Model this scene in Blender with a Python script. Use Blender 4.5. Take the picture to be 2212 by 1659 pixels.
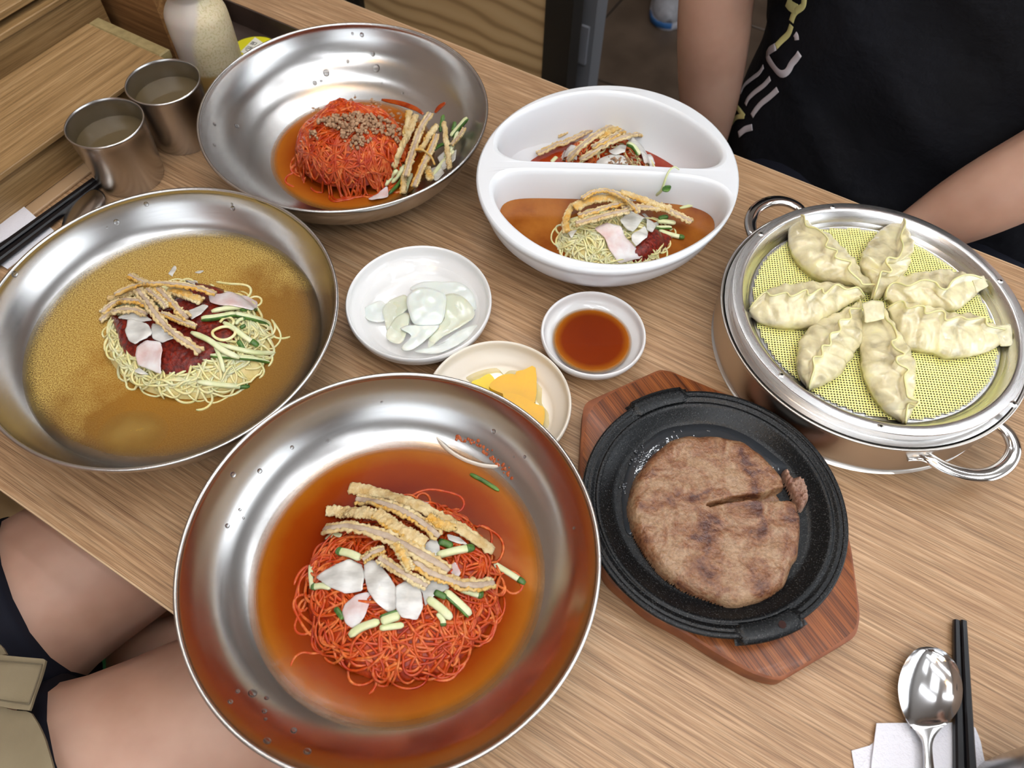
import bpy, bmesh, math, random
import numpy as np
from mathutils import Vector, Matrix, noise
from mathutils.bvhtree import BVHTree
from mathutils.geometry import tessellate_polygon

for o in list(bpy.data.objects):
    bpy.data.objects.remove(o)
SC = bpy.context.scene
COL = SC.collection
PI = math.pi
random.seed(7)
rng = np.random.default_rng(11)

# ------------------------------------------------------------------ camera, world, light, exposure
ZT = 0.74                       # table top above the floor; "z" below is measured from the table top
CAMH = 0.58                     # camera above the table
FPX, PITCH, ROLL = 1651.33, 1.0083378, 0.0316714
cp, sp = math.cos(PITCH), math.sin(PITCH)
FWD = np.array([0, cp, -sp])
R0 = np.array([1.0, 0, 0])
U0 = np.cross(R0, FWD)
RGT = math.cos(ROLL) * R0 + math.sin(ROLL) * U0
UPV = -math.sin(ROLL) * R0 + math.cos(ROLL) * U0
cam = bpy.data.cameras.new('camera')
cam.sensor_fit = 'HORIZONTAL'
cam.lens = 6.8
cam.sensor_width = 6.8 * 2212 / FPX
cam.clip_start = 0.02
cam.dof.use_dof = True
cam.dof.focus_distance = 0.66
cam.dof.aperture_fstop = 2.0
co = bpy.data.objects.new('camera', cam)
COL.objects.link(co)
m3 = Matrix((RGT, UPV, -FWD)).transposed()
co.matrix_world = Matrix.Translation((0, 0, ZT + CAMH)) @ m3.to_4x4()
SC.camera = co
SC.view_settings.view_transform = 'Standard'
SC.view_settings.look = 'None'
SC.view_settings.gamma = 1
SC.view_settings.use_curve_mapping = False
SC.view_settings.exposure = -0.12
SC.cycles.use_denoising = True
SC.cycles.max_bounces = 8
SC.cycles.diffuse_bounces = 3
SC.cycles.glossy_bounces = 4
SC.cycles.transmission_bounces = 6
SC.cycles.transparent_max_bounces = 12
SC.cycles.sample_clamp_indirect = 6
SC.cycles.caustics_reflective = False
SC.cycles.caustics_refractive = False

wd = bpy.data.worlds.new('world')
SC.world = wd
wd.use_nodes = True
bg = wd.node_tree.nodes['Background']
bg.inputs[0].default_value = (0.80, 0.90, 1.0, 1)
bg.inputs[1].default_value = 1.0

# table axes: U runs along the table, N across it to the far side
UA = math.radians(-29.75)
U = np.array([math.cos(UA), math.sin(UA)])
N = np.array([-U[1], U[0]])
def ST(s, t, z=0.0):
    p = s * U + t * N
    return np.array([p[0], p[1], z])

def area(name, loc, target, sx, sy, power, color):
    l = bpy.data.lights.new(name, 'AREA')
    l.shape = 'RECTANGLE'; l.size = sx; l.size_y = sy
    l.energy = power; l.color = color
    o = bpy.data.objects.new(name, l); COL.objects.link(o)
    loc = Vector((loc[0], loc[1], loc[2] + ZT)); tg = Vector((target[0], target[1], target[2] + ZT))
    o.location = loc
    o.rotation_euler = (tg - loc).to_track_quat('-Z', 'Y').to_euler()
    return o
# daylight coming in through the windows in the right wall and the near wall
area('window_daylight', ST(2.95, 1.2, 0.75), ST(0, 0.5, 0.0), 3.0, 1.5, 46, (0.90, 0.95, 1.0))
area('window_daylight', ST(0.9, -2.35, 0.85), ST(0, 0.5, 0.0), 2.2, 1.3, 17, (0.90, 0.95, 1.0))

# ------------------------------------------------------------------ helpers
def ray(px, py):
    d = FWD + ((px - 1106) / FPX) * RGT - ((py - 829.5) / FPX) * UPV
    return d
def at(px, py, z=0.0):
    d = ray(px, py)
    t = (z - CAMH) / d[2]
    return np.array([d[0] * t, d[1] * t, z])
def at_t(px, py, tt):            # on the upright plane t = tt
    d = ray(px, py)
    k = tt / (d[:2] @ N)
    return np.array([d[0] * k, d[1] * k, CAMH + d[2] * k])
def onto(px, py, surf, lift=0.0):
    z = 0.03
    for _ in range(14):
        p = at(px, py, z)
        z = 0.5 * z + 0.5 * (surf(p[0], p[1]) + lift)
    return at(px, py, z)

def tag(o, label=None, cat=None, group=None, kind=None):
    if label: o['label'] = label
    if cat: o['category'] = cat
    if group: o['group'] = group
    if kind: o['kind'] = kind
    return o
def wloc(o):
    l = Vector((0, 0, 0))
    while o is not None:
        l += o.location; o = o.parent
    return l
def empty(name, p, label, cat, group=None):
    o = bpy.data.objects.new(name, None)
    o.empty_display_size = 0.02
    o.location = (p[0], p[1], p[2] + ZT)
    COL.objects.link(o)
    return tag(o, label, cat, group)
def mk(name, V, F, mat, parent=None, label=None, cat=None, group=None, kind=None, smooth=True, origin=None, fm=None, sharp=None):
    V = np.asarray(V, dtype=float).reshape(-1, 3).copy()
    V[:, 2] += ZT
    if origin is None:
        lo, hi = V.min(0), V.max(0)
        origin = np.array([(lo[0] + hi[0]) / 2, (lo[1] + hi[1]) / 2, lo[2]])
    else:
        origin = np.array([origin[0], origin[1], origin[2] + ZT])
    me = bpy.data.meshes.new(name)
    me.from_pydata((V - origin).tolist(), [], [tuple(int(i) for i in f) for f in F])
    mats = mat if isinstance(mat, (list, tuple)) else [mat]
    for m in mats: me.materials.append(m)
    if fm is not None:
        me.polygons.foreach_set('material_index', np.asarray(fm, dtype=np.int32))
    if smooth:
        me.polygons.foreach_set('use_smooth', np.ones(len(me.polygons), dtype=bool))
        if sharp: 
            try: me.set_sharp_from_angle(angle=math.radians(sharp))
            except Exception: pass
    me.update()
    o = bpy.data.objects.new(name, me)
    COL.objects.link(o)
    if parent is not None:
        o.parent = parent
        o.location = Vector(origin) - wloc(parent)
    else:
        o.location = origin
    return tag(o, label, cat, group, kind)
class MB:
    def __init__(s): s.V = []; s.F = []; s.M = []; s.n = 0
    def add(s, V, F, m=0):
        V = np.asarray(V).reshape(-1, 3)
        s.V.append(V); s.F += [tuple(int(i) + s.n for i in f) for f in F]; s.M += [m] * len(F); s.n += len(V)
        return s
    def mk(s, name, mat, **k):
        return mk(name, np.vstack(s.V), s.F, mat, fm=s.M, **k)

def lathe(prof, c, n=96, closed=True):
    """prof: list of (r, z); c = (x, y)."""
    a = np.linspace(0, 2 * PI, n, endpoint=False)
    V = []; 
    for r, z in prof:
        V.append(np.c_[c[0] + r * np.cos(a), c[1] + r * np.sin(a), np.full(n, z)])
    V = np.vstack(V); F = []
    m = len(prof)
    for i in range(m if closed else m - 1):
        j = (i + 1) % m
        for k in range(n):
            l = (k + 1) % n
            F.append((i * n + k, i * n + l, j * n + l, j * n + k))
    return V, F
def disc(c, r, z, n=96, rings=8, crown=0.0):
    prof = [(r * i / rings, z + crown * (1 - (i / rings) ** 8)) for i in range(rings, 0, -1)]
    V, F = lathe(prof, c, n, False)
    V = np.vstack([V, [[c[0], c[1], z + crown]]])
    k = len(V) - 1; b = (rings - 1) * n
    F += [(b + i, b + (i + 1) % n, k) for i in range(n)]
    return V, F
def smooth_profile(pts, k=6):
    """Catmull-Rom through profile points."""
    return cr(np.array(pts, float), k, False)
def cr(P, k=6, closed=False):
    P = np.asarray(P, float); n = len(P); out = []
    rngi = range(n) if closed else range(n - 1)
    for i in rngi:
        p0 = P[(i - 1) % n] if (closed or i > 0) else 2 * P[0] - P[1]
        p1 = P[i]; p2 = P[(i + 1) % n]
        p3 = P[(i + 2) % n] if (closed or i + 2 < n) else 2 * P[-1] - P[-2]
        for j in range(k):
            t = j / k
            out.append(0.5 * ((2 * p1) + (-p0 + p2) * t + (2 * p0 - 5 * p1 + 4 * p2 - p3) * t * t + (-p0 + 3 * p1 - 3 * p2 + p3) * t ** 3))
    if not closed: out.append(P[-1])
    return np.array(out)
def resample(P, n):
    P = np.asarray(P, float)
    d = np.r_[0, np.cumsum(np.linalg.norm(np.diff(P, axis=0), axis=1))]
    q = np.linspace(0, d[-1], n)
    return np.c_[tuple(np.interp(q, d, P[:, i]) for i in range(P.shape[1]))]
def box(x0, x1, y0, y1, z0, z1, frame='st', bev=0.0):
    """box in table coordinates (s, t, z); a small bevel makes it 24 vertices"""
    f = (lambda a, b, c: ST(a, b, c)) if frame == 'st' else (lambda a, b, c: np.array([a, b, c]))
    if bev <= 0:
        V = [f(x, y, z) for z in (z0, z1) for y in (y0, y1) for x in (x0, x1)]
        F = [(0, 2, 3, 1), (4, 5, 7, 6), (0, 1, 5, 4), (2, 6, 7, 3), (0, 4, 6, 2), (1, 3, 7, 5)]
        return V, F
    b = bev
    def loop(d, z): return [f(x0 + d, y0 + d, z), f(x1 - d, y0 + d, z), f(x1 - d, y1 - d, z), f(x0 + d, y1 - d, z)]
    V = loop(b, z0) + loop(0, z0 + b) + loop(0, z1 - b) + loop(b, z1)
    F = [(3, 2, 1, 0), (12, 13, 14, 15)]
    for L in range(3):
        for k in range(4):
            F.append((L * 4 + k, L * 4 + (k + 1) % 4, L * 4 + 4 + (k + 1) % 4, L * 4 + 4 + k))
    return V, F
def frames(P, up):
    P = np.asarray(P, float); T = np.gradient(P, axis=0)
    T /= np.linalg.norm(T, axis=1)[:, None] + 1e-12
    up = np.broadcast_to(np.asarray(up, float), P.shape)
    S = np.cross(T, up); S /= np.linalg.norm(S, axis=1)[:, None] + 1e-12
    Nn = np.cross(S, T)
    return T, S, Nn
def sweep(P, prof, up=(0, 0, 1), scale=None, jit=0.0, close_ends=True):
    """prof (m,2): side, normal offsets, or (n,m,2) per ring"""
    P = np.asarray(P, float); n = len(P)
    T, S, Nn = frames(P, up)
    prof = np.asarray(prof, float)
    if prof.ndim == 2: prof = np.broadcast_to(prof, (n,) + prof.shape).copy()
    else: prof = prof.copy()
    if scale is not None: prof *= np.asarray(scale)[:, None, None]
    m = prof.shape[1]
    V = P[:, None, :] + prof[:, :, :1] * S[:, None, :] + prof[:, :, 1:] * Nn[:, None, :]
    if jit: V = V + rng.normal(0, jit, V.shape)
    V = V.reshape(-1, 3); F = []
    for i in range(n - 1):
        for j in range(m):
            k = (j + 1) % m
            F.append((i * m + j, i * m + k, (i + 1) * m + k, (i + 1) * m + j))
    if close_ends:
        F.append(tuple(range(m))[::-1]); F.append(tuple((n - 1) * m + j for j in range(m)))
    return V, F
def circ(r, m=8, ry=None):
    a = np.arange(m) / m * 2 * PI
    return np.c_[r * np.cos(a), (ry or r) * np.sin(a)]
def rrect(w, h, b):
    w /= 2; h /= 2
    return np.array([(-w + b, -h), (w - b, -h), (w, -h + b), (w, h - b), (w - b, h), (-w + b, h), (-w, h - b), (-w, -h + b)])
def nz(p, s, seed=0.0):
    return noise.noise(Vector((p[0] * s + seed, p[1] * s + seed * 1.7, (p[2] if len(p) > 2 else 0) * s - seed)))
def inside(poly, x, y):
    """vectorised point in polygon + signed distance (positive inside)"""
    poly = np.asarray(poly)[:, :2]; x = np.asarray(x); y = np.asarray(y)
    ins = np.zeros(x.shape, bool); dmin = np.full(x.shape, 1e9)
    n = len(poly)
    for i in range(n):
        x0, y0 = poly[i]; x1, y1 = poly[(i + 1) % n]
        c = ((y0 > y) != (y1 > y)) & (x < (x1 - x0) * (y - y0) / (y1 - y0 + 1e-15) + x0)
        ins ^= c
        dx, dy = x1 - x0, y1 - y0
        t = np.clip(((x - x0) * dx + (y - y0) * dy) / (dx * dx + dy * dy + 1e-15), 0, 1)
        dmin = np.minimum(dmin, np.hypot(x - x0 - t * dx, y - y0 - t * dy))
    return ins, np.where(ins, dmin, -dmin)
def pad(poly, zf, thick, rings=5, sag=0.0):
    """sheet with thickness filling a star-shaped outline poly (n,2|3); zf(x, y) gives its underside"""
    poly = np.asarray(poly)[:, :2]; n = len(poly); c = poly.mean(0)
    top = []; 
    for i in range(rings):
        k = 1 - i / rings
        q = c + (poly - c) * k
        top.append(q)
    top = np.vstack(top + [c[None]])
    z = np.array([zf(x, y) for x, y in top])
    Vt = np.c_[top, z + thick]; Vb = np.c_[top, z]
    m = len(top); F = []
    for i in range(rings - 1):
        for k in range(n):
            l = (k + 1) % n
            q = (i * n + k, i * n + l, (i + 1) * n + l, (i + 1) * n + k)
            F.append(q); F.append(tuple(a + m for a in q[::-1]))
    b = (rings - 1) * n
    for k in range(n):
        l = (k + 1) % n
        F.append((b + k, b + l, m - 1)); F.append((2 * m - 1, m + b + l, m + b + k))
        F.append((k, k + m, l + m, l))
    # outline is counter-clockwise?
    a = 0.5 * np.sum(poly[:, 0] * np.roll(poly[:, 1], -1) - np.roll(poly[:, 0], -1) * poly[:, 1])
    if a < 0: F = [f[::-1] for f in F]
    return np.vstack([Vt, Vb]), F
def blob(poly, zb, h, edge, step=0.0016, nzs=0.0, nsc=300, pw=0.5, cut=None, mat=None, seed=0.0, bottom=True, ncol=None):
    """heap over a polygon: height rises from the outline inwards"""
    poly = np.asarray(poly)[:, :2]
    lo, hi = poly.min(0) - step, poly.max(0) + step
    xs = np.arange(lo[0], hi[0] + step, step); ys = np.arange(lo[1], hi[1] + step, step)
    X, Y = np.meshgrid(xs, ys, indexing='ij')
    ins, d = inside(poly, X, Y)
    e = np.clip(d / edge, 0, 1)
    hh = h * (1 - (1 - e) ** 2) ** pw
    V = []; idx = -np.ones(X.shape, int)
    keep = d > -step * 0.75
    for i, j in zip(*np.where(keep)):
        x, y = X[i, j], Y[i, j]
        base = zb(x, y) if callable(zb) else zb
        k = hh[i, j]
        if d[i, j] < 0: # pull to the outline
            k = 0
        z = base + k
        if nzs: z += nzs * (k / (h + 1e-9)) * (noise.noise(Vector((x * nsc + seed, y * nsc, seed))) + 0.5 * noise.noise(Vector((x * nsc * 2.3, y * nsc * 2.3 + seed, 3 + seed))))
        if cut is not None: z -= cut(x, y)
        idx[i, j] = len(V); V.append((x, y, z))
    F = []
    for i in range(len(xs) - 1):
        for j in range(len(ys) - 1):
            q = (idx[i, j], idx[i + 1, j], idx[i + 1, j + 1], idx[i, j + 1])
            if min(q) >= 0: F.append(q)
    return np.array(V), F
def px_poly(pts, z=0.0, k=4):
    P = np.array([at(a, b, z) for a, b in pts])
    return cr(P, k, True)

# ------------------------------------------------------------------ materials
def newmat(name):
    m = bpy.data.materials.new(name); m.use_nodes = True
    nt = m.node_tree; b = nt.nodes['Principled BSDF']
    return m, nt, b
def node(nt, t, **kw):
    n = nt.nodes.new(t)
    for k, v in kw.items():
        if k == 'op': n.operation = v
        elif hasattr(n, k): setattr(n, k, v)
    return n
def setin(n, **kw):
    for k, v in kw.items():
        n.inputs[k.replace('_', ' ')].default_value = v
def ramp(nt, fac, stops, interp='LINEAR'):
    r = node(nt, 'ShaderNodeValToRGB'); r.color_ramp.interpolation = interp
    els = r.color_ramp.elements
    while len(els) < len(stops): els.new(0.5)
    for e, (p, c) in zip(els, stops):
        e.position = p; e.color = tuple(c) + (1,) if len(c) == 3 else c
    nt.links.new(fac, r.inputs[0]); return r
def coords(nt, scale=(1, 1, 1), rot=(0, 0, 0), loc=(0, 0, 0), kind='Object'):
    tc = node(nt, 'ShaderNodeTexCoord'); mp = node(nt, 'ShaderNodeMapping')
    nt.links.new(tc.outputs[kind], mp.inputs[0])
    mp.inputs['Scale'].default_value = scale; mp.inputs['Rotation'].default_value = rot; mp.inputs['Location'].default_value = loc
    return mp.outputs[0]
def noisetex(nt, vec, scale=5, detail=4, rough=0.5, dist=0.0):
    n = node(nt, 'ShaderNodeTexNoise')
    n.inputs['Scale'].default_value = scale; n.inputs['Detail'].default_value = detail
    n.inputs['Roughness'].default_value = rough; n.inputs['Distortion'].default_value = dist
    nt.links.new(vec, n.inputs['Vector']); return n.outputs[0]
def bump(nt, h, b, strength=0.3, dist=0.001):
    n = node(nt, 'ShaderNodeBump'); n.inputs['Strength'].default_value = strength; n.inputs['Distance'].default_value = dist
    nt.links.new(h, n.inputs['Height']); nt.links.new(n.outputs[0], b.inputs['Normal']); return n
def S(r, g, b):   # sRGB 0..255 to linear
    f = lambda c: (c / 255 / 12.92) if c / 255 <= 0.04045 else ((c / 255 + 0.055) / 1.055) ** 2.4
    return (f(r), f(g), f(b))
def plain(name, col, rough=0.5, metal=0.0, spec=0.5, sss=0.0, sssc=None, coat=0.0, nscale=None, nstr=0.2, ndist=0.001, col2=None, cscale=40, sss_scale=0.01, lo=0.35, hi=0.65, ndet=4):
    m, nt, b = newmat(name)
    b.inputs['Base Color'].default_value = tuple(col) + (1,)
    b.inputs['Roughness'].default_value = rough; b.inputs['Metallic'].default_value = metal
    b.inputs['Specular IOR Level'].default_value = spec
    b.inputs['Coat Weight'].default_value = coat; b.inputs['Coat Roughness'].default_value = 0.06
    if sss:
        b.inputs['Subsurface Weight'].default_value = sss
        b.inputs['Subsurface Radius'].default_value = sssc or (1, .6, .4)
        b.inputs['Subsurface Scale'].default_value = sss_scale
    v = coords(nt)
    if col2 is not None:
        f = noisetex(nt, v, cscale, 5, 0.55)
        r = ramp(nt, f, [(lo, col), (hi, col2)])
        nt.links.new(r.outputs[0], b.inputs['Base Color'])
    if nscale: bump(nt, noisetex(nt, v, nscale, ndet, 0.6), b, nstr, ndist)
    return m

def steel_mat(name, col=(0.60, 0.585, 0.56), rough=0.24, aniso=0.75, brush='ring', bs=0.06):
    m, nt, b = newmat(name)
    b.inputs['Metallic'].default_value = 1
    b.inputs['Base Color'].default_value = tuple(col) + (1,)
    tc = node(nt, 'ShaderNodeTexCoord'); sx = node(nt, 'ShaderNodeSeparateXYZ')
    nt.links.new(tc.outputs['Object'], sx.inputs[0])
    if brush == 'ring':
        ln = node(nt, 'ShaderNodeVectorMath', op='LENGTH')
        cb = node(nt, 'ShaderNodeCombineXYZ'); nt.links.new(sx.outputs[0], cb.inputs[0]); nt.links.new(sx.outputs[1], cb.inputs[1])
        nt.links.new(cb.outputs[0], ln.inputs[0])
        at2 = node(nt, 'ShaderNodeMath', op='ARCTAN2'); nt.links.new(sx.outputs[1], at2.inputs[0]); nt.links.new(sx.outputs[0], at2.inputs[1])
        c2 = node(nt, 'ShaderNodeCombineXYZ')
        k1 = node(nt, 'ShaderNodeMath', op='MULTIPLY'); k1.inputs[1].default_value = 700; nt.links.new(ln.outputs['Value'], k1.inputs[0])
        k2 = node(nt, 'ShaderNodeMath', op='MULTIPLY'); k2.inputs[1].default_value = 2.5; nt.links.new(at2.outputs[0], k2.inputs[0])
        k3 = node(nt, 'ShaderNodeMath', op='MULTIPLY'); k3.inputs[1].default_value = 700; nt.links.new(sx.outputs[2], k3.inputs[0])
        nt.links.new(k1.outputs[0], c2.inputs[0]); nt.links.new(k2.outputs[0], c2.inputs[1]); nt.links.new(k3.outputs[0], c2.inputs[2])
        tg = node(nt, 'ShaderNodeTangent'); tg.direction_type = 'RADIAL'; tg.axis = 'Z'
        nt.links.new(tg.outputs[0], b.inputs['Tangent'])
        b.inputs['Anisotropic'].default_value = aniso
        nn = noisetex(nt, c2.outputs[0], 1.0, 3, 0.6)
    else:
        v = coords(nt, (60, 60, 60)); nn = noisetex(nt, v, 8, 3)
    r = ramp(nt, nn, [(0.2, (rough * 0.9,) * 3), (0.8, (rough * 1.12,) * 3)])
    nt.links.new(r.outputs[0], b.inputs['Roughness'])
    if bs > 0: bump(nt, nn, b, bs * 0.25, 0.0001)
    else: nt.links.remove(b.inputs['Roughness'].links[0]); b.inputs['Roughness'].default_value = rough
    return m
STEEL = steel_mat('brushed_bowl_steel', (0.57, 0.56, 0.55), 0.24, 0.75)
STEEL_DARK = steel_mat('brushed_cup_steel', (0.52, 0.50, 0.48), 0.26, 0.55, bs=0)
STEEL_POT = steel_mat('pot_steel', (0.62, 0.585, 0.54), 0.3, 0.4, bs=0.03)
STEEL_TRAY = steel_mat('steamer_tray_steel', (0.76, 0.75, 0.74), 0.28, 0.4, bs=0.05)
CHROME = plain('polished_steel', (0.72, 0.7, 0.68), 0.09, 1.0)
SPOON = plain('spoon_steel', (0.68, 0.67, 0.67), 0.13, 1.0, nscale=300, nstr=0.02)
SPOON2 = plain('spoon_back_steel', (0.66, 0.63, 0.6), 0.22, 1.0)

def wood_mat(name, cols, rotz=0.0, stretch=(1.2, 34, 34), nscale=6.0, rough=0.45, lines=0.5, bstr=0.15, coat=0.0, big=None, spec=0.4):
    m, nt, b = newmat(name)
    b.inputs['Roughness'].default_value = rough; b.inputs['Coat Weight'].default_value = coat
    b.inputs['Coat Roughness'].default_value = 0.15
    b.inputs['Specular IOR Level'].default_value = spec
    v0 = coords(nt, (1, 1, 1), (0, 0, rotz))
    mp = node(nt, 'ShaderNodeMapping'); mp.inputs['Scale'].default_value = stretch; nt.links.new(v0, mp.inputs[0])
    f1 = noisetex(nt, mp.outputs[0], nscale, 6, 0.62, 0.35)
    r1 = ramp(nt, f1, [(0.30, cols[0]), (0.5, cols[1]), (0.70, cols[2])])
    mp2 = node(nt, 'ShaderNodeMapping'); mp2.inputs['Scale'].default_value = (stretch[0] * 1.3, stretch[1] * 5, stretch[2] * 5); nt.links.new(v0, mp2.inputs[0])
    f2 = noisetex(nt, mp2.outputs[0], nscale, 3, 0.5)
    r2 = ramp(nt, f2, [(0.36, (1 - lines,) * 3), (0.52, (1, 1, 1))])
    mx = node(nt, 'ShaderNodeMix'); mx.data_type = 'RGBA'; mx.blend_type = 'MULTIPLY'; mx.inputs[0].default_value = 1.0
    nt.links.new(r1.outputs[0], mx.inputs[6]); nt.links.new(r2.outputs[0], mx.inputs[7])
    nt.links.new(mx.outputs[2], b.inputs['Base Color'])
    bump(nt, f2, b, bstr, 0.0005)
    return m
TABLE_WOOD = wood_mat('oak_laminate', [S(142, 106, 76), S(176, 140, 104), S(204, 170, 134)], -UA, (2.2, 66, 66), 6.0, 0.42, 0.42, 0.25)
EDGE_WOOD = plain('table_edge_band', S(205, 175, 140), 0.5)
BAMBOO = wood_mat('bamboo', [S(122, 94, 58), S(152, 120, 78), S(174, 142, 100)], -UA + PI / 2, (2.0, 50, 50), 4.0, 0.45, 0.25, 0.1)
BAMBOO_END = plain('bamboo_end_grain', S(132, 116, 76), 0.5, col2=S(158, 140, 96), cscale=90)
BAMBOO_X = wood_mat('bamboo_across', [S(112, 76, 44), S(146, 104, 64), S(170, 128, 82)], -UA, (2.0, 50, 50), 4.0, 0.45, 0.25, 0.1)
DARK_TRAY = plain('dark_brown_tray', S(62, 50, 45), 0.5, col2=S(78, 64, 58), cscale=30)
BOARD_WOOD = wood_mat('dark_red_board_wood', [S(78, 38, 16), S(130, 70, 30), S(160, 94, 44)], math.radians(58), (1.6, 46, 46), 5.0, 0.4, 0.55, 0.25, 0.15)
BOARD_EDGE = plain('board_edge_wood', S(140, 80, 44), 0.5, col2=S(112, 60, 32), cscale=60)
CHAIR_WOOD = None
WHITE_POR = plain('white_porcelain', (0.80, 0.80, 0.80), 0.12, spec=0.5, coat=0.4, sss=0.0)
WHITE_MEL = plain('white_melamine', (0.73, 0.755, 0.785), 0.22, spec=0.5, nscale=120, nstr=0.02)
CREAM_MEL = plain('cream_melamine', (0.80, 0.74, 0.64), 0.3)
BLACK = plain('black_lacquer', (0.006, 0.006, 0.008), 0.28, spec=0.4)
BLACK_METAL = plain('black_metal', (0.008, 0.008, 0.008), 0.5)
GREY_METAL = plain('grey_painted_metal', S(112, 114, 120), 0.5)
NAPKIN = plain('napkin_paper', S(226, 226, 234), 0.9, nscale=420, nstr=0.9, ndist=0.0012, ndet=1)
def iron():
    m, nt, b = newmat('cast_iron')
    v = coords(nt)
    f = noisetex(nt, v, 900, 2, 0.5)
    r = ramp(nt, f, [(0.58, (0.004, 0.005, 0.006)), (0.74, (0.05, 0.048, 0.046))])
    nt.links.new(r.outputs[0], b.inputs['Base Color'])
    b.inputs['Roughness'].default_value = 0.22; b.inputs['Metallic'].default_value = 0.0
    b.inputs['Specular IOR Level'].default_value = 0.28
    bump(nt, noisetex(nt, v, 700, 3, 0.6), b, 0.35, 0.0006)
    return m
IRON = iron()
GREASE = plain('melted_fat', (0.03, 0.034, 0.04), 0.05, spec=0.8, nscale=60, nstr=0.25, ndist=0.002)

def broth_mat(name, R, stops, grain=0.0, bs=0.05, bsc=60, rough=0.10, speck=None, alpha_edge=0.985, film=None, slush_sheen=None):
    """a murky broth: its colour follows how deep it is (distance from the bowl's axis), thin edge turns clear"""
    m, nt, b = newmat(name)
    tc = node(nt, 'ShaderNodeTexCoord'); sx = node(nt, 'ShaderNodeSeparateXYZ'); nt.links.new(tc.outputs['Object'], sx.inputs[0])
    cb = node(nt, 'ShaderNodeCombineXYZ'); nt.links.new(sx.outputs[0], cb.inputs[0]); nt.links.new(sx.outputs[1], cb.inputs[1])
    ln = node(nt, 'ShaderNodeVectorMath', op='LENGTH'); nt.links.new(cb.outputs[0], ln.inputs[0])
    dv = node(nt, 'ShaderNodeMath', op='DIVIDE'); dv.inputs[1].default_value = R; nt.links.new(ln.outputs['Value'], dv.inputs[0])
    nf = noisetex(nt, tc.outputs['Object'], 30, 4, 0.6)
    ad = node(nt, 'ShaderNodeMath', op='MULTIPLY_ADD'); nt.links.new(nf, ad.inputs[0]); ad.inputs[1].default_value = 0.10
    sb = node(nt, 'ShaderNodeMath', op='SUBTRACT'); nt.links.new(dv.outputs[0], sb.inputs[0]); sb.inputs[1].default_value = 0.05
    nt.links.new(sb.outputs[0], ad.inputs[2])
    r = ramp(nt, ad.outputs[0], stops)
    colout = r.outputs[0]
    if grain:
        g = noisetex(nt, tc.outputs['Object'], 900, 4, 0.75)
        g2 = noisetex(nt, tc.outputs['Object'], 22, 3, 0.5)
        rr = ramp(nt, g, [(0.40, (0, 0, 0)), (0.60, (1, 1, 1))])
        rr2 = ramp(nt, g2, [(0.42, (0.25,) * 3), (0.62, (1,) * 3)])
        if slush_sheen:   # ice grain made lighter on one side, with reflected light painted in
            dt = node(nt, 'ShaderNodeVectorMath', op='DOT_PRODUCT'); nt.links.new(cb.outputs[0], dt.inputs[0]); dt.inputs[1].default_value = (slush_sheen[0] / R, slush_sheen[1] / R, 0)
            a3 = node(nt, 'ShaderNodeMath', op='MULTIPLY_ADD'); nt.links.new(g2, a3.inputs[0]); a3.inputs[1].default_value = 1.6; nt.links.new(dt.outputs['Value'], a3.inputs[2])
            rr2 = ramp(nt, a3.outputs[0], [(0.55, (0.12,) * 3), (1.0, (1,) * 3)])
        mu = node(nt, 'ShaderNodeMath', op='MULTIPLY'); nt.links.new(rr.outputs[0], mu.inputs[0]); nt.links.new(rr2.outputs[0], mu.inputs[1])
        mu2 = node(nt, 'ShaderNodeMath', op='MULTIPLY'); nt.links.new(mu.outputs[0], mu2.inputs[0]); mu2.inputs[1].default_value = grain
        mx = node(nt, 'ShaderNodeMix'); mx.data_type = 'RGBA'
        nt.links.new(mu2.outputs[0], mx.inputs[0]); nt.links.new(colout, mx.inputs[6]); mx.inputs[7].default_value = tuple(speck) + (1,)
        colout = mx.outputs[2]
        bump(nt, g, b, 0.5, 0.0006)
    else:
        bump(nt, noisetex(nt, tc.outputs['Object'], bsc, 2, 0.5), b, bs, 0.002)
    nt.links.new(colout, b.inputs['Base Color'])
    b.inputs['Roughness'].default_value = rough; b.inputs['Specular IOR Level'].default_value = 0.2
    b.inputs['IOR'].default_value = 1.34
    al = ramp(nt, dv.outputs[0], [(alpha_edge - 0.075, (1, 1, 1)), (1.0, (0.25, 0.25, 0.25))])
    nt.links.new(al.outputs[0], b.inputs['Alpha'])
    return m
def wet(name, col, col2, cs=200, rough=0.15, nscale=350, nstr=0.4, ndist=0.0008, sss=0.25, lo=0.4, hi=0.6):
    return plain(name, col, rough, spec=0.4, sss=sss, sss_scale=0.004, nscale=nscale, nstr=nstr, ndist=ndist, col2=col2, cscale=cs, coat=0.0, lo=lo, hi=hi)
NOODLE = wet('pale_noodle', S(226, 212, 150), S(240, 230, 180), 120, 0.22, 300, 0.1, sss=0.5)
NOODLE_RED = wet('red_dressed_noodle', S(186, 62, 12), S(218, 124, 60), 160, 0.2, 500, 0.2, sss=0.0, lo=0.42, hi=0.68)
NOODLE_RED2 = wet('sauced_noodle', S(166, 44, 6), S(208, 90, 26), 110, 0.2, 500, 0.2, sss=0.0, lo=0.38, hi=0.7)
NOODLE_CORE = wet('noodle_core', S(214, 196, 130), S(226, 210, 150), 120, 0.3)
RED_CORE = wet('red_noodle_core', S(140, 30, 4), S(180, 62, 14), 150, 0.3, 400, 0.4)
SAUCE = wet('dark_red_chilli_paste', S(80, 12, 4), S(126, 30, 12), 300, 0.16, 500, 0.7, 0.0010, sss=0.0)
SAUCE_OIL = wet('chilli_sauce', S(140, 40, 6), S(176, 74, 16), 90, 0.1, 300, 0.4)
MEATCORE = plain('boiled_meat_core', S(172, 150, 130), 0.6, nscale=900, nstr=0.5, ndist=0.0006, col2=S(198, 180, 160), cscale=160, sss=0.1, sss_scale=0.003)
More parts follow.
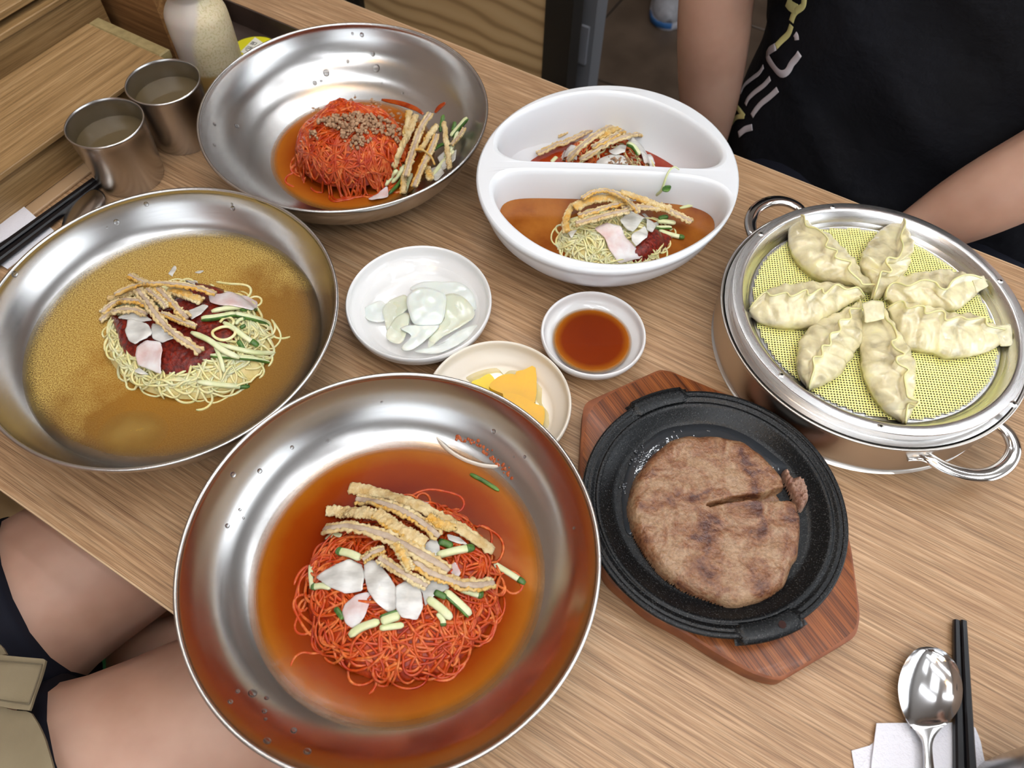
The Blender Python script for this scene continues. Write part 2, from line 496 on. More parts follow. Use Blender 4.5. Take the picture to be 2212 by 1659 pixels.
CRUST = plain('egg_batter_crust', S(204, 170, 110), 0.5, nscale=700, nstr=0.9, ndist=0.0012, col2=S(232, 214, 168), cscale=110, sss=0.15, sss_scale=0.003)
CRUST_Y = plain('golden_egg_crust', S(214, 158, 52), 0.45, nscale=600, nstr=0.7, ndist=0.001, col2=S(212, 186, 126), cscale=110, sss=0.15, sss_scale=0.003)
def radish():
    m, nt, b = newmat('pickled_radish')
    v = coords(nt)
    r = ramp(nt, noisetex(nt, v, 40, 3), [(0.4, S(220, 220, 214)), (0.62, S(238, 238, 234))])
    nt.links.new(r.outputs[0], b.inputs['Base Color'])
    b.inputs['Roughness'].default_value = 0.22; b.inputs['Coat Weight'].default_value = 0.2
    b.inputs['Subsurface Weight'].default_value = 0.4; b.inputs['Subsurface Scale'].default_value = 0.003; b.inputs['Subsurface Radius'].default_value = (1, 1, 1)
    ra = ramp(nt, noisetex(nt, coords(nt, (1, 2.5, 1)), 55, 3), [(0.35, (0.62,) * 3), (0.62, (0.95,) * 3)]); nt.links.new(ra.outputs[0], b.inputs['Alpha'])
    mp = coords(nt, (1, 6, 1)); bump(nt, noisetex(nt, mp, 90, 3), b, 0.25, 0.001)
    return m
RADISH = radish()
RADISH_PINK = plain('stained_radish', S(214, 176, 172), 0.25, sss=0.4, sss_scale=0.004, col2=S(236, 228, 226), cscale=45, nscale=90, nstr=0.2)
CUKE = plain('cucumber_flesh', S(206, 214, 160), 0.25, sss=0.3, sss_scale=0.004, col2=S(224, 226, 190), cscale=90, nscale=300, nstr=0.2)
CUKE_SKIN = plain('cucumber_skin', S(36, 74, 30), 0.3, col2=S(92, 134, 52), cscale=120)
CRUMB = plain('minced_beef_crumb', S(150, 112, 82), 0.7, nscale=1200, nstr=0.8, ndist=0.0008, col2=S(186, 150, 116), cscale=200)
WATER = None
def water():
    m, nt, b = newmat('clear_liquid')
    b.inputs['Base Color'].default_value = (0.97, 0.98, 0.97, 1)
    b.inputs['Roughness'].default_value = 0.02; b.inputs['IOR'].default_value = 1.33
    b.inputs['Alpha'].default_value = 0.16
    v = coords(nt); bump(nt, noisetex(nt, v, 90, 2), b, 0.15, 0.002)
    return m
WATER = water()
def skin_mat():
    m, nt, b = newmat('skin')
    v = coords(nt)
    r = ramp(nt, noisetex(nt, v, 14, 4), [(0.35, S(178, 138, 118)), (0.65, S(194, 156, 136))])
    nt.links.new(r.outputs[0], b.inputs['Base Color'])
    b.inputs['Roughness'].default_value = 0.5
    b.inputs['Subsurface Weight'].default_value = 0.15; b.inputs['Subsurface Scale'].default_value = 0.01
    bump(nt, noisetex(nt, v, 400, 2), b, 0.08, 0.0005)
    return m
SKIN = skin_mat()
HAIR = plain('black_hair', (0.012, 0.010, 0.009), 0.45)
SHIRT = plain('black_tshirt_fabric', (0.0045, 0.005, 0.007), 0.75, spec=0.18, nscale=30, nstr=0.35, ndist=0.01, col2=(0.007, 0.008, 0.012), cscale=8)
PRINT = plain('silver_white_print', S(198, 192, 198), 0.5)
PRINT_Y = plain('yellow_white_print', S(212, 206, 140), 0.5)
NAVY = plain('navy_black_cloth', (0.006, 0.007, 0.014), 0.8, spec=0.2)
KHAKI = plain('khaki_cloth', S(124, 112, 88), 0.85, col2=S(136, 124, 98), cscale=14, nscale=60, nstr=0.3, ndist=0.004)
GREEN = plain('green_band', S(86, 196, 138), 0.6)

# ------------------------------------------------------------------ room
FLZ = -ZT
SW0, SW1, TW0, TW1, CZ = -1.30, 3.05, -2.45, 3.3, 1.86
TILE = plain('brown_floor_tile', S(64, 52, 42), 0.42, col2=S(84, 70, 58), cscale=9, nscale=40, nstr=0.1)
TILE2 = plain('grey_floor_tile', S(96, 88, 78), 0.5, col2=S(112, 104, 94), cscale=12, nscale=60, nstr=0.1)
GROUT = plain('dark_grout', S(30, 25, 21), 0.8)
WALLP = plain('warm_plaster_wall', S(142, 122, 106), 0.8)
CEILP = plain('off_white_ceiling', S(206, 202, 198), 0.85)
FRAMEM = plain('dark_window_frame', S(60, 52, 46), 0.5)
LAMP = bpy.data.materials.new('lamp_glow'); LAMP.use_nodes = True
_b = LAMP.node_tree.nodes['Principled BSDF']; _b.inputs['Emission Color'].default_value = (0.92, 0.96, 1, 1); _b.inputs['Emission Strength'].default_value = 42
WARM = bpy.data.materials.new('warm_lamp_glow'); WARM.use_nodes = True
_b = WARM.node_tree.nodes['Principled BSDF']; _b.inputs['Emission Color'].default_value = (1, 0.60, 0.26, 1); _b.inputs['Emission Strength'].default_value = 40
def glass_pane():
    m, nt, b = newmat('window_glass'); b.inputs['Alpha'].default_value = 0.08; b.inputs['Roughness'].default_value = 0.02
    b.inputs['Base Color'].default_value = (0.9, 0.95, 1, 1); return m
GLASS = glass_pane()

def sbox(name, a, mat, parent=None, bev=0.0, **k):
    V, F = box(*a, bev=bev)
    return mk(name, V, F, mat, parent=parent, smooth=False, **k)
fl = sbox('floor', (SW0, SW1, TW0, TW1, FLZ - 0.05, FLZ - 0.006), GROUT, kind='structure')
ts = 0.46
i = 0
tile_me = None
for a in range(int((SW1 - SW0) / ts) + 1):
    for b_ in range(int((TW1 - TW0) / ts) + 1):
        x0 = SW0 + a * ts; y0 = TW0 + b_ * ts
        x1 = min(x0 + ts - 0.005, SW1); y1 = min(y0 + ts - 0.005, TW1)
        if x1 - x0 < 0.05 or y1 - y0 < 0.05: continue
        sbox('tile', (x0 + 0.002, x1, y0 + 0.002, y1, FLZ - 0.012, FLZ), TILE2 if (x0 > 0.05 or y0 < -0.2) else TILE, parent=fl, bev=0.002)
sbox('ceiling', (SW0, SW1, TW0, TW1, CZ, CZ + 0.1), CEILP, kind='structure')
sbox('wall_left', (SW0 - 0.1, SW0, TW0, TW1, FLZ, CZ), WALLP, kind='structure')
sbox('wall_back', (SW0 - 0.1, SW1 + 0.1, TW1, TW1 + 0.1, FLZ, CZ), WALLP, kind='structure')
def wall_open(name, mat, along, fixed0, fixed1, a0, a1, w0, w1, z0, z1):
    m = MB()
    def bx(p0, p1, q0, q1):
        V, F = box(fixed0, fixed1, p0, p1, q0, q1) if along == 't' else box(p0, p1, fixed0, fixed1, q0, q1)
        m.add(V, F)
    bx(a0, w0, FLZ, CZ); bx(w1, a1, FLZ, CZ); bx(w0, w1, FLZ, z0); bx(w0, w1, z1, CZ)
    return m.mk(name, mat, kind='structure', smooth=False)
wall_open('wall_right', WALLP, 't', SW1, SW1 + 0.1, TW0, TW1, -0.35, 2.75, 0.0, 1.5)
wall_open('wall_front', WALLP, 's', TW0 - 0.1, TW0, SW0 - 0.1, SW1 + 0.1, -0.2, 2.0, 0.2, 1.5)
def window(name, along, fx, w0, w1, z0, z1, nm):
    m = MB(); t_ = 0.03
    def bx(p0, p1, q0, q1, d=0.03):
        V, F = box(fx + 0.02, fx + 0.02 + d, p0, p1, q0, q1) if along == 't' else box(p0, p1, fx - 0.02 - d, fx - 0.02, q0, q1)
        m.add(V, F)
    bx(w0, w1, z0, z0 + 0.05); bx(w0, w1, z1 - 0.05, z1)
    for k in range(nm + 1):
        c = w0 + (w1 - w0) * k / nm
        bx(max(w0, c - 0.025), min(w1, c + 0.025), z0 + 0.05, z1 - 0.05)
    w = m.mk(name, FRAMEM, kind='structure', smooth=False)
    for k in range(nm):
        c0 = w0 + (w1 - w0) * k / nm + 0.026; c1 = w0 + (w1 - w0) * (k + 1) / nm - 0.026
        V, F = box(fx + 0.032, fx + 0.036, c0, c1, z0 + 0.05, z1 - 0.05) if along == 't' else box(c0, c1, fx - 0.036, fx - 0.032, z0 + 0.05, z1 - 0.05)
        mk('pane', V, F, GLASS, parent=w, smooth=False)
window('window_1', 't', SW1, -0.35, 2.75, 0.0, 1.5, 3)
window('window_2', 's', TW0, -0.2, 2.0, 0.2, 1.5, 2)
# ceiling lamps: linear tubes and two warm ones
k = 0
for li_, (s_, t_, ln, rot) in enumerate([(-0.25, 0.05, 1.2, 0), (0.40, 0.55, 1.2, 0), (0.55, -0.55, 1.2, 0), (-0.75, 1.3, 1.2, 0), (0.9, 1.6, 1.2, 0), (1.3, 0.2, 1.2, 0), (1.3, -1.1, 1.2, 0), (0.1, -1.6, 1.2, 0)]):
    e = empty('ceiling_light', ST(s_, t_, CZ - 0.06), 'linear ceiling lamp ' + ['above the icy broth bowl', 'above the steamer', 'above the near edge of the table', 'behind the chair, left', 'farthest right at the back', 'above the right end of the table', 'by the right-hand window', 'nearest the front wall, left'][li_], 'lamp', 'linear ceiling lamps')
    sbox('housing', (s_ - ln / 2, s_ + ln / 2, t_ - 0.035, t_ + 0.035, CZ - 0.04, CZ - 0.001), GREY_METAL, parent=e, bev=0.004)
    sbox('tube', (s_ - ln / 2 + 0.03, s_ + ln / 2 - 0.03, t_ - 0.02, t_ + 0.02, CZ - 0.06, CZ - 0.041), LAMP, parent=e, bev=0.006)
for li_, (s_, t_) in enumerate([(-0.45, 0.65), (0.55, 0.0), (-0.2, -0.9)]):
    e = empty('warm_ceiling_light', ST(s_, t_, CZ - 0.3), 'warm strip lamp hanging ' + ['over the middle of the table', 'right of the hot plate', 'behind the near diners'][li_], 'lamp', 'warm hanging lamps')
    sbox('housing', (s_ - 0.24, s_ + 0.24, t_ - 0.02, t_ + 0.02, CZ - 0.26, CZ - 0.22), BLACK_METAL, parent=e, bev=0.004)
    sbox('diffuser', (s_ - 0.23, s_ + 0.23, t_ - 0.014, t_ + 0.014, CZ - 0.275, CZ - 0.261), WARM, parent=e, bev=0.003)
    for q in (-0.2, 0.2):
        sbox('rod', (s_ + q - 0.003, s_ + q + 0.003, t_ - 0.003, t_ + 0.003, CZ - 0.22, CZ - 0.001), BLACK_METAL, parent=e)

PANEL = bpy.data.materials.new('panel_glow'); PANEL.use_nodes = True
_b = PANEL.node_tree.nodes['Principled BSDF']; _b.inputs['Emission Color'].default_value = (0.93, 0.97, 1, 1); _b.inputs['Emission Strength'].default_value = 2.4
for li_, (s_, t_) in enumerate([(-0.7, 0.85), (0.5, 1.05), (0.95, -0.15), (0.1, -1.05), (1.5, 0.8), (0.6, -1.3)]):
    e = empty('ceiling_panel', ST(s_, t_, CZ - 0.03), 'square ceiling light panel ' + ['over the bamboo boxes', 'behind the person in black', 'over the right end of the table', 'behind the near edge of the table, middle', 'near the right wall', 'near the front window'][li_], 'lamp', 'square ceiling panels')
    sbox('diffuser', (s_ - .29, s_ + .29, t_ - .29, t_ + .29, CZ - 0.028, CZ - 0.014), PANEL, parent=e, bev=0.002)
    m = MB()
    for q in (-.305, .295):
        m.add(*box(s_ - .305, s_ + .305, t_ + q, t_ + q + .01, CZ - .034, CZ - .001)); m.add(*box(s_ + q, s_ + q + .01, t_ - .294, t_ + .294, CZ - .034, CZ - .001))
    m.add(*box(s_ - .005, s_ + .005, t_ - .29, t_ + .29, CZ - .034, CZ - .0285)); m.add(*box(s_ - .29, s_ + .29, t_ - .005, t_ + .005, CZ - .0345, CZ - .0285))
    m.mk('panel_frame', GREY_METAL, parent=e, smooth=False)

# ------------------------------------------------------------------ table
TS0, TS1, TT0, TT1 = -1.24, 1.0, 0.011, 0.7055
RS0, RS1, RT0, RT1 = -1.20, -0.62, 0.455, 0.627       # recessed trough
tb = empty('dining_table', ST(-0.1, 0.36, FLZ), 'oak-look laminate dining table holding all the dishes', 'table')
m = MB()
for a in [(TS0, TS1, TT0, RT0, -0.028, 0), (TS0, TS1, RT1, TT1, -0.028, 0), (RS1, TS1, RT0, RT1, -0.028, 0), (TS0, RS0, RT0, RT1, -0.028, 0)]:
    m.add(*box(*a))
m.mk('table_top', TABLE_WOOD, parent=tb, smooth=False)
m = MB()
m.add(*box(TS0, TS1, TT0 - 0.0012, TT0 - 0.0001, -0.028, 0.0)); m.add(*box(TS0, TS1, TT1 + 0.0001, TT1 + 0.0012, -0.028, 0.0)); m.add(*box(TS1 + 0.0001, TS1 + 0.0012, TT0, TT1, -0.028, 0.0))
m.mk('edge_band', EDGE_WOOD, parent=tb, smooth=False)
m = MB()
m.add(*box(RS0, RS1, RT0, RT1, -0.034, -0.030))
m.add(*box(RS0, RS1, RT1 - 0.002, RT1 - 0.0005, -0.030, -0.0005)); m.add(*box(RS1 - 0.002, RS1 - 0.0005, RT0, RT1, -0.030, -0.0005)); m.add(*box(RS0, RS1, RT0 + 0.0005, RT0 + 0.002, -0.030, -0.0005))
m.mk('recessed_tray', DARK_TRAY, parent=tb, smooth=False, label='dark brown sunken tray at the end of the table top')
for s_, t_ in [(-1.15, 0.08), (0.92, 0.08), (-1.15, 0.64), (0.92, 0.64)]:
    sbox('leg', (s_ - 0.025, s_ + 0.025, t_ - 0.025, t_ + 0.025, FLZ, -0.0285), BLACK_METAL, parent=tb, bev=0.003)

# ------------------------------------------------------------------ bamboo boxes at the end of the table
e = empty('bamboo_box', ST(-0.76, 0.2, 0.0), 'long low bamboo cutlery box with flat lid behind the two steel cups', 'box')
LZ = 0.055
sbox('box_body', (-0.815, -0.716, -0.12, 0.398, 0.004, LZ - 0.0062), BAMBOO, parent=e, bev=0.001)
sbox('base_board', (-0.822, -0.702, -0.125, 0.392, 0.0, 0.0038), plain('pale_bamboo', S(176, 146, 112), 0.5), parent=e, bev=0.001)
sbox('lid', (-0.826, -0.708, -0.13, 0.447, LZ - 0.006, LZ), BAMBOO, parent=e, bev=0.0008)
m = MB(); V, F = box(-0.826, -0.715, 0.4471, 0.462, LZ - 0.012, LZ, bev=0.0015); V = np.array(V)
m.add(V, F); m.mk('lid_end_strip', BAMBOO_END, parent=e, smooth=False, label='greenish end-grain strip of the lid')
e = empty('bamboo_tray_box', ST(-1.0, 0.3, 0.0), 'second bamboo box with dark gap under its lid, in the corner behind the long one', 'box')
sbox('box_body', (-1.12, -0.872, 0.335, 0.50, 0.0, 0.060), BAMBOO, parent=e, bev=0.001)
sbox('rim_strip', (-1.12, -0.868, 0.330, 0.50, 0.061, 0.068), BAMBOO, parent=e, bev=0.001)
sbox('lid', (-1.12, -0.876, 0.20, 0.50, 0.075, 0.083), BAMBOO, parent=e, bev=0.001)
e = empty('tall_bamboo_box', ST(-0.85, 0.56, -0.03), 'tall bamboo box with thick lid standing behind the squeeze bottle', 'box')
sbox('box_body', (-0.915, -0.790, 0.515, 0.606, -0.0298, 0.088), BAMBOO_X, parent=e, bev=0.0015)
sbox('lid', (-0.919, -0.786, 0.511, 0.610, 0.089, 0.102), BAMBOO_X, parent=e, bev=0.0015)

# ------------------------------------------------------------------ squeeze bottle
def bottle():
    c = ST(-0.700, 0.500)[:2]; zb = -0.0298
    e = empty('squeeze_bottle', (c[0], c[1], zb), 'frosted plastic squeeze bottle with mustard left in it, behind the steel cups', 'bottle')
    m, nt, b = newmat('frosted_plastic_with_mustard')
    tc = node(nt, 'ShaderNodeTexCoord'); sx = node(nt, 'ShaderNodeSeparateXYZ'); nt.links.new(tc.outputs['Object'], sx.inputs[0])
    n1 = noisetex(nt, tc.outputs['Object'], 420, 2, 0.5); n2 = noisetex(nt, tc.outputs['Object'], 18, 3, 0.5)
    # film of mustard clings where the x side is wet, with an uneven boundary
    a1 = node(nt, 'ShaderNodeMath', op='MULTIPLY_ADD'); nt.links.new(n2, a1.inputs[0]); a1.inputs[1].default_value = 0.03; nt.links.new(sx.outputs[0], a1.inputs[2])
    zz = node(nt, 'ShaderNodeMath', op='MULTIPLY'); nt.links.new(sx.outputs[2], zz.inputs[0]); zz.inputs[1].default_value = -0.42
    a2 = node(nt, 'ShaderNodeMath', op='ADD'); nt.links.new(a1.outputs[0], a2.inputs[0]); nt.links.new(zz.outputs[0], a2.inputs[1])
    r0 = ramp(nt, a2.outputs[0], [(-0.0 + 0.0, (0, 0, 0)), (0.003, (1, 1, 1))])
    mm = node(nt, 'ShaderNodeMapRange'); nt.links.new(a2.outputs[0], mm.inputs[0]); mm.inputs[1].default_value = -0.028; mm.inputs[2].default_value = -0.022
    sp_ = ramp(nt, n1, [(0.36, S(188, 174, 134)), (0.5, S(206, 194, 162))])
    mx = node(nt, 'ShaderNodeMix'); mx.data_type = 'RGBA'; nt.links.new(mm.outputs[0], mx.inputs[0]); mx.inputs[6].default_value = S(186, 176, 166) + (1,); nt.links.new(sp_.outputs[0], mx.inputs[7])
    lv = node(nt, 'ShaderNodeMapRange'); nt.links.new(sx.outputs[2], lv.inputs[0]); lv.inputs[1].default_value = 0.058; lv.inputs[2].default_value = 0.054
    mx2 = node(nt, 'ShaderNodeMix'); mx2.data_type = 'RGBA'; nt.links.new(lv.outputs[0], mx2.inputs[0]); nt.links.new(mx.outputs[2], mx2.inputs[6]); mx2.inputs[7].default_value = S(172, 140, 84) + (1,)
    nt.links.new(mx2.outputs[2], b.inputs['Base Color']); b.inputs['Roughness'].default_value = 0.35; b.inputs['Subsurface Weight'].default_value = 0.3; b.inputs['Subsurface Scale'].default_value = 0.01
    r = 0.034
    prof = smooth_profile([(0.001, 0.0), (r * 0.9, 0.0), (r, 0.004), (r, 0.03), (r, 0.07), (r, 0.105), (r * 0.93, 0.118), (r * 0.68, 0.130), (r * 0.60, 0.134), (r * 0.6, 0.142), (0.001, 0.142)], 5)
    V, F = lathe([(a, z + zb) for a, z in prof], c, 64, False)
    mk('bottle_body', V, F, m, parent=e, sharp=50)
    V, F = lathe(smooth_profile([(0.001, 0.1425), (r * 0.72, 0.1425), (r * 0.74, 0.147), (r * 0.74, 0.158), (0.010, 0.164), (0.006, 0.190), (0.003, 0.200), (0.001, 0.200)], 4) + np.array([0, zb]), c, 48, False)
    mk('nozzle_cap', V, F, plain('yellow_cap', S(214, 176, 60), 0.4), parent=e)
bottle()

# yellow round lid with a paper label, lying in the sunken tray
YEL = plain('yellow_plastic', S(218, 212, 30), 0.35)
lc = at(548, 110, -0.012)
e = empty('round_lid', (lc[0], lc[1], -0.030), 'yellow round lid with small white paper label, behind the steel bowl', 'lid')
V, F = lathe([(0.001, -0.0298), (0.030, -0.0298), (0.034, -0.027), (0.034, -0.016), (0.032, -0.0135), (0.026, -0.0125), (0.001, -0.0125)], lc, 64, False)
mk('lid_shell', V, F, YEL, parent=e, sharp=40)
q = [at(520, 112, -0.0122), at(551, 81, -0.0122), at(576, 98, -0.0122), at(548, 130, -0.0122)]
V = np.vstack([q, np.array(q) + [0, 0, 0.0004]]); mk('paper_label', V, [(3, 2, 1, 0), (4, 5, 6, 7), (0, 1, 5, 4), (1, 2, 6, 5), (2, 3, 7, 6), (3, 0, 4, 7)], plain('label_paper', S(222, 222, 210), 0.8), parent=e, smooth=False)
INK = plain('black_ink', S(40, 42, 40), 0.7)
def text_on(body, p0, xdir, ydir, size, mat, parent, name='lettering'):
    cu = bpy.data.curves.new(name, 'FONT'); cu.body = body; cu.size = size; cu.align_x = 'CENTER'; cu.align_y = 'CENTER'; cu.extrude = 0.00008
    o = bpy.data.objects.new(name, cu)
    x = Vector(xdir).normalized(); y = Vector(ydir); y = (y - x * y.dot(x)).normalized(); z = x.cross(y)
    M = Matrix((x, y, z)).transposed().to_4x4(); M.translation = Vector((p0[0], p0[1], p0[2] + ZT))
    me = None
    COL.objects.link(o); dg = bpy.context.evaluated_depsgraph_get()
    me = bpy.data.meshes.new_from_object(o.evaluated_get(dg)); bpy.data.objects.remove(o)
    V = [M @ v.co for v in me.vertices]; F = [tuple(p.vertices) for p in me.polygons]
    V = np.array([(v.x, v.y, v.z - ZT) for v in V])
    return mk(name, V, F, mat, parent=parent, smooth=False)
xd = q[1] - q[0]; yd = q[0] - q[3]
cm = np.mean(q, 0) + [0, 0, 0.0006]
try:
    text_on('(일 편', cm + yd * 0.22 - xd * 0.0, xd, yd, 0.0085, INK, e)
    text_on('겨 자)', cm - yd * 0.22, xd, yd, 0.0085, INK, e)
except Exception as ex: print('text', ex)

# ------------------------------------------------------------------ steel bowls
def K(ox, oy, s, pts): return [(ox + x / s, oy + y / s) for x, y in pts]
RIMZ = 0.07
BIN = [(0.0005, 0.0052), (0.030, 0.0055), (0.060, 0.0075), (0.088, 0.0125), (0.1095, 0.0215), (0.1262, 0.0355), (0.1370, 0.0515), (0.1425, 0.0640), (0.1432, 0.0688)]
BOUT = [(0.1462, 0.0690), (0.1455, 0.0650), (0.1436, 0.0620), (0.1385, 0.0505), (0.1278, 0.0342), (0.111, 0.0200), (0.090, 0.0108), (0.066, 0.0055), (0.058, 0.0032), (0.054, 0.0)]
def steel_bowl(c, label):
    e = empty('steel_bowl', (c[0], c[1], 0.0), label, 'bowl', 'large steel noodle bowls')
    inn = smooth_profile(BIN, 6); rim = np.array([(0.1437, 0.0698), (0.1448, 0.0702), (0.1458, 0.0699)]); out = smooth_profile(BOUT, 5)
    prof = np.vstack([inn, rim, out, [(0.050, 0.0002), (0.047, 0.0038), (0.0005, 0.0045)]])
    V, F = lathe([tuple(p) for p in prof], c, 160, False)
    F = [f[::-1] for f in F]
    o = mk('bowl_shell', V, F, STEEL, parent=e, origin=(c[0], c[1], 0.0), sharp=60)
    return e, o, BVHTree.FromPolygons([tuple(v) for v in V], F)
H1 = CAMH - RIMZ
cC = np.array([-0.1581, 0.3604]) * H1
cB = np.array([-0.3512, 1.2685]) * H1
cA = np.array([-0.576, 0.7485]) * H1
bowlC, _, bvC = steel_bowl(cC, 'steel bowl of bright red broth noodles, nearest of the three big ones')
bowlB, _, bvB = steel_bowl(cB, 'steel bowl of dry red noodles with minced beef, beside the white bowl')
bowlA, _, bvA = steel_bowl(cA, 'steel bowl of icy golden-brown broth noodles at the left table edge')

BR_RED = broth_mat('red_chilli_broth', 0.1095, [(0.0, S(104, 26, 3)), (0.62, S(116, 34, 3)), (0.80, S(140, 56, 6)), (0.93, S(160, 92, 20)), (1.0, S(170, 120, 70))])
BR_ICE = broth_mat('icy_beef_broth', 0.1248, [(0.0, S(152, 104, 28)), (0.55, S(142, 96, 30)), (0.85, S(124, 86, 36)), (1.0, S(88, 68, 50))], grain=1.0, speck=S(206, 178, 100), rough=0.2, slush_sheen=(-0.7, 0.7))
BR_SPICY = broth_mat('spicy_sauce_broth', 0.088, [(0.0, S(122, 34, 6)), (0.7, S(146, 58, 10)), (0.92, S(164, 92, 24)), (1.0, S(170, 120, 60))])
def liquid(name, c, r, z, mat, label, cat='broth', crown=0.0):
    V, F = disc(c, r, z, 128, 10, crown)
    F = [f for f in F]
    return mk(name, V, F, mat, label=label, cat=cat, origin=(c[0], c[1], z))
def inner_z(rr):   # bowl's inside height at a radius
    P = np.array(BIN); return float(np.interp(rr, P[:, 0], P[:, 1]))
zC, zA, zB = 0.0217, 0.0346, 0.0125
liquid('red_broth', cC, 0.1098, zC, BR_RED, 'opaque orange-red cold broth filling the nearest steel bowl')
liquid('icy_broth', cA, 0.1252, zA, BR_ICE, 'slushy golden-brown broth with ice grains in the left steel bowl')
liquid('spicy_sauce_pool', cB, 0.0882, zB, BR_SPICY, 'shallow orange sauce pooled under noodles with minced beef', 'sauce')

# ------------------------------------------------------------------ noodles
def dome(c, rx, ry, z0, h, p=0.55, ang=0.0, bumps=0.12, sd=0.0):
    ca, sa = math.cos(ang), math.sin(ang)
    def f(x, y):
        dx, dy = x - c[0], y - c[1]
        a = (dx * ca + dy * sa) / rx; b = (-dx * sa + dy * ca) / ry
        q = a * a + b * b
        k = 1 + bumps * noise.noise(Vector((x * 45 + sd, y * 45, sd)))
        return z0 + h * k * (max(0.0, 1 - q) ** p) - (0.004 if q > 1.0 else 0)
    return f
def noodles(name, c, rx, ry, surf, n, rad, mats, label, length=0.07, spread=1.0, seed=1, core=None, zmin=None, tails=0, ang=0.0, cat='noodles', curl=1.0, corek=0.86, layers=0.0019):
    r_ = np.random.default_rng(seed)
    m = MB(); ca, sa = math.cos(ang), math.sin(ang)
    for q in range(n + tails):
        tail = q >= n
        a = r_.uniform(0, 2 * PI); rr = math.sqrt(r_.uniform(0, 1)) * (0.9 if not tail else 0.98)
        if tail: rr = r_.uniform(0.85, 1.0)
        lx, ly = rr * rx * math.cos(a), rr * ry * math.sin(a)
        x = c[0] + lx * ca - ly * sa; y = c[1] + lx * sa + ly * ca
        L = length * r_.uniform(0.5, 1.3); st = 0.0024; ns = max(6, int(L / st))
        hd = r_.uniform(0, 2 * PI); cu = r_.normal(0, 16 * curl); dcu = r_.normal(0, 14)
        lift = r_.uniform(-0.0008, layers); ph = r_.uniform(0, 6); amp = r_.uniform(0.0003, 0.0016)
        P = []
        for i in range(ns):
            dx, dy = x - c[0], y - c[1]
            q2 = ((dx * ca + dy * sa) / rx) ** 2 + ((-dx * sa + dy * ca) / ry) ** 2
            lim = 0.95 if not tail else 1.3
            if q2 > 0.80 * lim:   # steer back towards the heap
                want = math.atan2(-dy, -dx) + (0.9 if (cu > 0) else -0.9)
                d = (want - hd + PI) % (2 * PI) - PI
                hd += max(-0.35, min(0.35, d * 0.35))
            hd += cu * st + math.sin(i * 0.35 + ph) * 0.10
            if r_.uniform() < 0.04: cu = r_.normal(0, 30 * curl)
            x += math.cos(hd) * st; y += math.sin(hd) * st
            z = surf(x, y) + lift + amp * math.sin(i * 0.5 + ph)
            if zmin is not None: z = max(z, zmin + (0.0002 if not tail else -0.0004))
            P.append((x, y, z))
        P = np.array(P)
        sc = np.ones(ns); sc[0] = sc[-1] = 0.6
        V, F = sweep(P, circ(rad * r_.uniform(0.8, 1.15), 6), scale=sc)
        m.add(V, F, 0 if r_.uniform() < 0.6 else (len(mats) - 1))
    o = m.mk(name, mats, label=label, cat=cat, kind='stuff', origin=(c[0], c[1], surf(c[0], c[1]) - 0.02))
    if core is not None:
        V = []; F = []; nr, na = 16, 48
        for i in range(nr + 1):
            for j in range(na):
                rr = i / nr; a = j / na * 2 * PI
                lx, ly = rr * rx * math.cos(a) * 1.0, rr * ry * math.sin(a) * 1.0
                x = c[0] + lx * ca - ly * sa; y = c[1] + lx * sa + ly * ca
                V.append((x, y, surf(x, y) - (0.0006 if rr < 0.97 else 0.003)))
        for i in range(nr):
            for j in range(na):
                k = (j + 1) % na; F.append((i * na + j, (i + 1) * na + j, (i + 1) * na + k, i * na + k))
        mk('noodle_bed', V, F, core, parent=o, kind='stuff')
    return o
# bowl C
mC = at(868, 1256, 0.034)[:2]
sC = dome(mC, 0.0720, 0.0690, zC - 0.003, 0.0215, 0.42, sd=1)
noodles('red_noodles', mC, 0.0700, 0.067, sC, 330, 0.00112, [NOODLE_RED, NOODLE_RED2], 'heap of thin red-dressed noodles standing in the red broth', 0.06, seed=3, core=RED_CORE, zmin=zC, tails=26)
# bowl A
mA = at(398, 722, 0.045)[:2]
sA = dome(mA, 0.076, 0.058, zA - 0.003, 0.0200, 0.42, ang=-0.35, sd=2)
noodles('pale_noodles', mA, 0.074, 0.056, sA, 320, 0.00108, [NOODLE, NOODLE], 'heap of thin pale yellow noodles in the icy broth', 0.06, seed=5, core=NOODLE_CORE, zmin=zA, tails=10, ang=-0.35)
# bowl B
fB = at(748, 424, 0.013)[:2]
mB = np.array([fB[0], fB[1] + 0.056])
sB = dome(mB, 0.0600, 0.0560, zB - 0.003, 0.061, 0.50, sd=3)
noodles('spicy_noodles', mB, 0.058, 0.054, sB, 330, 0.00135, [NOODLE_RED2, NOODLE_RED], 'tall heap of sauced red noodles topped with minced beef', 0.055, seed=8, core=RED_CORE, zmin=zB, tails=16, layers=0.0010)

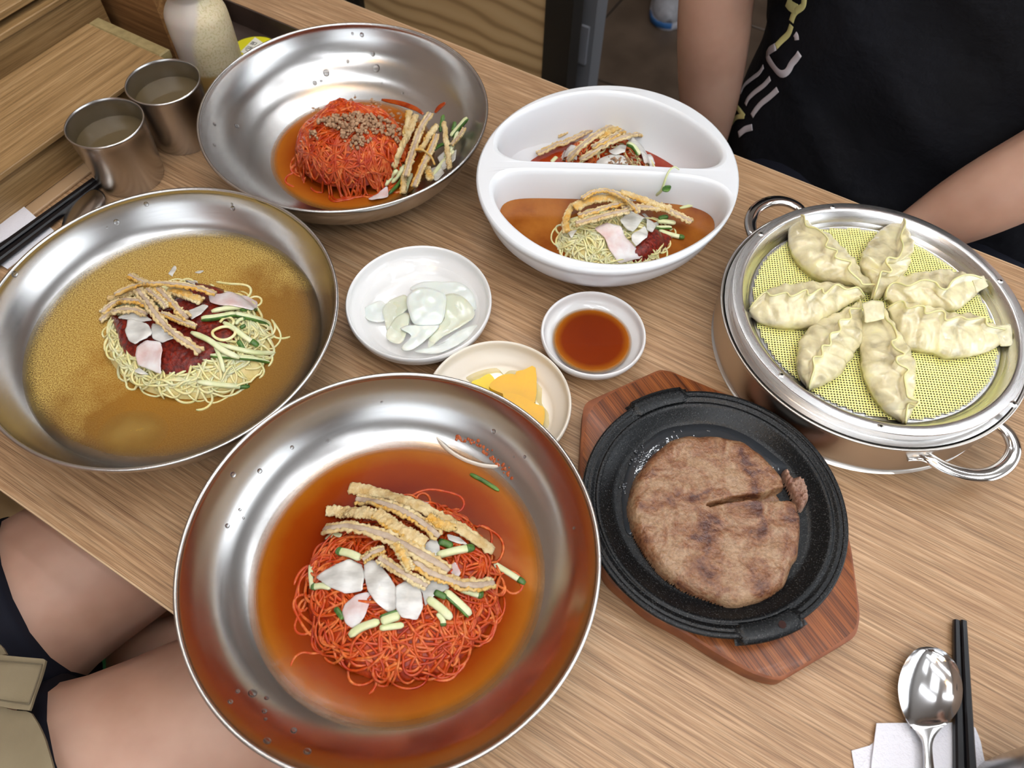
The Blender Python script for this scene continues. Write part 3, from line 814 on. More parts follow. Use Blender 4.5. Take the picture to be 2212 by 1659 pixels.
# ------------------------------------------------------------------ toppings
def round_poly(P, r, k=4):
    out = []; n = len(P)
    for i in range(n):
        a, b, c = P[i - 1], P[i], P[(i + 1) % n]
        d1 = a - b; d2 = c - b; l1 = np.linalg.norm(d1); l2 = np.linalg.norm(d2)
        q = min(r, l1 * 0.4, l2 * 0.4)
        s_ = b + d1 / l1 * q; e_ = b + d2 / l2 * q
        for j in range(k + 1):
            t = j / k; out.append((1 - t) ** 2 * s_ + 2 * t * (1 - t) * b + t * t * e_)
    return np.array(out)
def norm_fn(surf):
    def f(x, y):
        h = 0.002
        return np.array([-(surf(x + h, y) - surf(x - h, y)) / (2 * h), -(surf(x, y + h) - surf(x, y - h)) / (2 * h), 1.0])
    return f
def strip(pts, surf, lift, wpx, label, group, kind='meat', seed=0, arch=0.0, name='battered_meat_strip', th=0.0032, flat=False):
    """a strip of battered beef lying on its side: meat core with a crinkled egg crust on both edges"""
    r_ = np.random.default_rng(seed + 100)
    n = 26
    px = resample(np.array(pts, float), n)
    P = []
    for i, (a, b) in enumerate(px):
        u = i / (n - 1)
        P.append(onto(a, b, surf, lift + arch * math.sin(PI * u)))
    P = np.array(P)
    # smooth the height so that the strip spans dips
    z = P[:, 2].copy()
    for _ in range(8): z[1:-1] = 0.25 * z[:-2] + 0.5 * z[1:-1] + 0.25 * z[2:]
    z = np.maximum(z, P[:, 2] - 0.001)
    P = np.array([at(px[i, 0], px[i, 1], z[i]) for i in range(n)])
    P = resample(cr(P, 3), 76); n = len(P)
    w = wpx / 2750.0 * (1 + 0.0)
    nf = norm_fn(surf); up = np.array([nf(p[0], p[1]) for p in P]); up[:, :2] *= 0.5
    for _ in range(6): up[1:-1] = 0.25 * up[:-2] + 0.5 * up[1:-1] + 0.25 * up[2:]
    e = None
    T, Sd, Nn = frames(P, up)
    ww = w * (0.86 + 0.20 * np.array([noise.noise(Vector((i * 0.10, seed * 3.1, 0))) for i in range(n)]))
    ww[0] *= 0.75; ww[-1] *= 0.7
    cw = 0.56
    prof = np.array([rrect(ww[i] * cw, th * 0.9, th * 0.2) for i in range(n)])
    V, F = sweep(P + np.array([0, 0, th / 2]), prof, up)
    if kind == 'crust':
        prof = np.array([np.c_[circ(ww[i] * 0.52, 16)[:, 0], circ(th * 0.6, 16)[:, 1]] for i in range(n)])
        V, F = sweep(P + np.array([0, 0, th / 2]), prof, up)
        V = V + np.array([0.0016 * noise.noise(Vector((v[0] * 330 + seed, v[1] * 330, v[2] * 330))) * np.array([0.5, 0.5, 1.0]) for v in V])
        o = mk(name, V, F, CRUST if flat is False else CRUST_Y, label=label, cat='food', group=group)
    else:
        V = V + np.array([0.0005 * noise.noise(Vector((v[0] * 500 + seed, v[1] * 500, v[2] * 500))) * np.array([0.3, 0.3, 1.0]) for v in V])
        o = mk(name, V, F, MEATCORE, label=label, cat='food', group=group)
    m = MB()
    for sgn in (-1, 1):
        off = ww * (cw * 0.5 + 0.13) * sgn
        wig = np.array([noise.noise(Vector((i * 0.55, seed * 7.7, sgn * 5))) for i in range(n)]) * 0.0018
        Q = P + Sd * (off + wig)[:, None] + np.array([0, 0, th * 0.5]) + np.array([0, 0, 1]) * (np.array([noise.noise(Vector((i * 0.7, seed * 2.7, sgn * 9))) for i in range(n)]) * 0.0006)[:, None]
        rad = np.array([0.85 + 0.9 * noise.noise(Vector((i * 0.62, seed * 4.7, sgn * 3))) for i in range(n)])
        rad = np.clip(rad, 0.55, 1.35)
        pr = np.array([np.c_[circ(ww[i] * 0.17 * rad[i] + 0.0004, 10)[:, 0], circ(th * 0.47 * rad[i], 10)[:, 1]] for i in range(n)])
        V, F = sweep(Q, pr, up); V = V + np.array([0.0008 * noise.noise(Vector((v[0] * 620 + seed, v[1] * 620, v[2] * 620))) * np.array([0.7, 0.7, 1.0]) for v in V])
        m.add(V, F, 0 if sgn < 0 else 1)
    m.mk('egg_batter_edge', [CRUST, CRUST_Y if (seed % 2) else CRUST], parent=o, label='crinkled golden egg batter edge')
    return o
def radish_slice(pts, surf, lift, label, group, pink=False, seed=0, th=0.0007, name='radish_slice'):
    lift += 0.0012
    P = np.array([onto(a, b, surf, lift) for a, b in pts])
    P = round_poly(P[:, :2], 0.0013, 3)
    P = resample(np.vstack([P, P[:1]]), 57)[:56]
    P = P + np.array([[0.0004 * noise.noise(Vector((i * 0.9, seed, 0))), 0.0004 * noise.noise(Vector((i * 0.9, seed, 9)))] for i in range(len(P))])
    c = P.mean(0)
    zz = {}
    zmax = max(surf(c[0], c[1]), 0)
    def zf(x, y):
        # a limp sheet: follows the heap loosely
        s = 0.5 * surf(x, y) + 0.5 * 0.25 * (surf(x + 0.004, y) + surf(x - 0.004, y) + surf(x, y + 0.004) + surf(x, y - 0.004))
        return s + lift + 0.0030 * noise.noise(Vector((x * 80 + seed, y * 80, seed)))
    V, F = pad(P, zf, th, 8)
    return mk(name, V, F, RADISH_PINK if pink else RADISH, label=label, cat='food', group=group)
def cuke(pts, surf, lift, wpx, label, group, skin='tip', seed=0, name='cucumber_strip'):
    n = 16
    px = resample(cr(np.array(pts, float), 4), n)
    P = np.array([onto(a, b, surf, lift) for a, b in px])
    z = P[:, 2].copy()
    for _ in range(6): z[1:-1] = 0.25 * z[:-2] + 0.5 * z[1:-1] + 0.25 * z[2:]
    P = np.array([at(px[i, 0], px[i, 1], z[i]) for i in range(n)])
    w = wpx / 2750.0
    sc = np.ones(n); sc[0] = 0.55; sc[1] = 0.85; sc[-1] = 0.45; sc[-2] = 0.8
    V, F = sweep(P + np.array([0, 0, w * 0.3]), rrect(w, w * 0.75, w * 0.16), scale=sc)
    o = mk(name, V, F, CUKE_SKIN if skin == 'all' else CUKE, label=label, cat='food', group=group)
    if skin == 'tip':
        k = 3
        Q = P[-k - 1:] + np.array([0, 0, w * 0.34])
        V, F = sweep(resample(Q, 6), rrect(w * 1.08, w * 0.8, w * 0.18), scale=[1, 1, 1, .95, .8, .5])
        mk('green_skin', V, F, CUKE_SKIN, parent=o, label='dark green skin at the tip')
    elif skin == 'side':
        T, Sd, Nn = frames(P, (0, 0, 1))
        Q = P + Sd * w * 0.5 + np.array([0, 0, w * 0.3])
        V, F = sweep(Q, rrect(w * 0.28, w * 0.8, w * 0.08), scale=sc)
        mk('green_skin', V, F, CUKE_SKIN, parent=o, label='dark green skin along one side')
    return o
k6 = lambda pts: K(600, 960, 2.765, pts)
kA = lambda pts: K(180, 540, 4.609, pts)
kB = lambda pts: K(560, 160, 4.424, pts)
kW = lambda pts: K(1150, 220, 4.367, pts)

# --- bowl C
G = 'pickled radish slices on the red broth noodles'
for i, (pts, lf, pk, lb) in enumerate([
    ([(225, 795), (300, 850), (400, 890), (505, 875), (522, 780), (500, 715), (430, 683), (340, 720)], .0030, False, 'thin white radish slice pointing left, left end of the red broth heap'),
    ([(385, 1000), (400, 950), (470, 895), (540, 880), (560, 900), (520, 1030), (480, 1080), (440, 1098), (405, 1070)], .0026, True, 'pink-stained radish slice hanging lowest left on the red noodles'),
    ([(520, 690), (600, 700), (680, 810), (705, 850), (705, 985), (660, 1000), (590, 950), (540, 880), (515, 780)], .0042, False, 'white radish slice in the middle of the red broth heap, left of the broad one'),
    ([(705, 850), (760, 815), (840, 825), (862, 900), (868, 980), (830, 1047), (740, 1035), (706, 985)], .0052, False, 'broad white radish slice with rounded end, front of the red broth heap'),
    ([(780, 830), (900, 785), (1010, 830), (1030, 860), (930, 910), (880, 965), (862, 880)], .0036, False, 'radish slice tapering right below the lowest meat strip on red noodles'),
    ([(600, 262), (720, 250), (830, 222), (868, 240), (905, 345), (880, 365), (760, 330), (650, 300)], .0010, False, 'radish slice sticking out behind the meat strips, top of the red broth heap'),
    ([(870, 610), (930, 560), (965, 590), (975, 700), (930, 730), (880, 690)], .0030, False, 'radish slice between the two middle meat strips on the red noodles'),
    ([(1000, 740), (1060, 700), (1095, 770), (1070, 810), (1000, 800)], .0022, True, 'small pinkish radish slice at the right side of the red noodles'),
    ([(1010, 540), (1090, 555), (1140, 605), (1080, 592), (1020, 575)], .0028, False, 'small pointed radish sliver above the cucumber, right of the red noodles')]):
    radish_slice(k6(pts), sC, lf, lb, G, pk, i)
G = 'cucumber strips on the red broth noodles'
for i, (pts, lf, w, sk, lb) in enumerate([
    ([(500, 685), (430, 655), (352, 640)], .004, 15, 'tip', 'cucumber strip with bright green end, upper left on the red noodles'),
    ([(405, 330), (365, 312), (325, 295)], .001, 11, 'all', 'dark green cucumber scrap sticking out left of the top meat strips'),
    ([(350, 362), (410, 335), (490, 332)], .002, 15, 'none', 'pale cucumber strip peeping out left under the top meat strips'),
    ([(950, 668), (1060, 640), (1175, 620)], .004, 15, 'tip', 'cucumber strip pointing right, ending in dark green, right of red noodles'),
    ([(960, 585), (1000, 595), (1045, 615)], .003, 14, 'all', 'dark green cucumber piece just above the right-pointing cucumber strip'),
    ([(1090, 860), (1160, 885), (1228, 905)], .003, 16, 'tip', 'cucumber strip with green end below the right end of a meat strip'),
    ([(1000, 880), (1080, 950), (1155, 1022)], .0035, 15, 'side', 'cucumber strip slanting down right, outer one of the two on red noodles'),
    ([(895, 925), (970, 980), (1040, 1045)], .0035, 16, 'none', 'pale cucumber strip slanting down right, inner one of the two on red noodles'),
    ([(935, 885), (970, 900), (1010, 918)], .0045, 12, 'all', 'small green cucumber piece right of the broad white radish slice'),
    ([(730, 1025), (680, 1040), (618, 1062)], .0035, 17, 'side', 'light green cucumber strip under the broad white radish slice'),
    ([(430, 1148), (500, 1098), (610, 1060)], .003, 15, 'none', 'whitish cucumber strip at the front of the red noodle heap'),
    ([(610, 1100), (680, 1092), (755, 1082)], .0025, 12, 'none', 'short pale strip just below the light green cucumber at the front'),
    ([(320, 858), (262, 848), (203, 858)], .002, 12, 'tip', 'green-tipped cucumber strip at the left edge of the red noodles'),
    ([(395, 1045), (368, 1010), (346, 978)], .002, 11, 'all', 'small dark green cucumber bit at the lower left of the red noodles'),
    ([(955, 1010), (985, 1050), (990, 1090)], .003, 11, 'tip', 'short cucumber bit with green tip below the two slanting strips')]):
    cuke(k6(pts), sC, lf, w, lb, G, sk, i)
flatC = lambda x, y: zC
cuke(k6([(1150, 180), (1230, 222), (1322, 280)]), flatC, -0.0004, 9, 'thin dark green cucumber sliver floating in red broth near the rim', 'cucumber slivers afloat in the red broth', 'all')
cuke(k6([(1270, 705), (1370, 765), (1478, 835)]), flatC, -0.0008, 12, 'cucumber sliver half sunk in red broth, right of the heap', 'cucumber slivers afloat in the red broth', 'tip')
G = 'battered meat strips on the red broth noodles'
for i, (pts, lf, w, kd, fl_, ar, lb) in enumerate([
    ([(430, 262), (560, 285), (700, 320), (850, 375), (960, 435), (1100, 510), (1200, 580), (1285, 642)], .0062, 25, 'crust', False, .002, 'longest meat strip, pale crust up, top edge of the red broth heap'),
    ([(470, 332), (600, 350), (720, 388), (830, 448), (900, 500), (965, 555)], .0078, 24, 'meat', False, .001, 'meat strip with grey core, second from the top on red noodles'),
    ([(292, 402), (400, 408), (520, 412), (600, 428)], .0085, 25, 'crust', False, .0, 'knobbly golden crust strip with blunt left end, third from the top on red noodles'),
    ([(590, 415), (680, 480), (780, 540), (885, 595)], .0115, 27, 'crust', False, .001, 'crumpled golden crust strip running down right in the heap middle'),
    ([(282, 512), (400, 492), (520, 510), (660, 555), (760, 605), (870, 668), (950, 712), (1022, 760)], .0098, 26, 'meat', False, .002, 'long meat strip crossing the middle of the red broth heap'),
    ([(810, 690), (900, 765), (1000, 805), (1100, 842), (1200, 846), (1292, 832)], .0088, 25, 'meat', False, .0, 'lowest right meat strip on red noodles, ending at the broth'),
    ([(606, 682), (700, 742), (790, 795), (895, 852)], .0095, 21, 'meat', False, .0, 'short meat strip with yellow edge above the broad white radish slice'),
    ([(510, 695), (565, 655), (640, 628)], .0085, 17, 'meat', False, .0, 'shortest meat strip, left of the middle of the red broth heap'),
    ([(700, 600), (752, 670), (792, 755)], .0128, 17, 'crust', True, .0, 'narrow curled yellow crust strip lying over the middle meat strip'),
    ([(905, 432), (960, 470), (1010, 495), (1065, 488)], .0098, 20, 'crust', True, .0, 'orange-yellow crust piece under the longest strip of the red heap')]):
    strip(k6(pts), sC, lf, w, lb, G, kd, i, ar, flat=fl_)
# a flat noodle looped along the heap's left side
def loop_noodle(pts, surf, lift, rad, label, mat=NOODLE, name='loose_noodle', flat=1.0):
    px = resample(cr(np.array(pts, float), 6), 40)
    P = np.array([onto(a, b, surf, lift) for a, b in px])
    V, F = sweep(P, circ(rad, 8, rad * flat))
    return mk(name, V, F, mat, label=label, cat='noodle')
loop_noodle(k6([(205, 860), (196, 760), (205, 660), (250, 585), (330, 540), (380, 545)]), sC, .002, .0018, 'broad white noodle curving along the left of the red noodles', CUKE, flat=0.4)

# --- bowl A
G = 'pickled radish slices on the pale noodles'
P_ = [(315, 690), (440, 660), (900, 500), (1100, 225), (1280, 265), (1420, 350), (1465, 415), (1400, 600), (1515, 800), (1480, 900), (1380, 950), (1290, 1060), (1120, 1150), (1050, 1205), (900, 1222), (780, 1215), (600, 1100), (430, 1045), (350, 900), (325, 800)]
poly = cr(np.array([onto(a, b, sA, 0.002) for a, b in kA(P_)]), 4, True)
V, F = blob(poly, lambda x, y: sA(x, y) + 0.0006, 0.0042, 0.007, 0.0014, 0.0009, 420)
mk('chilli_paste', V, F, SAUCE, label='thick dark red chilli paste spread on the pale noodles', cat='sauce')
for i, (pts, lf, pk, lb) in enumerate([
    ([(850, 250), (900, 170), (960, 145), (1010, 160), (1032, 215), (1010, 290), (930, 300)], .0045, False, 'rounded white radish slice sticking up at the back of the pale noodles'),
    ([(960, 330), (1100, 298), (1138, 312), (1125, 375), (1040, 360)], .0060, False, 'small radish slice just behind the long arched meat strip'),
    ([(1250, 445), (1400, 425), (1550, 430), (1735, 515), (1690, 600), (1560, 575), (1400, 555), (1260, 520)], .0060, True, 'long pinkish radish slice pointing right over the pale noodles'),
    ([(340, 680), (430, 622), (560, 612), (690, 700), (560, 712), (440, 692)], .0060, False, 'flat radish slice under the left-hand bundle of meat strips'),
    ([(440, 690), (560, 702), (660, 760), (692, 830), (640, 890), (520, 945), (450, 900), (425, 820)], .0068, False, 'fan-shaped white radish slice at the left of the paste'),
    ([(680, 720), (860, 790), (930, 880), (780, 920), (690, 885), (675, 800)], .0060, False, 'white radish slice under the long diagonal meat strip, pale noodles'),
    ([(530, 960), (640, 905), (770, 920), (790, 1000), (770, 1150), (780, 1240), (650, 1190), (540, 1140), (520, 1050)], .0070, True, 'ribbed pinkish radish slice hanging over the paste onto pale noodles'),
    ([(508, 1215), (560, 1180), (650, 1236), (560, 1240)], .0030, False, 'tiny radish corner below the ribbed pinkish slice'),
    ([(1045, 600), (1200, 540), (1252, 562), (1165, 650), (1080, 702)], .0062, False, 'radish slice right of the meat strips, beside the cucumber'),
    ([(1100, 215), (1150, 200), (1205, 208), (1160, 232)], .0070, False, 'tiny radish sliver on the paste at the very back'),
    ([(1500, 375), (1530, 345), (1576, 375), (1560, 430), (1510, 420)], .0040, False, 'small curled radish bit above the long pinkish slice')]):
    radish_slice(kA(pts), sA, lf, lb, G, pk, i + 20)
G = 'cucumber strips on the pale noodles'
for i, (pts, lf, w, sk, lb) in enumerate([
    ([(1080, 830), (1250, 905), (1400, 1010), (1560, 1085)], .0062, 13, 'none', 'long pale cucumber strip slanting from the meat to the lower right'),
    ([(1260, 925), (1500, 985), (1720, 1030), (1940, 1030)], .0030, 11, 'none', 'long pale cucumber strip reaching furthest right into icy broth'),
    ([(1270, 1050), (1450, 1065), (1700, 1088), (1880, 1125)], .0028, 9, 'side', 'green-edged cucumber strip just below the furthest-reaching one'),
    ([(1280, 622), (1420, 592), (1620, 572), (1700, 590)], .0045, 12, 'none', 'yellow-green cucumber strip directly under the long pinkish radish'),
    ([(1180, 690), (1300, 680), (1420, 660), (1520, 640)], .0060, 13, 'side', 'cucumber strip with broad dark green edge, middle right of pale noodles'),
    ([(1480, 640), (1650, 672), (1760, 705), (1875, 762)], .0035, 12, 'side', 'curved pale cucumber strip with pointed end over the broth, right'),
    ([(1560, 600), (1700, 598), (1840, 605)], .0030, 10, 'all', 'short green cucumber strip beyond the tip of the pinkish radish'),
    ([(1400, 730), (1500, 790), (1620, 880), (1750, 962)], .0055, 12, 'tip', 'pale cucumber strip ending in a square dark green tip'),
    ([(1140, 1320), (1300, 1345), (1480, 1362), (1665, 1372)], .0012, 12, 'tip', 'cucumber strip with dark green tip at the very front of pale noodles'),
    ([(1310, 950), (1370, 1090), (1405, 1225)], .0040, 9, 'none', 'thin pale cucumber strip pointing straight down to the front'),
    ([(1545, 915), (1570, 950), (1592, 992)], .0022, 11, 'all', 'small dark green cucumber scrap right of the paste'),
    ([(1565, 785), (1590, 768), (1618, 755)], .0040, 8, 'all', 'tiny dark green cucumber scrap beside the noodle curl'),
    ([(810, 270), (840, 285), (870, 300)], .0030, 8, 'all', 'tiny green scrap behind the rounded radish slice'),
    ([(1520, 745), (1560, 700), (1620, 690)], .0045, 8, 'tip', 'short bent cucumber strip near the noodle curl')]):
    cuke(kA(pts), sA, lf, w, lb, G, sk, i + 20)
loop_noodle(kA([(1500, 790), (1440, 765), (1370, 770), (1290, 810), (1300, 860), (1370, 895), (1450, 885), (1510, 835), (1500, 770)]), sA, .007, .0013, 'cream-coloured curl of noodle lying on the paste', NOODLE, 'noodle_curl')
loop_noodle(kA([(1360, 720), (1400, 680), (1460, 672), (1495, 710), (1480, 760)]), sA, .007, .0012, 'small pale curl above the larger noodle curl', NOODLE, 'noodle_curl')
G = 'battered meat strips on the pale noodles'
for i, (pts, lf, w, kd, fl_, ar, lb) in enumerate([
    ([(850, 410), (980, 440), (1080, 480), (1180, 520)], .0085, 24, 'crust', True, .0, 'broad yellow-brown crust piece under the arched strip, pale noodles'),
    ([(460, 262), (540, 300), (640, 345)], .0075, 16, 'meat', False, .0, 'short meat strip poking out at the top left of the pale heap'),
    ([(250, 495), (380, 468), (530, 440)], .0082, 13, 'crust', False, .0, 'narrow strip pointing left, above the two curved left strips'),
    ([(190, 640), (300, 545), (420, 508), (560, 520), (640, 560)], .0098, 17, 'meat', False, .001, 'upper of the two curved strips at the left end of the pale heap'),
    ([(175, 715), (280, 635), (400, 603), (520, 605), (640, 650)], .0080, 17, 'meat', False, .001, 'lower of the two curved strips at the left end of the pale heap'),
    ([(740, 390), (850, 500), (940, 595), (1040, 690)], .0105, 18, 'meat', False, .0, 'thick diagonal meat strip right of the golden-tipped one'),
    ([(640, 400), (730, 475), (800, 535), (832, 582)], .0112, 15, 'meat', False, .0, 'short diagonal strip with golden blob at its tip'),
    ([(780, 640), (900, 685), (1010, 732), (1125, 775)], .0088, 14, 'meat', False, .0, 'short strip lying low right of the long diagonal strip'),
    ([(545, 405), (640, 520), (720, 640), (830, 775), (960, 882), (1085, 958), (1170, 1030)], .0125, 19, 'meat', False, .001, 'longest diagonal meat strip running down over the paste'),
    ([(320, 455), (450, 392), (600, 352), (800, 342), (1000, 362), (1180, 402), (1322, 447)], .0140, 14, 'meat', False, .002, 'long arched meat strip crossing over all others, pale noodles')]):
    strip(kA(pts), sA, lf, w, lb, G, kd, i + 20, ar, flat=fl_)
# half an egg under the surface
c_ = at(287, 934, zA)
Pe = [(c_[0] + 0.031 * math.cos(a), c_[1] + 0.024 * math.sin(a)) for a in np.linspace(0, 2 * PI, 40, endpoint=False)]
V, F = blob(np.array([(x, y, 0) for x, y in Pe]), zA - 0.0012, 0.0021, 0.015, 0.0016)
EGG = plain('egg_under_broth', S(176, 142, 72), 0.2, nscale=160, nstr=0.2, col2=S(160, 122, 58), cscale=60)
_n = EGG.node_tree; _tc = node(_n, 'ShaderNodeTexCoord'); _mp = node(_n, 'ShaderNodeMapping'); _mp.inputs['Scale'].default_value = (1 / .031, 1 / .024, 0); _n.links.new(_tc.outputs['Object'], _mp.inputs[0])
_ln = node(_n, 'ShaderNodeVectorMath', op='LENGTH'); _n.links.new(_mp.outputs[0], _ln.inputs[0]); _rr = ramp(_n, _ln.outputs['Value'], [(0.35, (0.6,) * 3), (0.95, (0, 0, 0))]); _n.links.new(_rr.outputs[0], _n.nodes['Principled BSDF'].inputs['Alpha'])
mk('sunken_egg', V, F, EGG, label='boiled egg half showing dimly through the icy broth', cat='food')

# --- bowl B
G = 'pickled radish slices beside the spicy noodles'
# toppings lean on the bowl's right wall
def wallB(x, y):
    return max(sB(x, y), inner_z(math.hypot(x - cB[0], y - cB[1])) + 0.002)
for i, (pts, lf, pk, lb) in enumerate([
    ([(1700, 800), (1800, 730), (1885, 720), (1875, 820), (1760, 930)], .003, False, 'translucent radish slice at the right of the minced beef noodles'),
    ([(1040, 1195), (1140, 1095), (1230, 1090), (1235, 1170), (1090, 1212)], .0015, True, 'pinkish radish slice at the foot of the minced beef noodles'),
    ([(1640, 900), (1750, 850), (1770, 960), (1690, 1020), (1630, 980)], .003, False, 'radish slice low under the strips by the steel rim')]):
    radish_slice(kB(pts), wallB, lf, lb, G, pk, i + 40)
G = 'cucumber strips beside the spicy noodles'
for i, (pts, lf, w, sk, lb) in enumerate([
    ([(1830, 605), (1900, 525), (1988, 425)], .006, 13, 'side', 'cucumber strip reaching furthest up right, minced beef bowl'),
    ([(1730, 560), (1745, 480), (1762, 400)], .006, 11, 'all', 'dark green cucumber strip behind the upright meat strip'),
    ([(1850, 550), (1865, 505), (1870, 465)], .004, 11, 'all', 'short dark green cucumber stub between two pale ones'),
    ([(1320, 925), (1265, 990), (1205, 1075)], .003, 12, 'side', 'outermost cucumber strip at the lower left of the meat strips'),
    ([(1400, 880), (1340, 960), (1265, 1050)], .004, 14, 'side', 'bright green cucumber strip below the leftmost meat strip'),
    ([(1390, 970), (1330, 1060), (1240, 1155)], .003, 10, 'all', 'dark green cucumber strip lowest left by the rim'),
    ([(1460, 960), (1420, 1060), (1390, 1150)], .002, 11, 'side', 'cucumber strip under the front meat strip ends'),
    ([(1780, 670), (1710, 700), (1640, 755)], .006, 10, 'all', 'dark green cucumber strip crossing between meat strips'),
    ([(1860, 740), (1750, 860), (1655, 980)], .0035, 12, 'none', 'pale translucent cucumber strip along the right rim'),
    ([(1900, 560), (1850, 700), (1770, 800)], .0045, 12, 'none', 'second pale cucumber strip above the translucent one')]):
    cuke(kB(pts), wallB, lf, w, lb, G, sk, i + 40)
G = 'battered meat strips beside the spicy noodles'
for i, (pts, lf, w, kd, fl_, ar, lb) in enumerate([
    ([(1960, 530), (1920, 605), (1840, 690)], .008, 14, 'meat', False, .0, 'short strip with yellow curl, nearest the right wall of the steel bowl'),
    ([(1385, 960), (1380, 1050), (1375, 1145)], .006, 15, 'crust', False, .0, 'strip end poking out lowest under the others, minced beef bowl'),
    ([(1590, 900), (1620, 960), (1640, 1020)], .006, 20, 'crust', True, .0, 'crumpled golden crust piece low between strips, minced beef bowl'),
    ([(1435, 365), (1420, 480), (1390, 600)], .010, 18, 'crust', False, .0, 'pale short strip leaning at the upper left of the bundle'),
    ([(1500, 400), (1440, 560), (1370, 690), (1330, 790), (1285, 905)], .0115, 19, 'crust', False, .0, 'leftmost long strip with browned crust facing up'),
    ([(1700, 500), (1610, 620), (1540, 750)], .0120, 16, 'crust', False, .0, 'pale crust strip between the two broad meat strips'),
    ([(1640, 385), (1560, 500), (1510, 620), (1470, 740), (1400, 985)], .0135, 21, 'meat', False, .0, 'broad meat strip standing upright in the middle of the bundle'),
    ([(1700, 590), (1640, 740), (1560, 890), (1480, 1085)], .0135, 20, 'meat', False, .0, 'broad meat strip reaching lowest, right of the middle one'),
    ([(1765, 475), (1788, 640), (1805, 780), (1820, 910)], .0105, 13, 'crust', False, .0, 'narrow pale strip standing apart on the right of the bundle')]):
    strip(kB(pts), wallB, lf, w, lb, G, kd, i + 40, ar, flat=fl_)
loop_noodle(kB([(1490, 722), (1560, 728), (1620, 765), (1655, 810), (1675, 862)]), wallB, .018, .0011, 'thin orange-brown thread lying across the meat strips', CRUST_Y, 'batter_thread')
# smear of sauce up the wall of bowl B
def hit(px, py, bv):
    d = Vector(ray(px, py)).normalized(); r = bv.ray_cast(Vector((0, 0, CAMH)), d, 5.0)
    return r[0], r[1]
def smear(pts, bv, w, mat, parent, name='sauce_smear', label=None, ov=0.0004):
    P = []
    up = []
    for a, b in resample(cr(np.array(pts, float), 4), 16):
        h, nn = hit(a, b, bv)
        if h is None: return
        if nn.dot(Vector(ray(a, b))) > 0: nn = -nn
        P.append(np.array(h) + np.array(nn) * ov); up.append(np.array(nn))
    n = len(P); sc = np.sin(np.linspace(0.15, PI - 0.15, n)) ** 0.5
    V, F = sweep(np.array(P), rrect(w, 0.0008, 0.0003), np.array(up), scale=sc)
    return mk(name, V, F, mat, parent=parent, label=label)
smear(kB([(1170, 245), (1350, 280), (1500, 335), (1570, 385)]), bvB, 0.006, SAUCE_OIL, bowlB, label='orange sauce line left on the steel wall')
smear(kB([(1680, 370), (1720, 320), (1780, 275)]), bvB, 0.0055, SAUCE_OIL, bowlB, label='short orange sauce streak on the steel wall')
# minced beef
def crumbs(name, polys, surf, n, r0, r1, label, seed=3, lift=0.001, pile=0.004):
    r_ = np.random.default_rng(seed); m = MB()
    ico = bmesh.new(); bmesh.ops.create_icosphere(ico, subdivisions=1, radius=1.0)
    IV = np.array([v.co[:] for v in ico.verts]); IF = [tuple(v.index for v in f.verts) for f in ico.faces]; ico.free()
    W_ = [p[1] for p in polys]
    for i in range(n):
        pl = polys[int(r_.choice(len(polys), p=np.array(W_) / sum(W_)))][0]
        pl = np.array(pl)
        for _ in range(60):
            x = r_.uniform(pl[:, 0].min(), pl[:, 0].max()); y = r_.uniform(pl[:, 1].min(), pl[:, 1].max())
            if inside(pl, np.array([x]), np.array([y]))[0][0]: break
        p = onto(x, y, surf, lift + r_.uniform(0, pile))
        rad = r_.uniform(r0, r1) * (0.7 if r_.uniform() < 0.3 else 1)
        V = IV * rad * r_.uniform(0.7, 1.3, 3) * (1 + r_.normal(0, 0.16, (len(IV), 1)))
        m.add(V + p, IF)
    return m.mk(name, CRUMB, label=label, cat='food', kind='stuff')
crumbs('minced_beef', [(kB([(480, 345), (650, 260), (830, 195), (1120, 230), (1250, 340), (1390, 400), (1370, 560), (1330, 660), (1200, 570), (960, 560), (780, 540), (560, 460)]), 10), (kB([(780, 540), (960, 540), (1090, 640), (900, 720), (800, 640)]), 0.9), (kB([(440, 540), (560, 530), (560, 630), (450, 620)]), 0.18)],
       sB, 620, 0.0013, 0.0026, 'loose brown minced beef crumbs heaped on the spicy noodles', lift=0.0035, pile=0.0035)

# ------------------------------------------------------------------ white divided bowl
cW = np.array([0.1686, 1.1158]) * H1
WA = math.radians(-128.5)
def ellW(k, z, n=96, rx=0.2591 * H1, ry=0.241 * H1, off=0.0):
    a = np.linspace(0, 2 * PI, n, endpoint=False)
    x = (rx * k - off) * np.cos(a); y = (ry * k - off) * np.sin(a)
    return np.c_[cW[0] + x * math.cos(WA) - y * math.sin(WA), cW[1] + x * math.sin(WA) + y * math.cos(WA), np.full(n, z)]
k3 = lambda pts: K(1020, 160, 3.4567, pts)
backD = k3([(155, 545), (170, 450), (220, 375), (320, 295), (500, 205), (750, 135), (1000, 118), (1250, 158), (1500, 250), (1700, 370), (1850, 500), (1900, 590), (1885, 660), (1800, 705), (1600, 705), (1200, 682), (800, 662), (400, 652), (270, 628), (185, 590)])
frontD = k3([(125, 870), (140, 790), (200, 728), (320, 700), (600, 702), (1000, 712), (1400, 730), (1700, 762), (1870, 820), (1945, 900), (1950, 1000), (1880, 1110), (1720, 1240), (1550, 1330), (1350, 1398), (1100, 1425), (850, 1405), (600, 1335), (400, 1225), (250, 1095), (165, 985)])
def D_ring(pts, n=96):
    P = np.array([at(a, b, RIMZ) for a, b in pts]); P = cr(P, 6, True); P = np.vstack([P, P[:1]])
    return resample(P, n + 1)[:n]
DB, DF = D_ring(backD), D_ring(frontD)
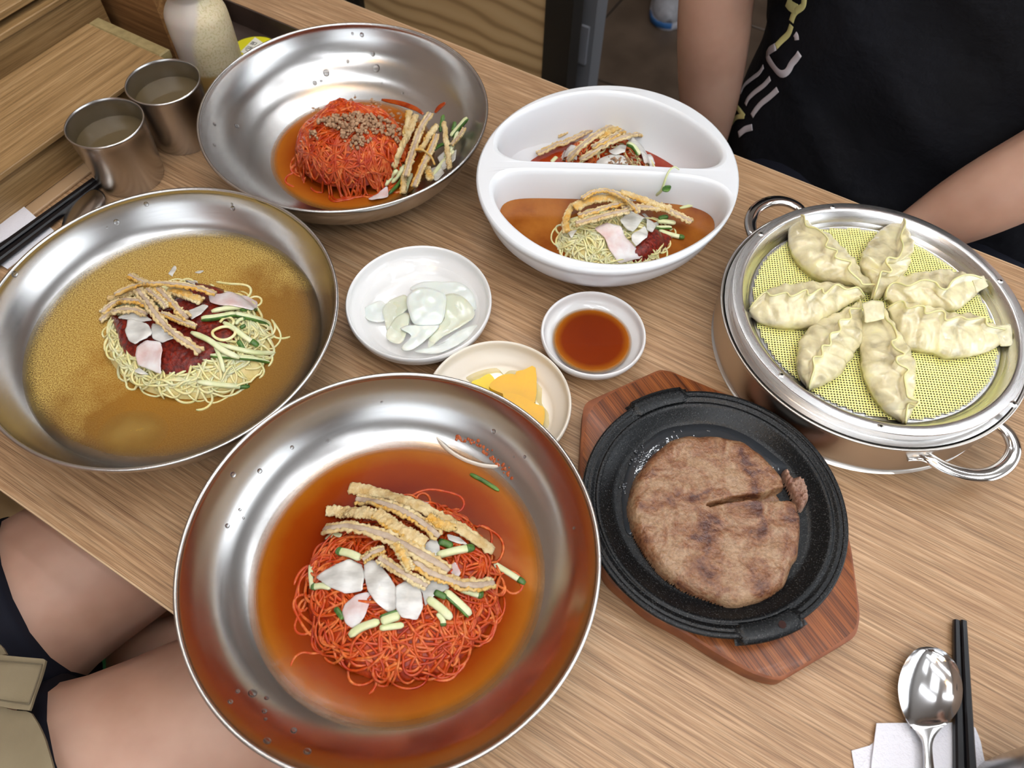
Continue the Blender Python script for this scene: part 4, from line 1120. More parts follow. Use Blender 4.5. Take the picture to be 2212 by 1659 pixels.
def inset(P, d):
    """move a closed outline inwards by d"""
    P = P[:, :2]; n = len(P)
    a = 0.5 * np.sum(P[:, 0] * np.roll(P[:, 1], -1) - np.roll(P[:, 0], -1) * P[:, 1])
    T = np.roll(P, -1, 0) - np.roll(P, 1, 0); T /= np.linalg.norm(T, axis=1)[:, None]
    Nn = np.c_[-T[:, 1], T[:, 0]] * (1 if a > 0 else -1)
    Q = P + Nn * d
    for _ in range(int(6 + d * 900)):
        Q = 0.25 * np.roll(Q, 1, 0) + 0.5 * Q + 0.25 * np.roll(Q, -1, 0)
    return Q
WPROF = [(0.0, 0.0), (0.0009, -0.0006), (0.0022, -0.0022), (0.0034, -0.006), (0.0050, -0.016), (0.0075, -0.030), (0.0120, -0.044), (0.0190, -0.054), (0.0290, -0.0605), (0.040, -0.062)]
def compartment_ring(D, d, z):
    q = inset(D, d); return np.c_[q, np.full(len(q), z)]
m = MB()
for D in (DB, DF):
    rings = [compartment_ring(D, d, RIMZ + z) if d else np.c_[D[:, :2], np.full(len(D), RIMZ)] for d, z in WPROF]
    c0 = rings[-1].mean(0); n = len(D)
    V = np.vstack(rings + [c0[None]]); F = []
    for i in range(len(rings) - 1):
        for k in range(n):
            l = (k + 1) % n; F.append((i * n + k, i * n + l, (i + 1) * n + l, (i + 1) * n + k))
    b0 = (len(rings) - 1) * n
    F += [(b0 + k, b0 + (k + 1) % n, len(V) - 1) for k in range(n)]
    m.add(V, F)
E0 = ellW(1, RIMZ - 0.0004, off=0.002)
tri = tessellate_polygon([[Vector((p[0], p[1], 0)) for p in E0], [Vector((p[0], p[1], 0)) for p in DB], [Vector((p[0], p[1], 0)) for p in DF]])
V = np.vstack([E0, np.c_[DB[:, :2], np.full(len(DB), RIMZ)], np.c_[DF[:, :2], np.full(len(DF), RIMZ)]])
m.add(V, tri)
outs = [E0, ellW(1, RIMZ - 0.0012, off=0.0006), ellW(1, RIMZ - 0.003), ellW(1, RIMZ - 0.0065, off=0.0003), ellW(1, RIMZ - 0.008, off=0.0022), ellW(1, RIMZ - 0.013, off=0.0030), ellW(0.94, 0.042), ellW(0.86, 0.027), ellW(0.74, 0.0135), ellW(0.62, 0.0075), ellW(0.55, 0.0055), ellW(0.54, 0.0), ellW(0.50, 0.0), ellW(0.49, 0.004)]
V = np.vstack(outs + [np.r_[cW, 0.004][None]]); n = 96; F = []
for i in range(len(outs) - 1):
    for k in range(n):
        l = (k + 1) % n; F.append((i * n + k, (i + 1) * n + k, (i + 1) * n + l, i * n + l))
b0 = (len(outs) - 1) * n
F += [(b0 + (k + 1) % n, b0 + k, len(V) - 1) for k in range(n)]
m.add(V, F)
mk_ = m.mk('divided_bowl', WHITE_MEL, label='white two-compartment bowl holding two kinds of noodles side by side', cat='bowl', sharp=50)
def Wz(D, z):   # inset needed for a level inside a compartment
    P = np.array(WPROF); return float(np.interp(-(z - RIMZ), -P[:, 1], P[:, 0]))
zF, zK = 0.0385, 0.020
def Dliquid(name, D, z, mat, label):
    q = inset(D, Wz(D, z) + 0.0002); n = len(q); c0 = q.mean(0)
    R = 8; rings = [c0 + (q - c0) * (1 - i / R) for i in range(R)]
    V = np.vstack(rings + [c0[None]]); V = np.c_[V, np.full(len(V), z)]; F = []
    for i in range(R - 1):
        for k in range(n):
            l = (k + 1) % n; F.append((i * n + k, i * n + l, (i + 1) * n + l, (i + 1) * n + k))
    F += [((R - 1) * n + k, (R - 1) * n + (k + 1) % n, len(V) - 1) for k in range(n)]
    return mk(name, V, F, mat, label=label, cat='broth')
BR_W = plain('amber_broth', S(112, 48, 10), 0.07, spec=0.35, col2=S(156, 94, 34), cscale=16, nscale=500, nstr=0.1, lo=0.36, hi=0.62)
BR_W2 = plain('dark_chilli_sauce', S(128, 30, 10), 0.08, col2=S(158, 58, 20), cscale=40)
Dliquid('amber_broth', DF, zF, BR_W, 'clear amber broth in the front half of the white bowl')
Dliquid('chilli_sauce_pool', DB, zK, BR_W2, 'dark red sauce at the bottom of the back half of the white bowl')
mF = at(1322, 512, zF + 0.008)[:2]
sF = dome(mF, 0.050, 0.036, zF - 0.003, 0.0185, 0.45, sd=5)
noodles('pale_noodles', mF, 0.049, 0.035, sF, 170, 0.00105, [NOODLE, NOODLE], 'pale noodles in the front half of the white bowl', 0.05, seed=15, core=NOODLE_CORE, zmin=zF, tails=8)
mK = at(1312, 335, 0.035)[:2]
sK = dome(mK, 0.046, 0.040, zK - 0.004, 0.026, 0.5, sd=6)
noodles('sauced_noodles', mK, 0.045, 0.039, sK, 150, 0.0009, [NOODLE_RED, NOODLE], 'sauced noodles hidden under toppings in the back half of the white bowl', 0.05, seed=16, core=RED_CORE, zmin=zK, tails=4)
poly = cr(np.array([onto(a, b, sF, 0.001) for a, b in kW([(880, 1500), (960, 1380), (1060, 1250), (1200, 1215), (1300, 1270), (1280, 1385), (1150, 1440), (1020, 1510)])]), 4, True)
V, F = blob(poly, lambda x, y: max(sF(x, y), zF - 0.001) + 0.0002, 0.0040, 0.008, 0.0014, 0.0009, 420)
mk('chilli_paste', V, F, SAUCE, label='dark red chilli paste half sunk in the amber broth', cat='sauce')
sK2 = lambda x, y: sK(x, y)
G = 'pickled radish slices in the white bowl'
for i, (pts, sf, lf, pk, lb) in enumerate([
    ([(290, 180), (450, 100), (490, 150), (370, 212), (300, 222)], sK, .012, False, 'white radish slice sticking up at the back of the white bowl'),
    ([(720, 460), (850, 400), (892, 402), (870, 490), (780, 502), (730, 482)], sK, .008, False, 'folded radish slice in the middle, back half of the white bowl'),
    ([(900, 380), (970, 350), (1080, 440), (1130, 530), (1160, 592), (1060, 582), (1020, 480)], sK, .006, False, 'radish slice falling to the right, back half of the white bowl'),
    ([(600, 560), (740, 500), (870, 520), (910, 600), (620, 600)], sK, .006, False, 'radish slice against the divider under brown crumbs'),
    ([(290, 440), (420, 420), (420, 560), (270, 565)], sK, .006, False, 'radish slice at the left by the divider, back half of the white bowl'),
    ([(580, 1200), (700, 1150), (830, 1180), (880, 1280), (960, 1350), (1030, 1470), (930, 1500), (810, 1512), (720, 1400), (680, 1280)], sF, .003, True, 'large purple-stained radish slice at the front of the white bowl'),
    ([(820, 1130), (950, 1070), (1060, 1060), (1100, 1105), (950, 1240), (900, 1220)], sF, .005, False, 'white radish slice right under the meat, front half of the white bowl'),
    ([(930, 1270), (1060, 1172), (1092, 1240), (1080, 1290), (980, 1360), (935, 1312)], sF, .006, False, 'small ribbed radish piece standing on the paste, white bowl'),
    ([(1060, 1080), (1190, 1072), (1192, 1160), (1130, 1240), (1075, 1200)], sF, .005, False, 'square radish slice beside the cucumber, front half of the white bowl'),
    ([(325, 1235), (425, 1210), (370, 1285)], sF, .003, False, 'radish corner under the golden curled crust, white bowl')]):
    radish_slice(kW(pts), sf, lf, lb, G, pk, i + 60)
G = 'cucumber strips in the white bowl'
fF = lambda x, y: max(sF(x, y), zF - 0.001)
for i, (pts, sf, lf, w, sk, lb) in enumerate([
    ([(890, 400), (955, 432), (1010, 510)], sK, .010, 13, 'side', 'cucumber slice between two radish slices, back half of the white bowl'),
    ([(230, 530), (200, 560), (180, 580)], sK, .006, 12, 'none', 'pale strip at the far left against the divider'),
    ([(1100, 1190), (1200, 1192), (1312, 1190)], fF, .003, 10, 'side', 'bright green cucumber strip right of the square radish slice'),
    ([(1190, 1225), (1330, 1268), (1432, 1290)], fF, .002, 12, 'tip', 'cucumber strip pointing right over the chilli paste, white bowl'),
    ([(1180, 1135), (1260, 1140), (1350, 1152)], fF, .004, 12, 'none', 'pale cucumber strip under the tail of the meat, white bowl'),
    ([(1190, 1110), (1235, 1095), (1280, 1092)], fF, .006, 11, 'all', 'dark green cucumber bit under the tail of the meat, white bowl'),
    ([(1390, 1010), (1540, 975), (1690, 935)], fF, .0005, 9, 'tip', 'cucumber sliver with forked dark tip floating at the right of amber broth')]):
    cuke(kW(pts), sf, lf, w, lb, G, sk, i + 60)
G = 'battered meat strips in the white bowl'
for i, (pts, sf, lf, w, kd, fl_, ar, lb) in enumerate([
    ([(235, 330), (400, 245), (560, 165), (700, 130)], sK, .014, 20, 'crust', False, .002, 'rearmost strip with browned crust, back half of the white bowl'),
    ([(690, 195), (850, 145), (1000, 108)], sK, .016, 18, 'crust', False, .0, 'strip end pointing up right, back half of the white bowl'),
    ([(45, 500), (150, 455), (230, 410), (300, 400), (420, 340), (520, 290), (620, 235)], sK, .014, 17, 'meat', True, .0, 'yellow-tipped strip reaching far left, back half of the white bowl'),
    ([(620, 350), (800, 262), (960, 232), (1105, 260)], sK, .017, 18, 'crust', True, .001, 'golden strip arching right, back half of the white bowl'),
    ([(330, 560), (450, 440), (560, 350), (700, 260), (855, 190)], sK, .018, 20, 'meat', False, .002, 'long meat strip running from the divider up to the right'),
    ([(560, 440), (700, 370), (860, 285)], sK, .018, 16, 'meat', False, .0, 'meat strip in the gap between the two long ones, back half'),
    ([(450, 560), (600, 470), (720, 390), (880, 335), (1050, 312), (1165, 310)], sK, .017, 19, 'meat', False, .0, 'lowest long meat strip, tip pointing right, back half of the white bowl'),
    ([(320, 1235), (305, 1150), (335, 1060), (370, 1000), (450, 960)], fF, .008, 16, 'crust', True, .0, 'curled golden crust end hanging down left over pale noodles, white bowl'),
    ([(390, 1010), (550, 935), (720, 915), (900, 955)], fF, .0125, 27, 'crust', True, .001, 'broad golden crust strip in the middle of the front meat bundle, white bowl'),
    ([(830, 862), (1000, 920), (1150, 975), (1300, 1020)], fF, .0125, 17, 'crust', False, .0, 'strip along the back right of the front meat bundle, white bowl'),
    ([(410, 1160), (560, 1120), (740, 1070), (900, 1040)], fF, .0125, 19, 'meat', True, .0, 'front edge strip with dark meat, front meat bundle, white bowl'),
    ([(430, 1085), (600, 1040), (760, 990), (880, 965)], fF, .0150, 15, 'meat', False, .0, 'thin torn meat strip above the front edge strip, white bowl'),
    ([(860, 1020), (1000, 1000), (1130, 1010), (1260, 1020), (1400, 1095), (1500, 1145)], fF, .0115, 19, 'meat', False, .0, 'long strip reaching out to the right over amber broth, white bowl'),
    ([(470, 925), (560, 865), (680, 845), (790, 875), (880, 940), (960, 1000), (995, 1055)], fF, .0185, 13, 'meat', False, .001, 'thin meat strip arched over the whole front bundle, white bowl')]):
    strip(kW(pts), sf, lf, w, lb, G, kd, i + 60, ar, flat=fl_)
crumbs('beef_crumbs', [(kW([(700, 520), (830, 500), (850, 590), (700, 600)]), 1), (kW([(860, 480), (1010, 480), (1040, 590), (870, 600)]), 2)], sK, 70, 0.0007, 0.0015, 'brown meat crumbs on the radish by the divider', seed=9, lift=0.008, pile=0.002)
# sprout leaning on the divider
pts = kW([(1150, 895), (1215, 840), (1245, 760), (1270, 690), (1305, 635), (1345, 615), (1385, 640)])
zz_ = [zF + 0.002, zF + 0.017, zF + 0.028, zF + 0.0345, RIMZ + 0.007, RIMZ + 0.0075, RIMZ + 0.0040]
P = cr(np.array([at(a, b, z) for (a, b), z in zip(pts, zz_)]), 6)
V, F = sweep(P, circ(0.0011, 8), up=(0, 1, 0.2), scale=np.linspace(1.4, 0.5, len(P)))
sprout = mk('radish_sprout', V, F, plain('sprout_green', S(196, 208, 160), 0.3, sss=0.4, sss_scale=0.004), label='thin pale sprout hooked over the divider of the white bowl', cat='food')
q_ = [at(a, b, zF + 0.023) for a, b in kW([(1222, 830), (1245, 800), (1300, 798), (1305, 822), (1280, 850), (1240, 848)])]
V, F = pad(cr(np.array(q_), 4, True), lambda x, y: zF + 0.023, 0.0012, 3)
mk('leaf', V, F, CUKE_SKIN, parent=sprout, label='dark green leaf')

# ------------------------------------------------------------------ small dishes
def dish(name, app, z, base_r, label, mat, group=None, depth=0.004, lipw=0.003, height=None):
    c = np.array(app[:2]) * (CAMH - z); r = app[2] * (CAMH - z)
    prof = smooth_profile([(0.0004, depth), (r * 0.45, depth), (base_r * 0.93, depth + 0.0006), (base_r * 1.04, depth + 0.004), (r - lipw - 0.0016, z * 0.62), (r - lipw, z - 0.0022), (r - lipw * 0.75, z - 0.0006), (r - lipw * 0.4, z), (r - 0.0003, z - 0.0012), (r, z - 0.003), (r - 0.0004, z - 0.0052), (r - 0.003, z * 0.55), (base_r * 1.06, 0.0045), (base_r * 0.9, 0.0022), (base_r * 0.86, 0.0), (base_r * 0.80, 0.0), (base_r * 0.78, 0.0015), (0.0004, 0.0015)], 5)
    V, F = lathe([tuple(p) for p in prof], c, 112, False); F = [f[::-1] for f in F]
    return mk(name, V, F, mat, label=label, cat='dish', origin=(c[0], c[1], 0), group=group, sharp=70), c, r
dR, cR, rR = dish('side_dish', (-0.1591, 0.79, 0.1213), 0.028, 0.050, 'round white porcelain dish of white pickled radish in clear brine', WHITE_POR)
dY, cY, rY = dish('sauce_dish', (0.1293, 0.7354, 0.0857), 0.025, 0.034, 'small white porcelain dish filled with brown soy sauce', WHITE_POR)
dD, cD, rD = dish('side_dish', (-0.0206, 0.6006, 0.1128), 0.025, 0.048, 'cream-white dish of yellow pickled radish, half under the steel bowl rim', CREAM_MEL)
SOY = broth_mat('soy_sauce', 0.0362, [(0.0, S(112, 38, 10)), (0.75, S(118, 42, 10)), (0.9, S(150, 82, 16)), (1.0, S(176, 130, 60))], bs=0.0)
liquid('soy_sauce', cY, 0.0363, 0.0128, SOY, 'smooth brown soy sauce in the small white dish', 'sauce')
liquid('radish_brine', cR, 0.0555, 0.0115, WATER, 'clear brine around the white pickled radish', 'brine')
k2 = lambda pts: K(560, 400, 4.424, pts)
RAD_T = plain('brined_radish', S(228, 230, 218), 0.2, sss=0.5, sss_scale=0.006, coat=0.3, nscale=140, nstr=0.12, col2=S(238, 240, 232), cscale=30)
RAD_T2 = plain('brined_radish_yellowish', S(220, 220, 196), 0.2, sss=0.5, sss_scale=0.006, coat=0.3)
fR = lambda x, y: 0.0055 + 0.0035 * max(0.0, 1 - ((x - cR[0]) ** 2 + (y - cR[1]) ** 2) / 0.0012)
G = 'white pickled radish slices in brine'
for i, (pts, lf, lb, mt) in enumerate([
    ([(1010, 1180), (1150, 1110), (1230, 1180), (1210, 1290), (1080, 1310), (1000, 1250)], 0.0015, 'faint radish slice furthest left under the brine', RAD_T),
    ([(1180, 1180), (1280, 1090), (1400, 1060), (1440, 1160), (1340, 1260), (1230, 1390), (1200, 1300)], 0.0030, 'curved radish slice left of the large folded one in brine', RAD_T2),
    ([(1440, 1000), (1560, 930), (1740, 930), (1900, 930), (2020, 1010), (2080, 1130), (2040, 1200), (1860, 1100), (1640, 1040)], 0.0025, 'radish slice lying at the back right in brine', RAD_T),
    ([(1690, 1100), (1860, 1040), (2000, 1120), (2060, 1240), (1960, 1340), (1760, 1450), (1620, 1560), (1640, 1420), (1770, 1280)], 0.0048, 'wide radish slice on the right side of the heap in brine', RAD_T2),
    ([(1220, 1400), (1330, 1250), (1440, 1240), (1400, 1440), (1340, 1520), (1230, 1480)], 0.0045, 'yellowish radish slice at the lower left of the heap in brine', RAD_T2),
    ([(1480, 1590), (1700, 1540), (1900, 1400), (2070, 1340), (2060, 1400), (1900, 1530), (1700, 1610)], 0.0038, 'radish slice along the front rim in brine', RAD_T),
    ([(1410, 1100), (1460, 1020), (1560, 985), (1680, 1000), (1780, 1060), (1780, 1180), (1740, 1320), (1600, 1345), (1480, 1330), (1430, 1220)], 0.0075, 'large folded radish slice on top of the heap in brine', RAD_T),
    ([(1350, 1370), (1480, 1340), (1640, 1340), (1720, 1350), (1600, 1480), (1440, 1585), (1360, 1560), (1440, 1470), (1440, 1430)], 0.0070, 'forked radish slice pointing to the front of the heap in brine', RAD_T)]):
    P = np.array([onto(a, b, fR, lf) for a, b in k2(pts)]); P = cr(P, 4, True)
    cc = P.mean(0)
    V, F = pad(P, (lambda lf, i: lambda x, y: fR(x, y) + lf + 0.0013 * noise.noise(Vector((x * 110 + i * 3, y * 110, i))))(lf, i), 0.0011, 7)
    mk('radish_slice', V, F, mt, label=lb, cat='food', group=G)
k8 = lambda pts: K(860, 780, 4.424, pts)
DANMU = plain('yellow_pickled_radish', S(240, 184, 6), 0.3, sss=0.3, sss_scale=0.006, coat=0.0, nscale=260, nstr=0.2, col2=S(226, 172, 22), cscale=30)
DANMU2 = plain('bright_yellow_pickled_radish', S(242, 210, 10), 0.3, sss=0.3, sss_scale=0.006, coat=0.0)
fD = lambda x, y: 0.0048
G = 'yellow pickled radish pieces'
for i, (pts, lf, th, lb, mt) in enumerate([
    ([(700, 215), (780, 170), (870, 124), (925, 185), (905, 260), (860, 330)], 0.0002, 0.004, 'bright yellow radish piece at the left of the cream dish', DANMU2),
    ([(915, 190), (985, 145), (1070, 130), (1125, 135), (1130, 108), (1200, 92), (1312, 72), (1308, 400), (1180, 380), (950, 300), (870, 250)], 0.003, 0.005, 'orange-yellow radish piece with a pointed corner, in the middle of the cream dish', DANMU),
    ([(1000, 320), (1150, 330), (1250, 380), (1320, 420), (1394, 455), (1392, 590), (1330, 640), (1100, 500)], 0.0065, 0.005, 'orange-yellow radish piece lying lowest, beside the steel rim', DANMU)]):
    P = px_poly(k8(pts), 0.008 + lf, 3)
    V, F = pad(P, lambda x, y: 0.0045 + lf, th, 4); mk('pickled_radish_piece', V, F, mt, label=lb, cat='food', group=G, sharp=50)
JUICE = plain('yellow_pickle_juice', S(244, 226, 150), 0.05); JUICE.node_tree.nodes['Principled BSDF'].inputs['Alpha'].default_value = 0.4
P = px_poly(k8([(650, 165), (720, 105), (800, 75), (940, 62), (1000, 125), (1040, 100), (1080, 85), (1200, 90), (1310, 90), (1340, 160), (1375, 260), (1375, 400), (1430, 480), (1440, 540), (1425, 640), (1200, 560), (900, 330)]), 0.0055, 3)
V, F = pad(P, lambda x, y: 0.0043, 0.0006, 4); mk('pickle_juice', V, F, JUICE, label='thin puddle of yellow juice around the pickled radish', cat='juice')

# ------------------------------------------------------------------ steel cups with water
def cup(c, rt, rb, h, zl, label, name='steel_cup'):
    e = empty(name, (c[0], c[1], 0), label, 'cup', 'steel water cups')
    prof = smooth_profile([(0.0003, 0.003), (rb * 0.85, 0.003), (rb - 0.0016, 0.0055), (rb - 0.001 + (rt - rb) * 0.5, h * 0.5), (rt - 0.0016, h - 0.003)], 6)
    rim = [(rt - 0.0014, h - 0.001), (rt - 0.0006, h + 0.0003), (rt + 0.0004, h), (rt + 0.0008, h - 0.001), (rt + 0.0002, h - 0.0024)]
    out = smooth_profile([(rt - 0.0002, h - 0.004), (rb + (rt - rb) * 0.5, h * 0.5), (rb, 0.004), (rb - 0.001, 0.0008), (rb - 0.003, 0.0)], 6)
    P = np.vstack([prof, rim, out, [(0.0003, 0.0)]])
    V, F = lathe([tuple(p) for p in P], c, 96, False); F = [f[::-1] for f in F]
    mk('cup_body', V, F, STEEL_DARK, parent=e, origin=(c[0], c[1], 0), sharp=60)
    return e
cc1 = np.array([-0.8094, 1.2029]) * 0.51; cc2 = np.array([-0.7306, 1.3325]) * 0.51
cup(cc1, 0.0376, 0.0335, RIMZ, 0.05, 'steel cup of water in front, beside the chopsticks')
cup(cc2, 0.0376, 0.0335, RIMZ, 0.05, 'steel cup of water behind, touching the squeeze bottle')
def cupwater():
    m, nt, b = newmat('cloudy_cup_water')
    b.inputs['Base Color'].default_value = S(116, 100, 70) + (1,); b.inputs['Roughness'].default_value = 0.02; b.inputs['Alpha'].default_value = 0.62
    b.inputs['IOR'].default_value = 1.45
    return m
CW = cupwater()
liquid('cup_water', cc1, 0.0354, 0.050, CW, 'cloudy tea-coloured water in the front steel cup', 'water')
liquid('cup_water', cc2, 0.0354, 0.050, CW, 'cloudy tea-coloured water in the rear steel cup', 'water')
cc3 = at(2362, 1735, 0.075)[:2]
cup(cc3, 0.0376, 0.0335, 0.075, 0.05, 'blurred steel cup cut off by the lower right corner')
liquid('cup_water', cc3, 0.0352, 0.048, CW, 'water in the cut-off steel cup at the lower right', 'water')

# ------------------------------------------------------------------ hot plate on its wooden board
bp = [(1260.8, 869), (1425.7, 796.5), (1450, 800), (1600, 862), (1720, 930), (1800, 1040), (1840, 1179), (1860, 1330), (1851, 1374.5), (1690, 1470), (1660, 1465), (1622, 1452), (1565, 1420), (1481, 1367), (1400, 1325), (1310, 1248), (1262, 1130), (1252, 1000)]
PB = np.array([at(a, b, 0.019) for a, b in bp])
PB = round_poly(PB[:, :2], 0.008)
def prism(poly, z0, z1, bev=0.0015):
    n = len(poly); c = poly.mean(0)
    a_ = 0.5 * np.sum(poly[:, 0] * np.roll(poly[:, 1], -1) - np.roll(poly[:, 0], -1) * poly[:, 1])
    if a_ < 0: poly = poly[::-1]
    ins_ = inset(np.c_[poly, np.zeros(n)], bev) if bev else poly
    L = [(ins_, z0), (poly, z0 + bev), (poly, z1 - bev), (ins_, z1)]
    V = np.vstack([np.c_[p, np.full(n, z)] for p, z in L]); F = []
    for i in range(3):
        for k in range(n):
            l = (k + 1) % n; F.append((i * n + k, i * n + l, (i + 1) * n + l, (i + 1) * n + k))
    F.append(tuple(range(n))[::-1]); F.append(tuple(3 * n + k for k in range(n)))
    return V, F
V, F = prism(PB, 0.0, 0.019)
fm = [1] * len(F); fm[-1] = 0
mk('wooden_trivet', V, F, [BOARD_WOOD, BOARD_EDGE], label='dark reddish wooden board under the black cast-iron plate', cat='trivet', fm=fm, smooth=True, sharp=40)
ZP = 0.034
cP = np.array([0.291, 0.442]) * (CAMH - ZP); rP = 0.1873 * (CAMH - ZP)
pl = empty('cast_iron_plate', (cP[0], cP[1], 0.019), 'black speckled cast-iron hot plate holding the meat patty', 'plate')
prof = smooth_profile([(0.0004, 0.0235), (0.050, 0.0235), (rP * 0.70, 0.0238), (rP * 0.745, 0.0245), (rP * 0.78, 0.0265), (rP * 0.83, 0.0300), (rP * 0.865, 0.0325), (rP * 0.885, 0.0330), (rP * 0.90, 0.0322), (rP * 0.915, 0.0328), (rP * 0.935, 0.0338), (rP * 0.955, 0.0335), (rP * 0.965, 0.0343), (rP * 0.985, 0.0344), (rP * 0.998, 0.0335), (rP, 0.0318), (rP * 0.985, 0.0300), (rP * 0.90, 0.0270), (rP * 0.78, 0.0215), (rP * 0.74, 0.0195), (rP * 0.70, 0.0192), (0.0004, 0.0192)], 4)
V, F = lathe([tuple(p) for p in prof], cP, 144, False); F = [f[::-1] for f in F]
mk('plate_body', V, F, IRON, parent=pl, origin=(cP[0], cP[1], 0.0192), sharp=60)
for (px_, py_, hole) in [(1418, 856, False), (1672, 1372, True)]:
    d = at(px_, py_, ZP)[:2] - cP; a0 = math.atan2(d[1], d[0]); m = MB()
    nn = 28; hw = 0.27
    V = []; F = []
    rr_ = [rP * 0.90, rP * 0.935, rP * 0.985, rP * 1.035, rP * 1.045]
    zz_ = [0.0338, 0.0352, 0.0356, 0.0350, 0.0335]
    for i in range(nn + 1):
        a = a0 - hw + 2 * hw * i / nn
        ed = min(1.0, min(i, nn - i) / 3.0)
        for r1, z1 in zip(rr_, zz_): V.append((cP[0] + (rP * 0.93 + (r1 - rP * 0.93) * (0.35 + 0.65 * ed)) * math.cos(a), cP[1] + (rP * 0.93 + (r1 - rP * 0.93) * (0.35 + 0.65 * ed)) * math.sin(a), z1 - (1 - ed) * 0.0018))
        V.append((cP[0] + rP * 1.04 * math.cos(a), cP[1] + rP * 1.04 * math.sin(a), 0.0300)); V.append((cP[0] + rP * 0.90 * math.cos(a), cP[1] + rP * 0.90 * math.sin(a), 0.0285))
    w7 = 7
    for i in range(nn):
        for j in range(w7):
            k = (j + 1) % w7; F.append((i * w7 + j, (i + 1) * w7 + j, (i + 1) * w7 + k, i * w7 + k))
    F.append(tuple(range(w7))); F.append(tuple(nn * w7 + j for j in range(w7))[::-1])
    lug = mk('handle_lug', V, F, IRON, parent=pl, sharp=50)
    if hole:
        hc = at(1690, 1349, 0.0358); V, F = disc(hc[:2], 0.0028, 0.0359, 20, 2)
        mk('hole', V, F, plain('hole_shadow_wood', S(44, 16, 8), 0.9), parent=lug, label='dark disc painted as the shaded round hole in the lug')  # dark disc paints in the shaded wood seen down the hole
# ring of melted fat
gr = [(0.057 + 0.0, 0.0243), (rP * 0.735, 0.0246)]
k7 = lambda pts: K(1200, 780, 2.3044, pts)
PG = px_poly(k7([(330, 700), (350, 560), (420, 440), (520, 350), (650, 318), (800, 318), (950, 370), (1090, 470), (1150, 540), (1000, 600), (700, 600), (450, 800), (360, 860)]), 0.0245, 4)
V, F = pad(PG, lambda x, y: 0.0240, 0.0006, 5)
mk('melted_fat', V, F, GREASE, label='glossy melted fat round the back of the meat patty', cat='fat')
r_ = np.random.default_rng(5); m = MB()
for i in range(60):
    if i < 44: px_, py_ = k7([(r_.normal(430, 30), r_.normal(500, 40))])[0]
    elif i < 54: px_, py_ = k7([(r_.normal(345, 14), r_.normal(630, 14))])[0]
    else: px_, py_ = k7([(r_.uniform(480, 800), r_.uniform(345, 352))])[0]
    p = at(px_, py_, 0.0246); V, F = lathe([(0.0011 * q, 0.0247 + 0.0006 * math.sqrt(max(0, 1 - q * q))) for q in (1.0, 0.8, 0.5, 0.05)], p[:2], 10, False)
    m.add((V - np.array([p[0], p[1], 0])) * np.array([1, 1, 1]) * 1.0 + np.array([p[0], p[1], 0]), F)
m.mk('fat_bubbles', GREASE, label='tiny fat bubbles left of the meat patty', cat='fat', kind='stuff')
# patty
def patty_mat(name, c1, c2, c3):
    m, nt, b = newmat(name); v = coords(nt)
    f = noisetex(nt, v, 42, 5, 0.62, 0.6)
    r = ramp(nt, f, [(0.36, c1), (0.46, c2), (0.60, c3)])
    f2 = noisetex(nt, v, 420, 4, 0.6); r2 = ramp(nt, f2, [(0.35, (0.72,) * 3), (0.65, (1.12,) * 3)])
    mx = node(nt, 'ShaderNodeMix'); mx.data_type = 'RGBA'; mx.blend_type = 'MULTIPLY'; mx.inputs[0].default_value = 1
    nt.links.new(r.outputs[0], mx.inputs[6]); nt.links.new(r2.outputs[0], mx.inputs[7]); nt.links.new(mx.outputs[2], b.inputs['Base Color'])
    b.inputs['Roughness'].default_value = 0.27; b.inputs['Specular IOR Level'].default_value = 0.7
    b.inputs['Subsurface Weight'].default_value = 0.08; b.inputs['Subsurface Scale'].default_value = 0.003
    bump(nt, f2, b, 0.9, 0.0014); return m
PATTY = patty_mat('grilled_patty', S(84, 44, 28), S(134, 88, 56), S(164, 130, 98))
PIN = patty_mat('patty_inside', S(128, 88, 72), S(156, 118, 98), S(176, 144, 124))
pt = k7([(365, 750), (375, 640), (405, 560), (470, 470), (560, 390), (660, 360), (790, 362), (920, 385), (1040, 460), (1130, 560), (1150, 610), (1190, 680), (1215, 720), (1232, 800), (1218, 960), (1190, 1010), (1150, 1110), (1060, 1170), (980, 1200), (890, 1215), (780, 1180), (650, 1130), (560, 1070), (480, 990), (410, 880)])
PP = px_poly(pt, 0.034, 5)
PP = PP + np.array([[0.0010 * noise.noise(Vector((i * 0.35, 1, 2))), 0.0010 * noise.noise(Vector((i * 0.35, 5, 2))), 0] for i in range(len(PP))])
ck = np.array([at(a, b, 0.036)[:2] for a, b in k7([(760, 716), (860, 692), (950, 675), (1040, 678), (1130, 660), (1200, 645), (1290, 640)])])
ckw = np.array([0.0006, 0.0011, 0.0016, 0.0026, 0.0050, 0.0070, 0.0085])
def crack(x, y):
    best = 9; w = 0
    for i in range(len(ck) - 1):
        a, b = ck[i], ck[i + 1]; d = b - a; t = max(0, min(1, ((x - a[0]) * d[0] + (y - a[1]) * d[1]) / (d @ d)))
        q = math.hypot(x - a[0] - t * d[0], y - a[1] - t * d[1]); ww = ckw[i] * (1 - t) + ckw[i + 1] * t
        if q - ww < best: best = q - ww; w = ww
    q = best + 0.0006 * noise.noise(Vector((x * 500, y * 500, 0)))
    if q > 0.0012: return 0.0
    return 0.013 * min(1.0, (0.0012 - q) / 0.0016)
V, F = blob(PP, 0.0236, 0.0135, 0.0095, 0.00085, 0.0010, 120, 0.5, cut=crack)
patty = mk('meat_patty', V, F, PATTY, label='browned minced meat patty with a crack, on the cast-iron plate', cat='food')
pf = k7([(1138, 545), (1160, 528), (1180, 575), (1215, 570), (1245, 600), (1262, 650), (1262, 690), (1235, 735), (1205, 720), (1175, 650), (1150, 600)])
PF = px_poly(pf, 0.031, 4)
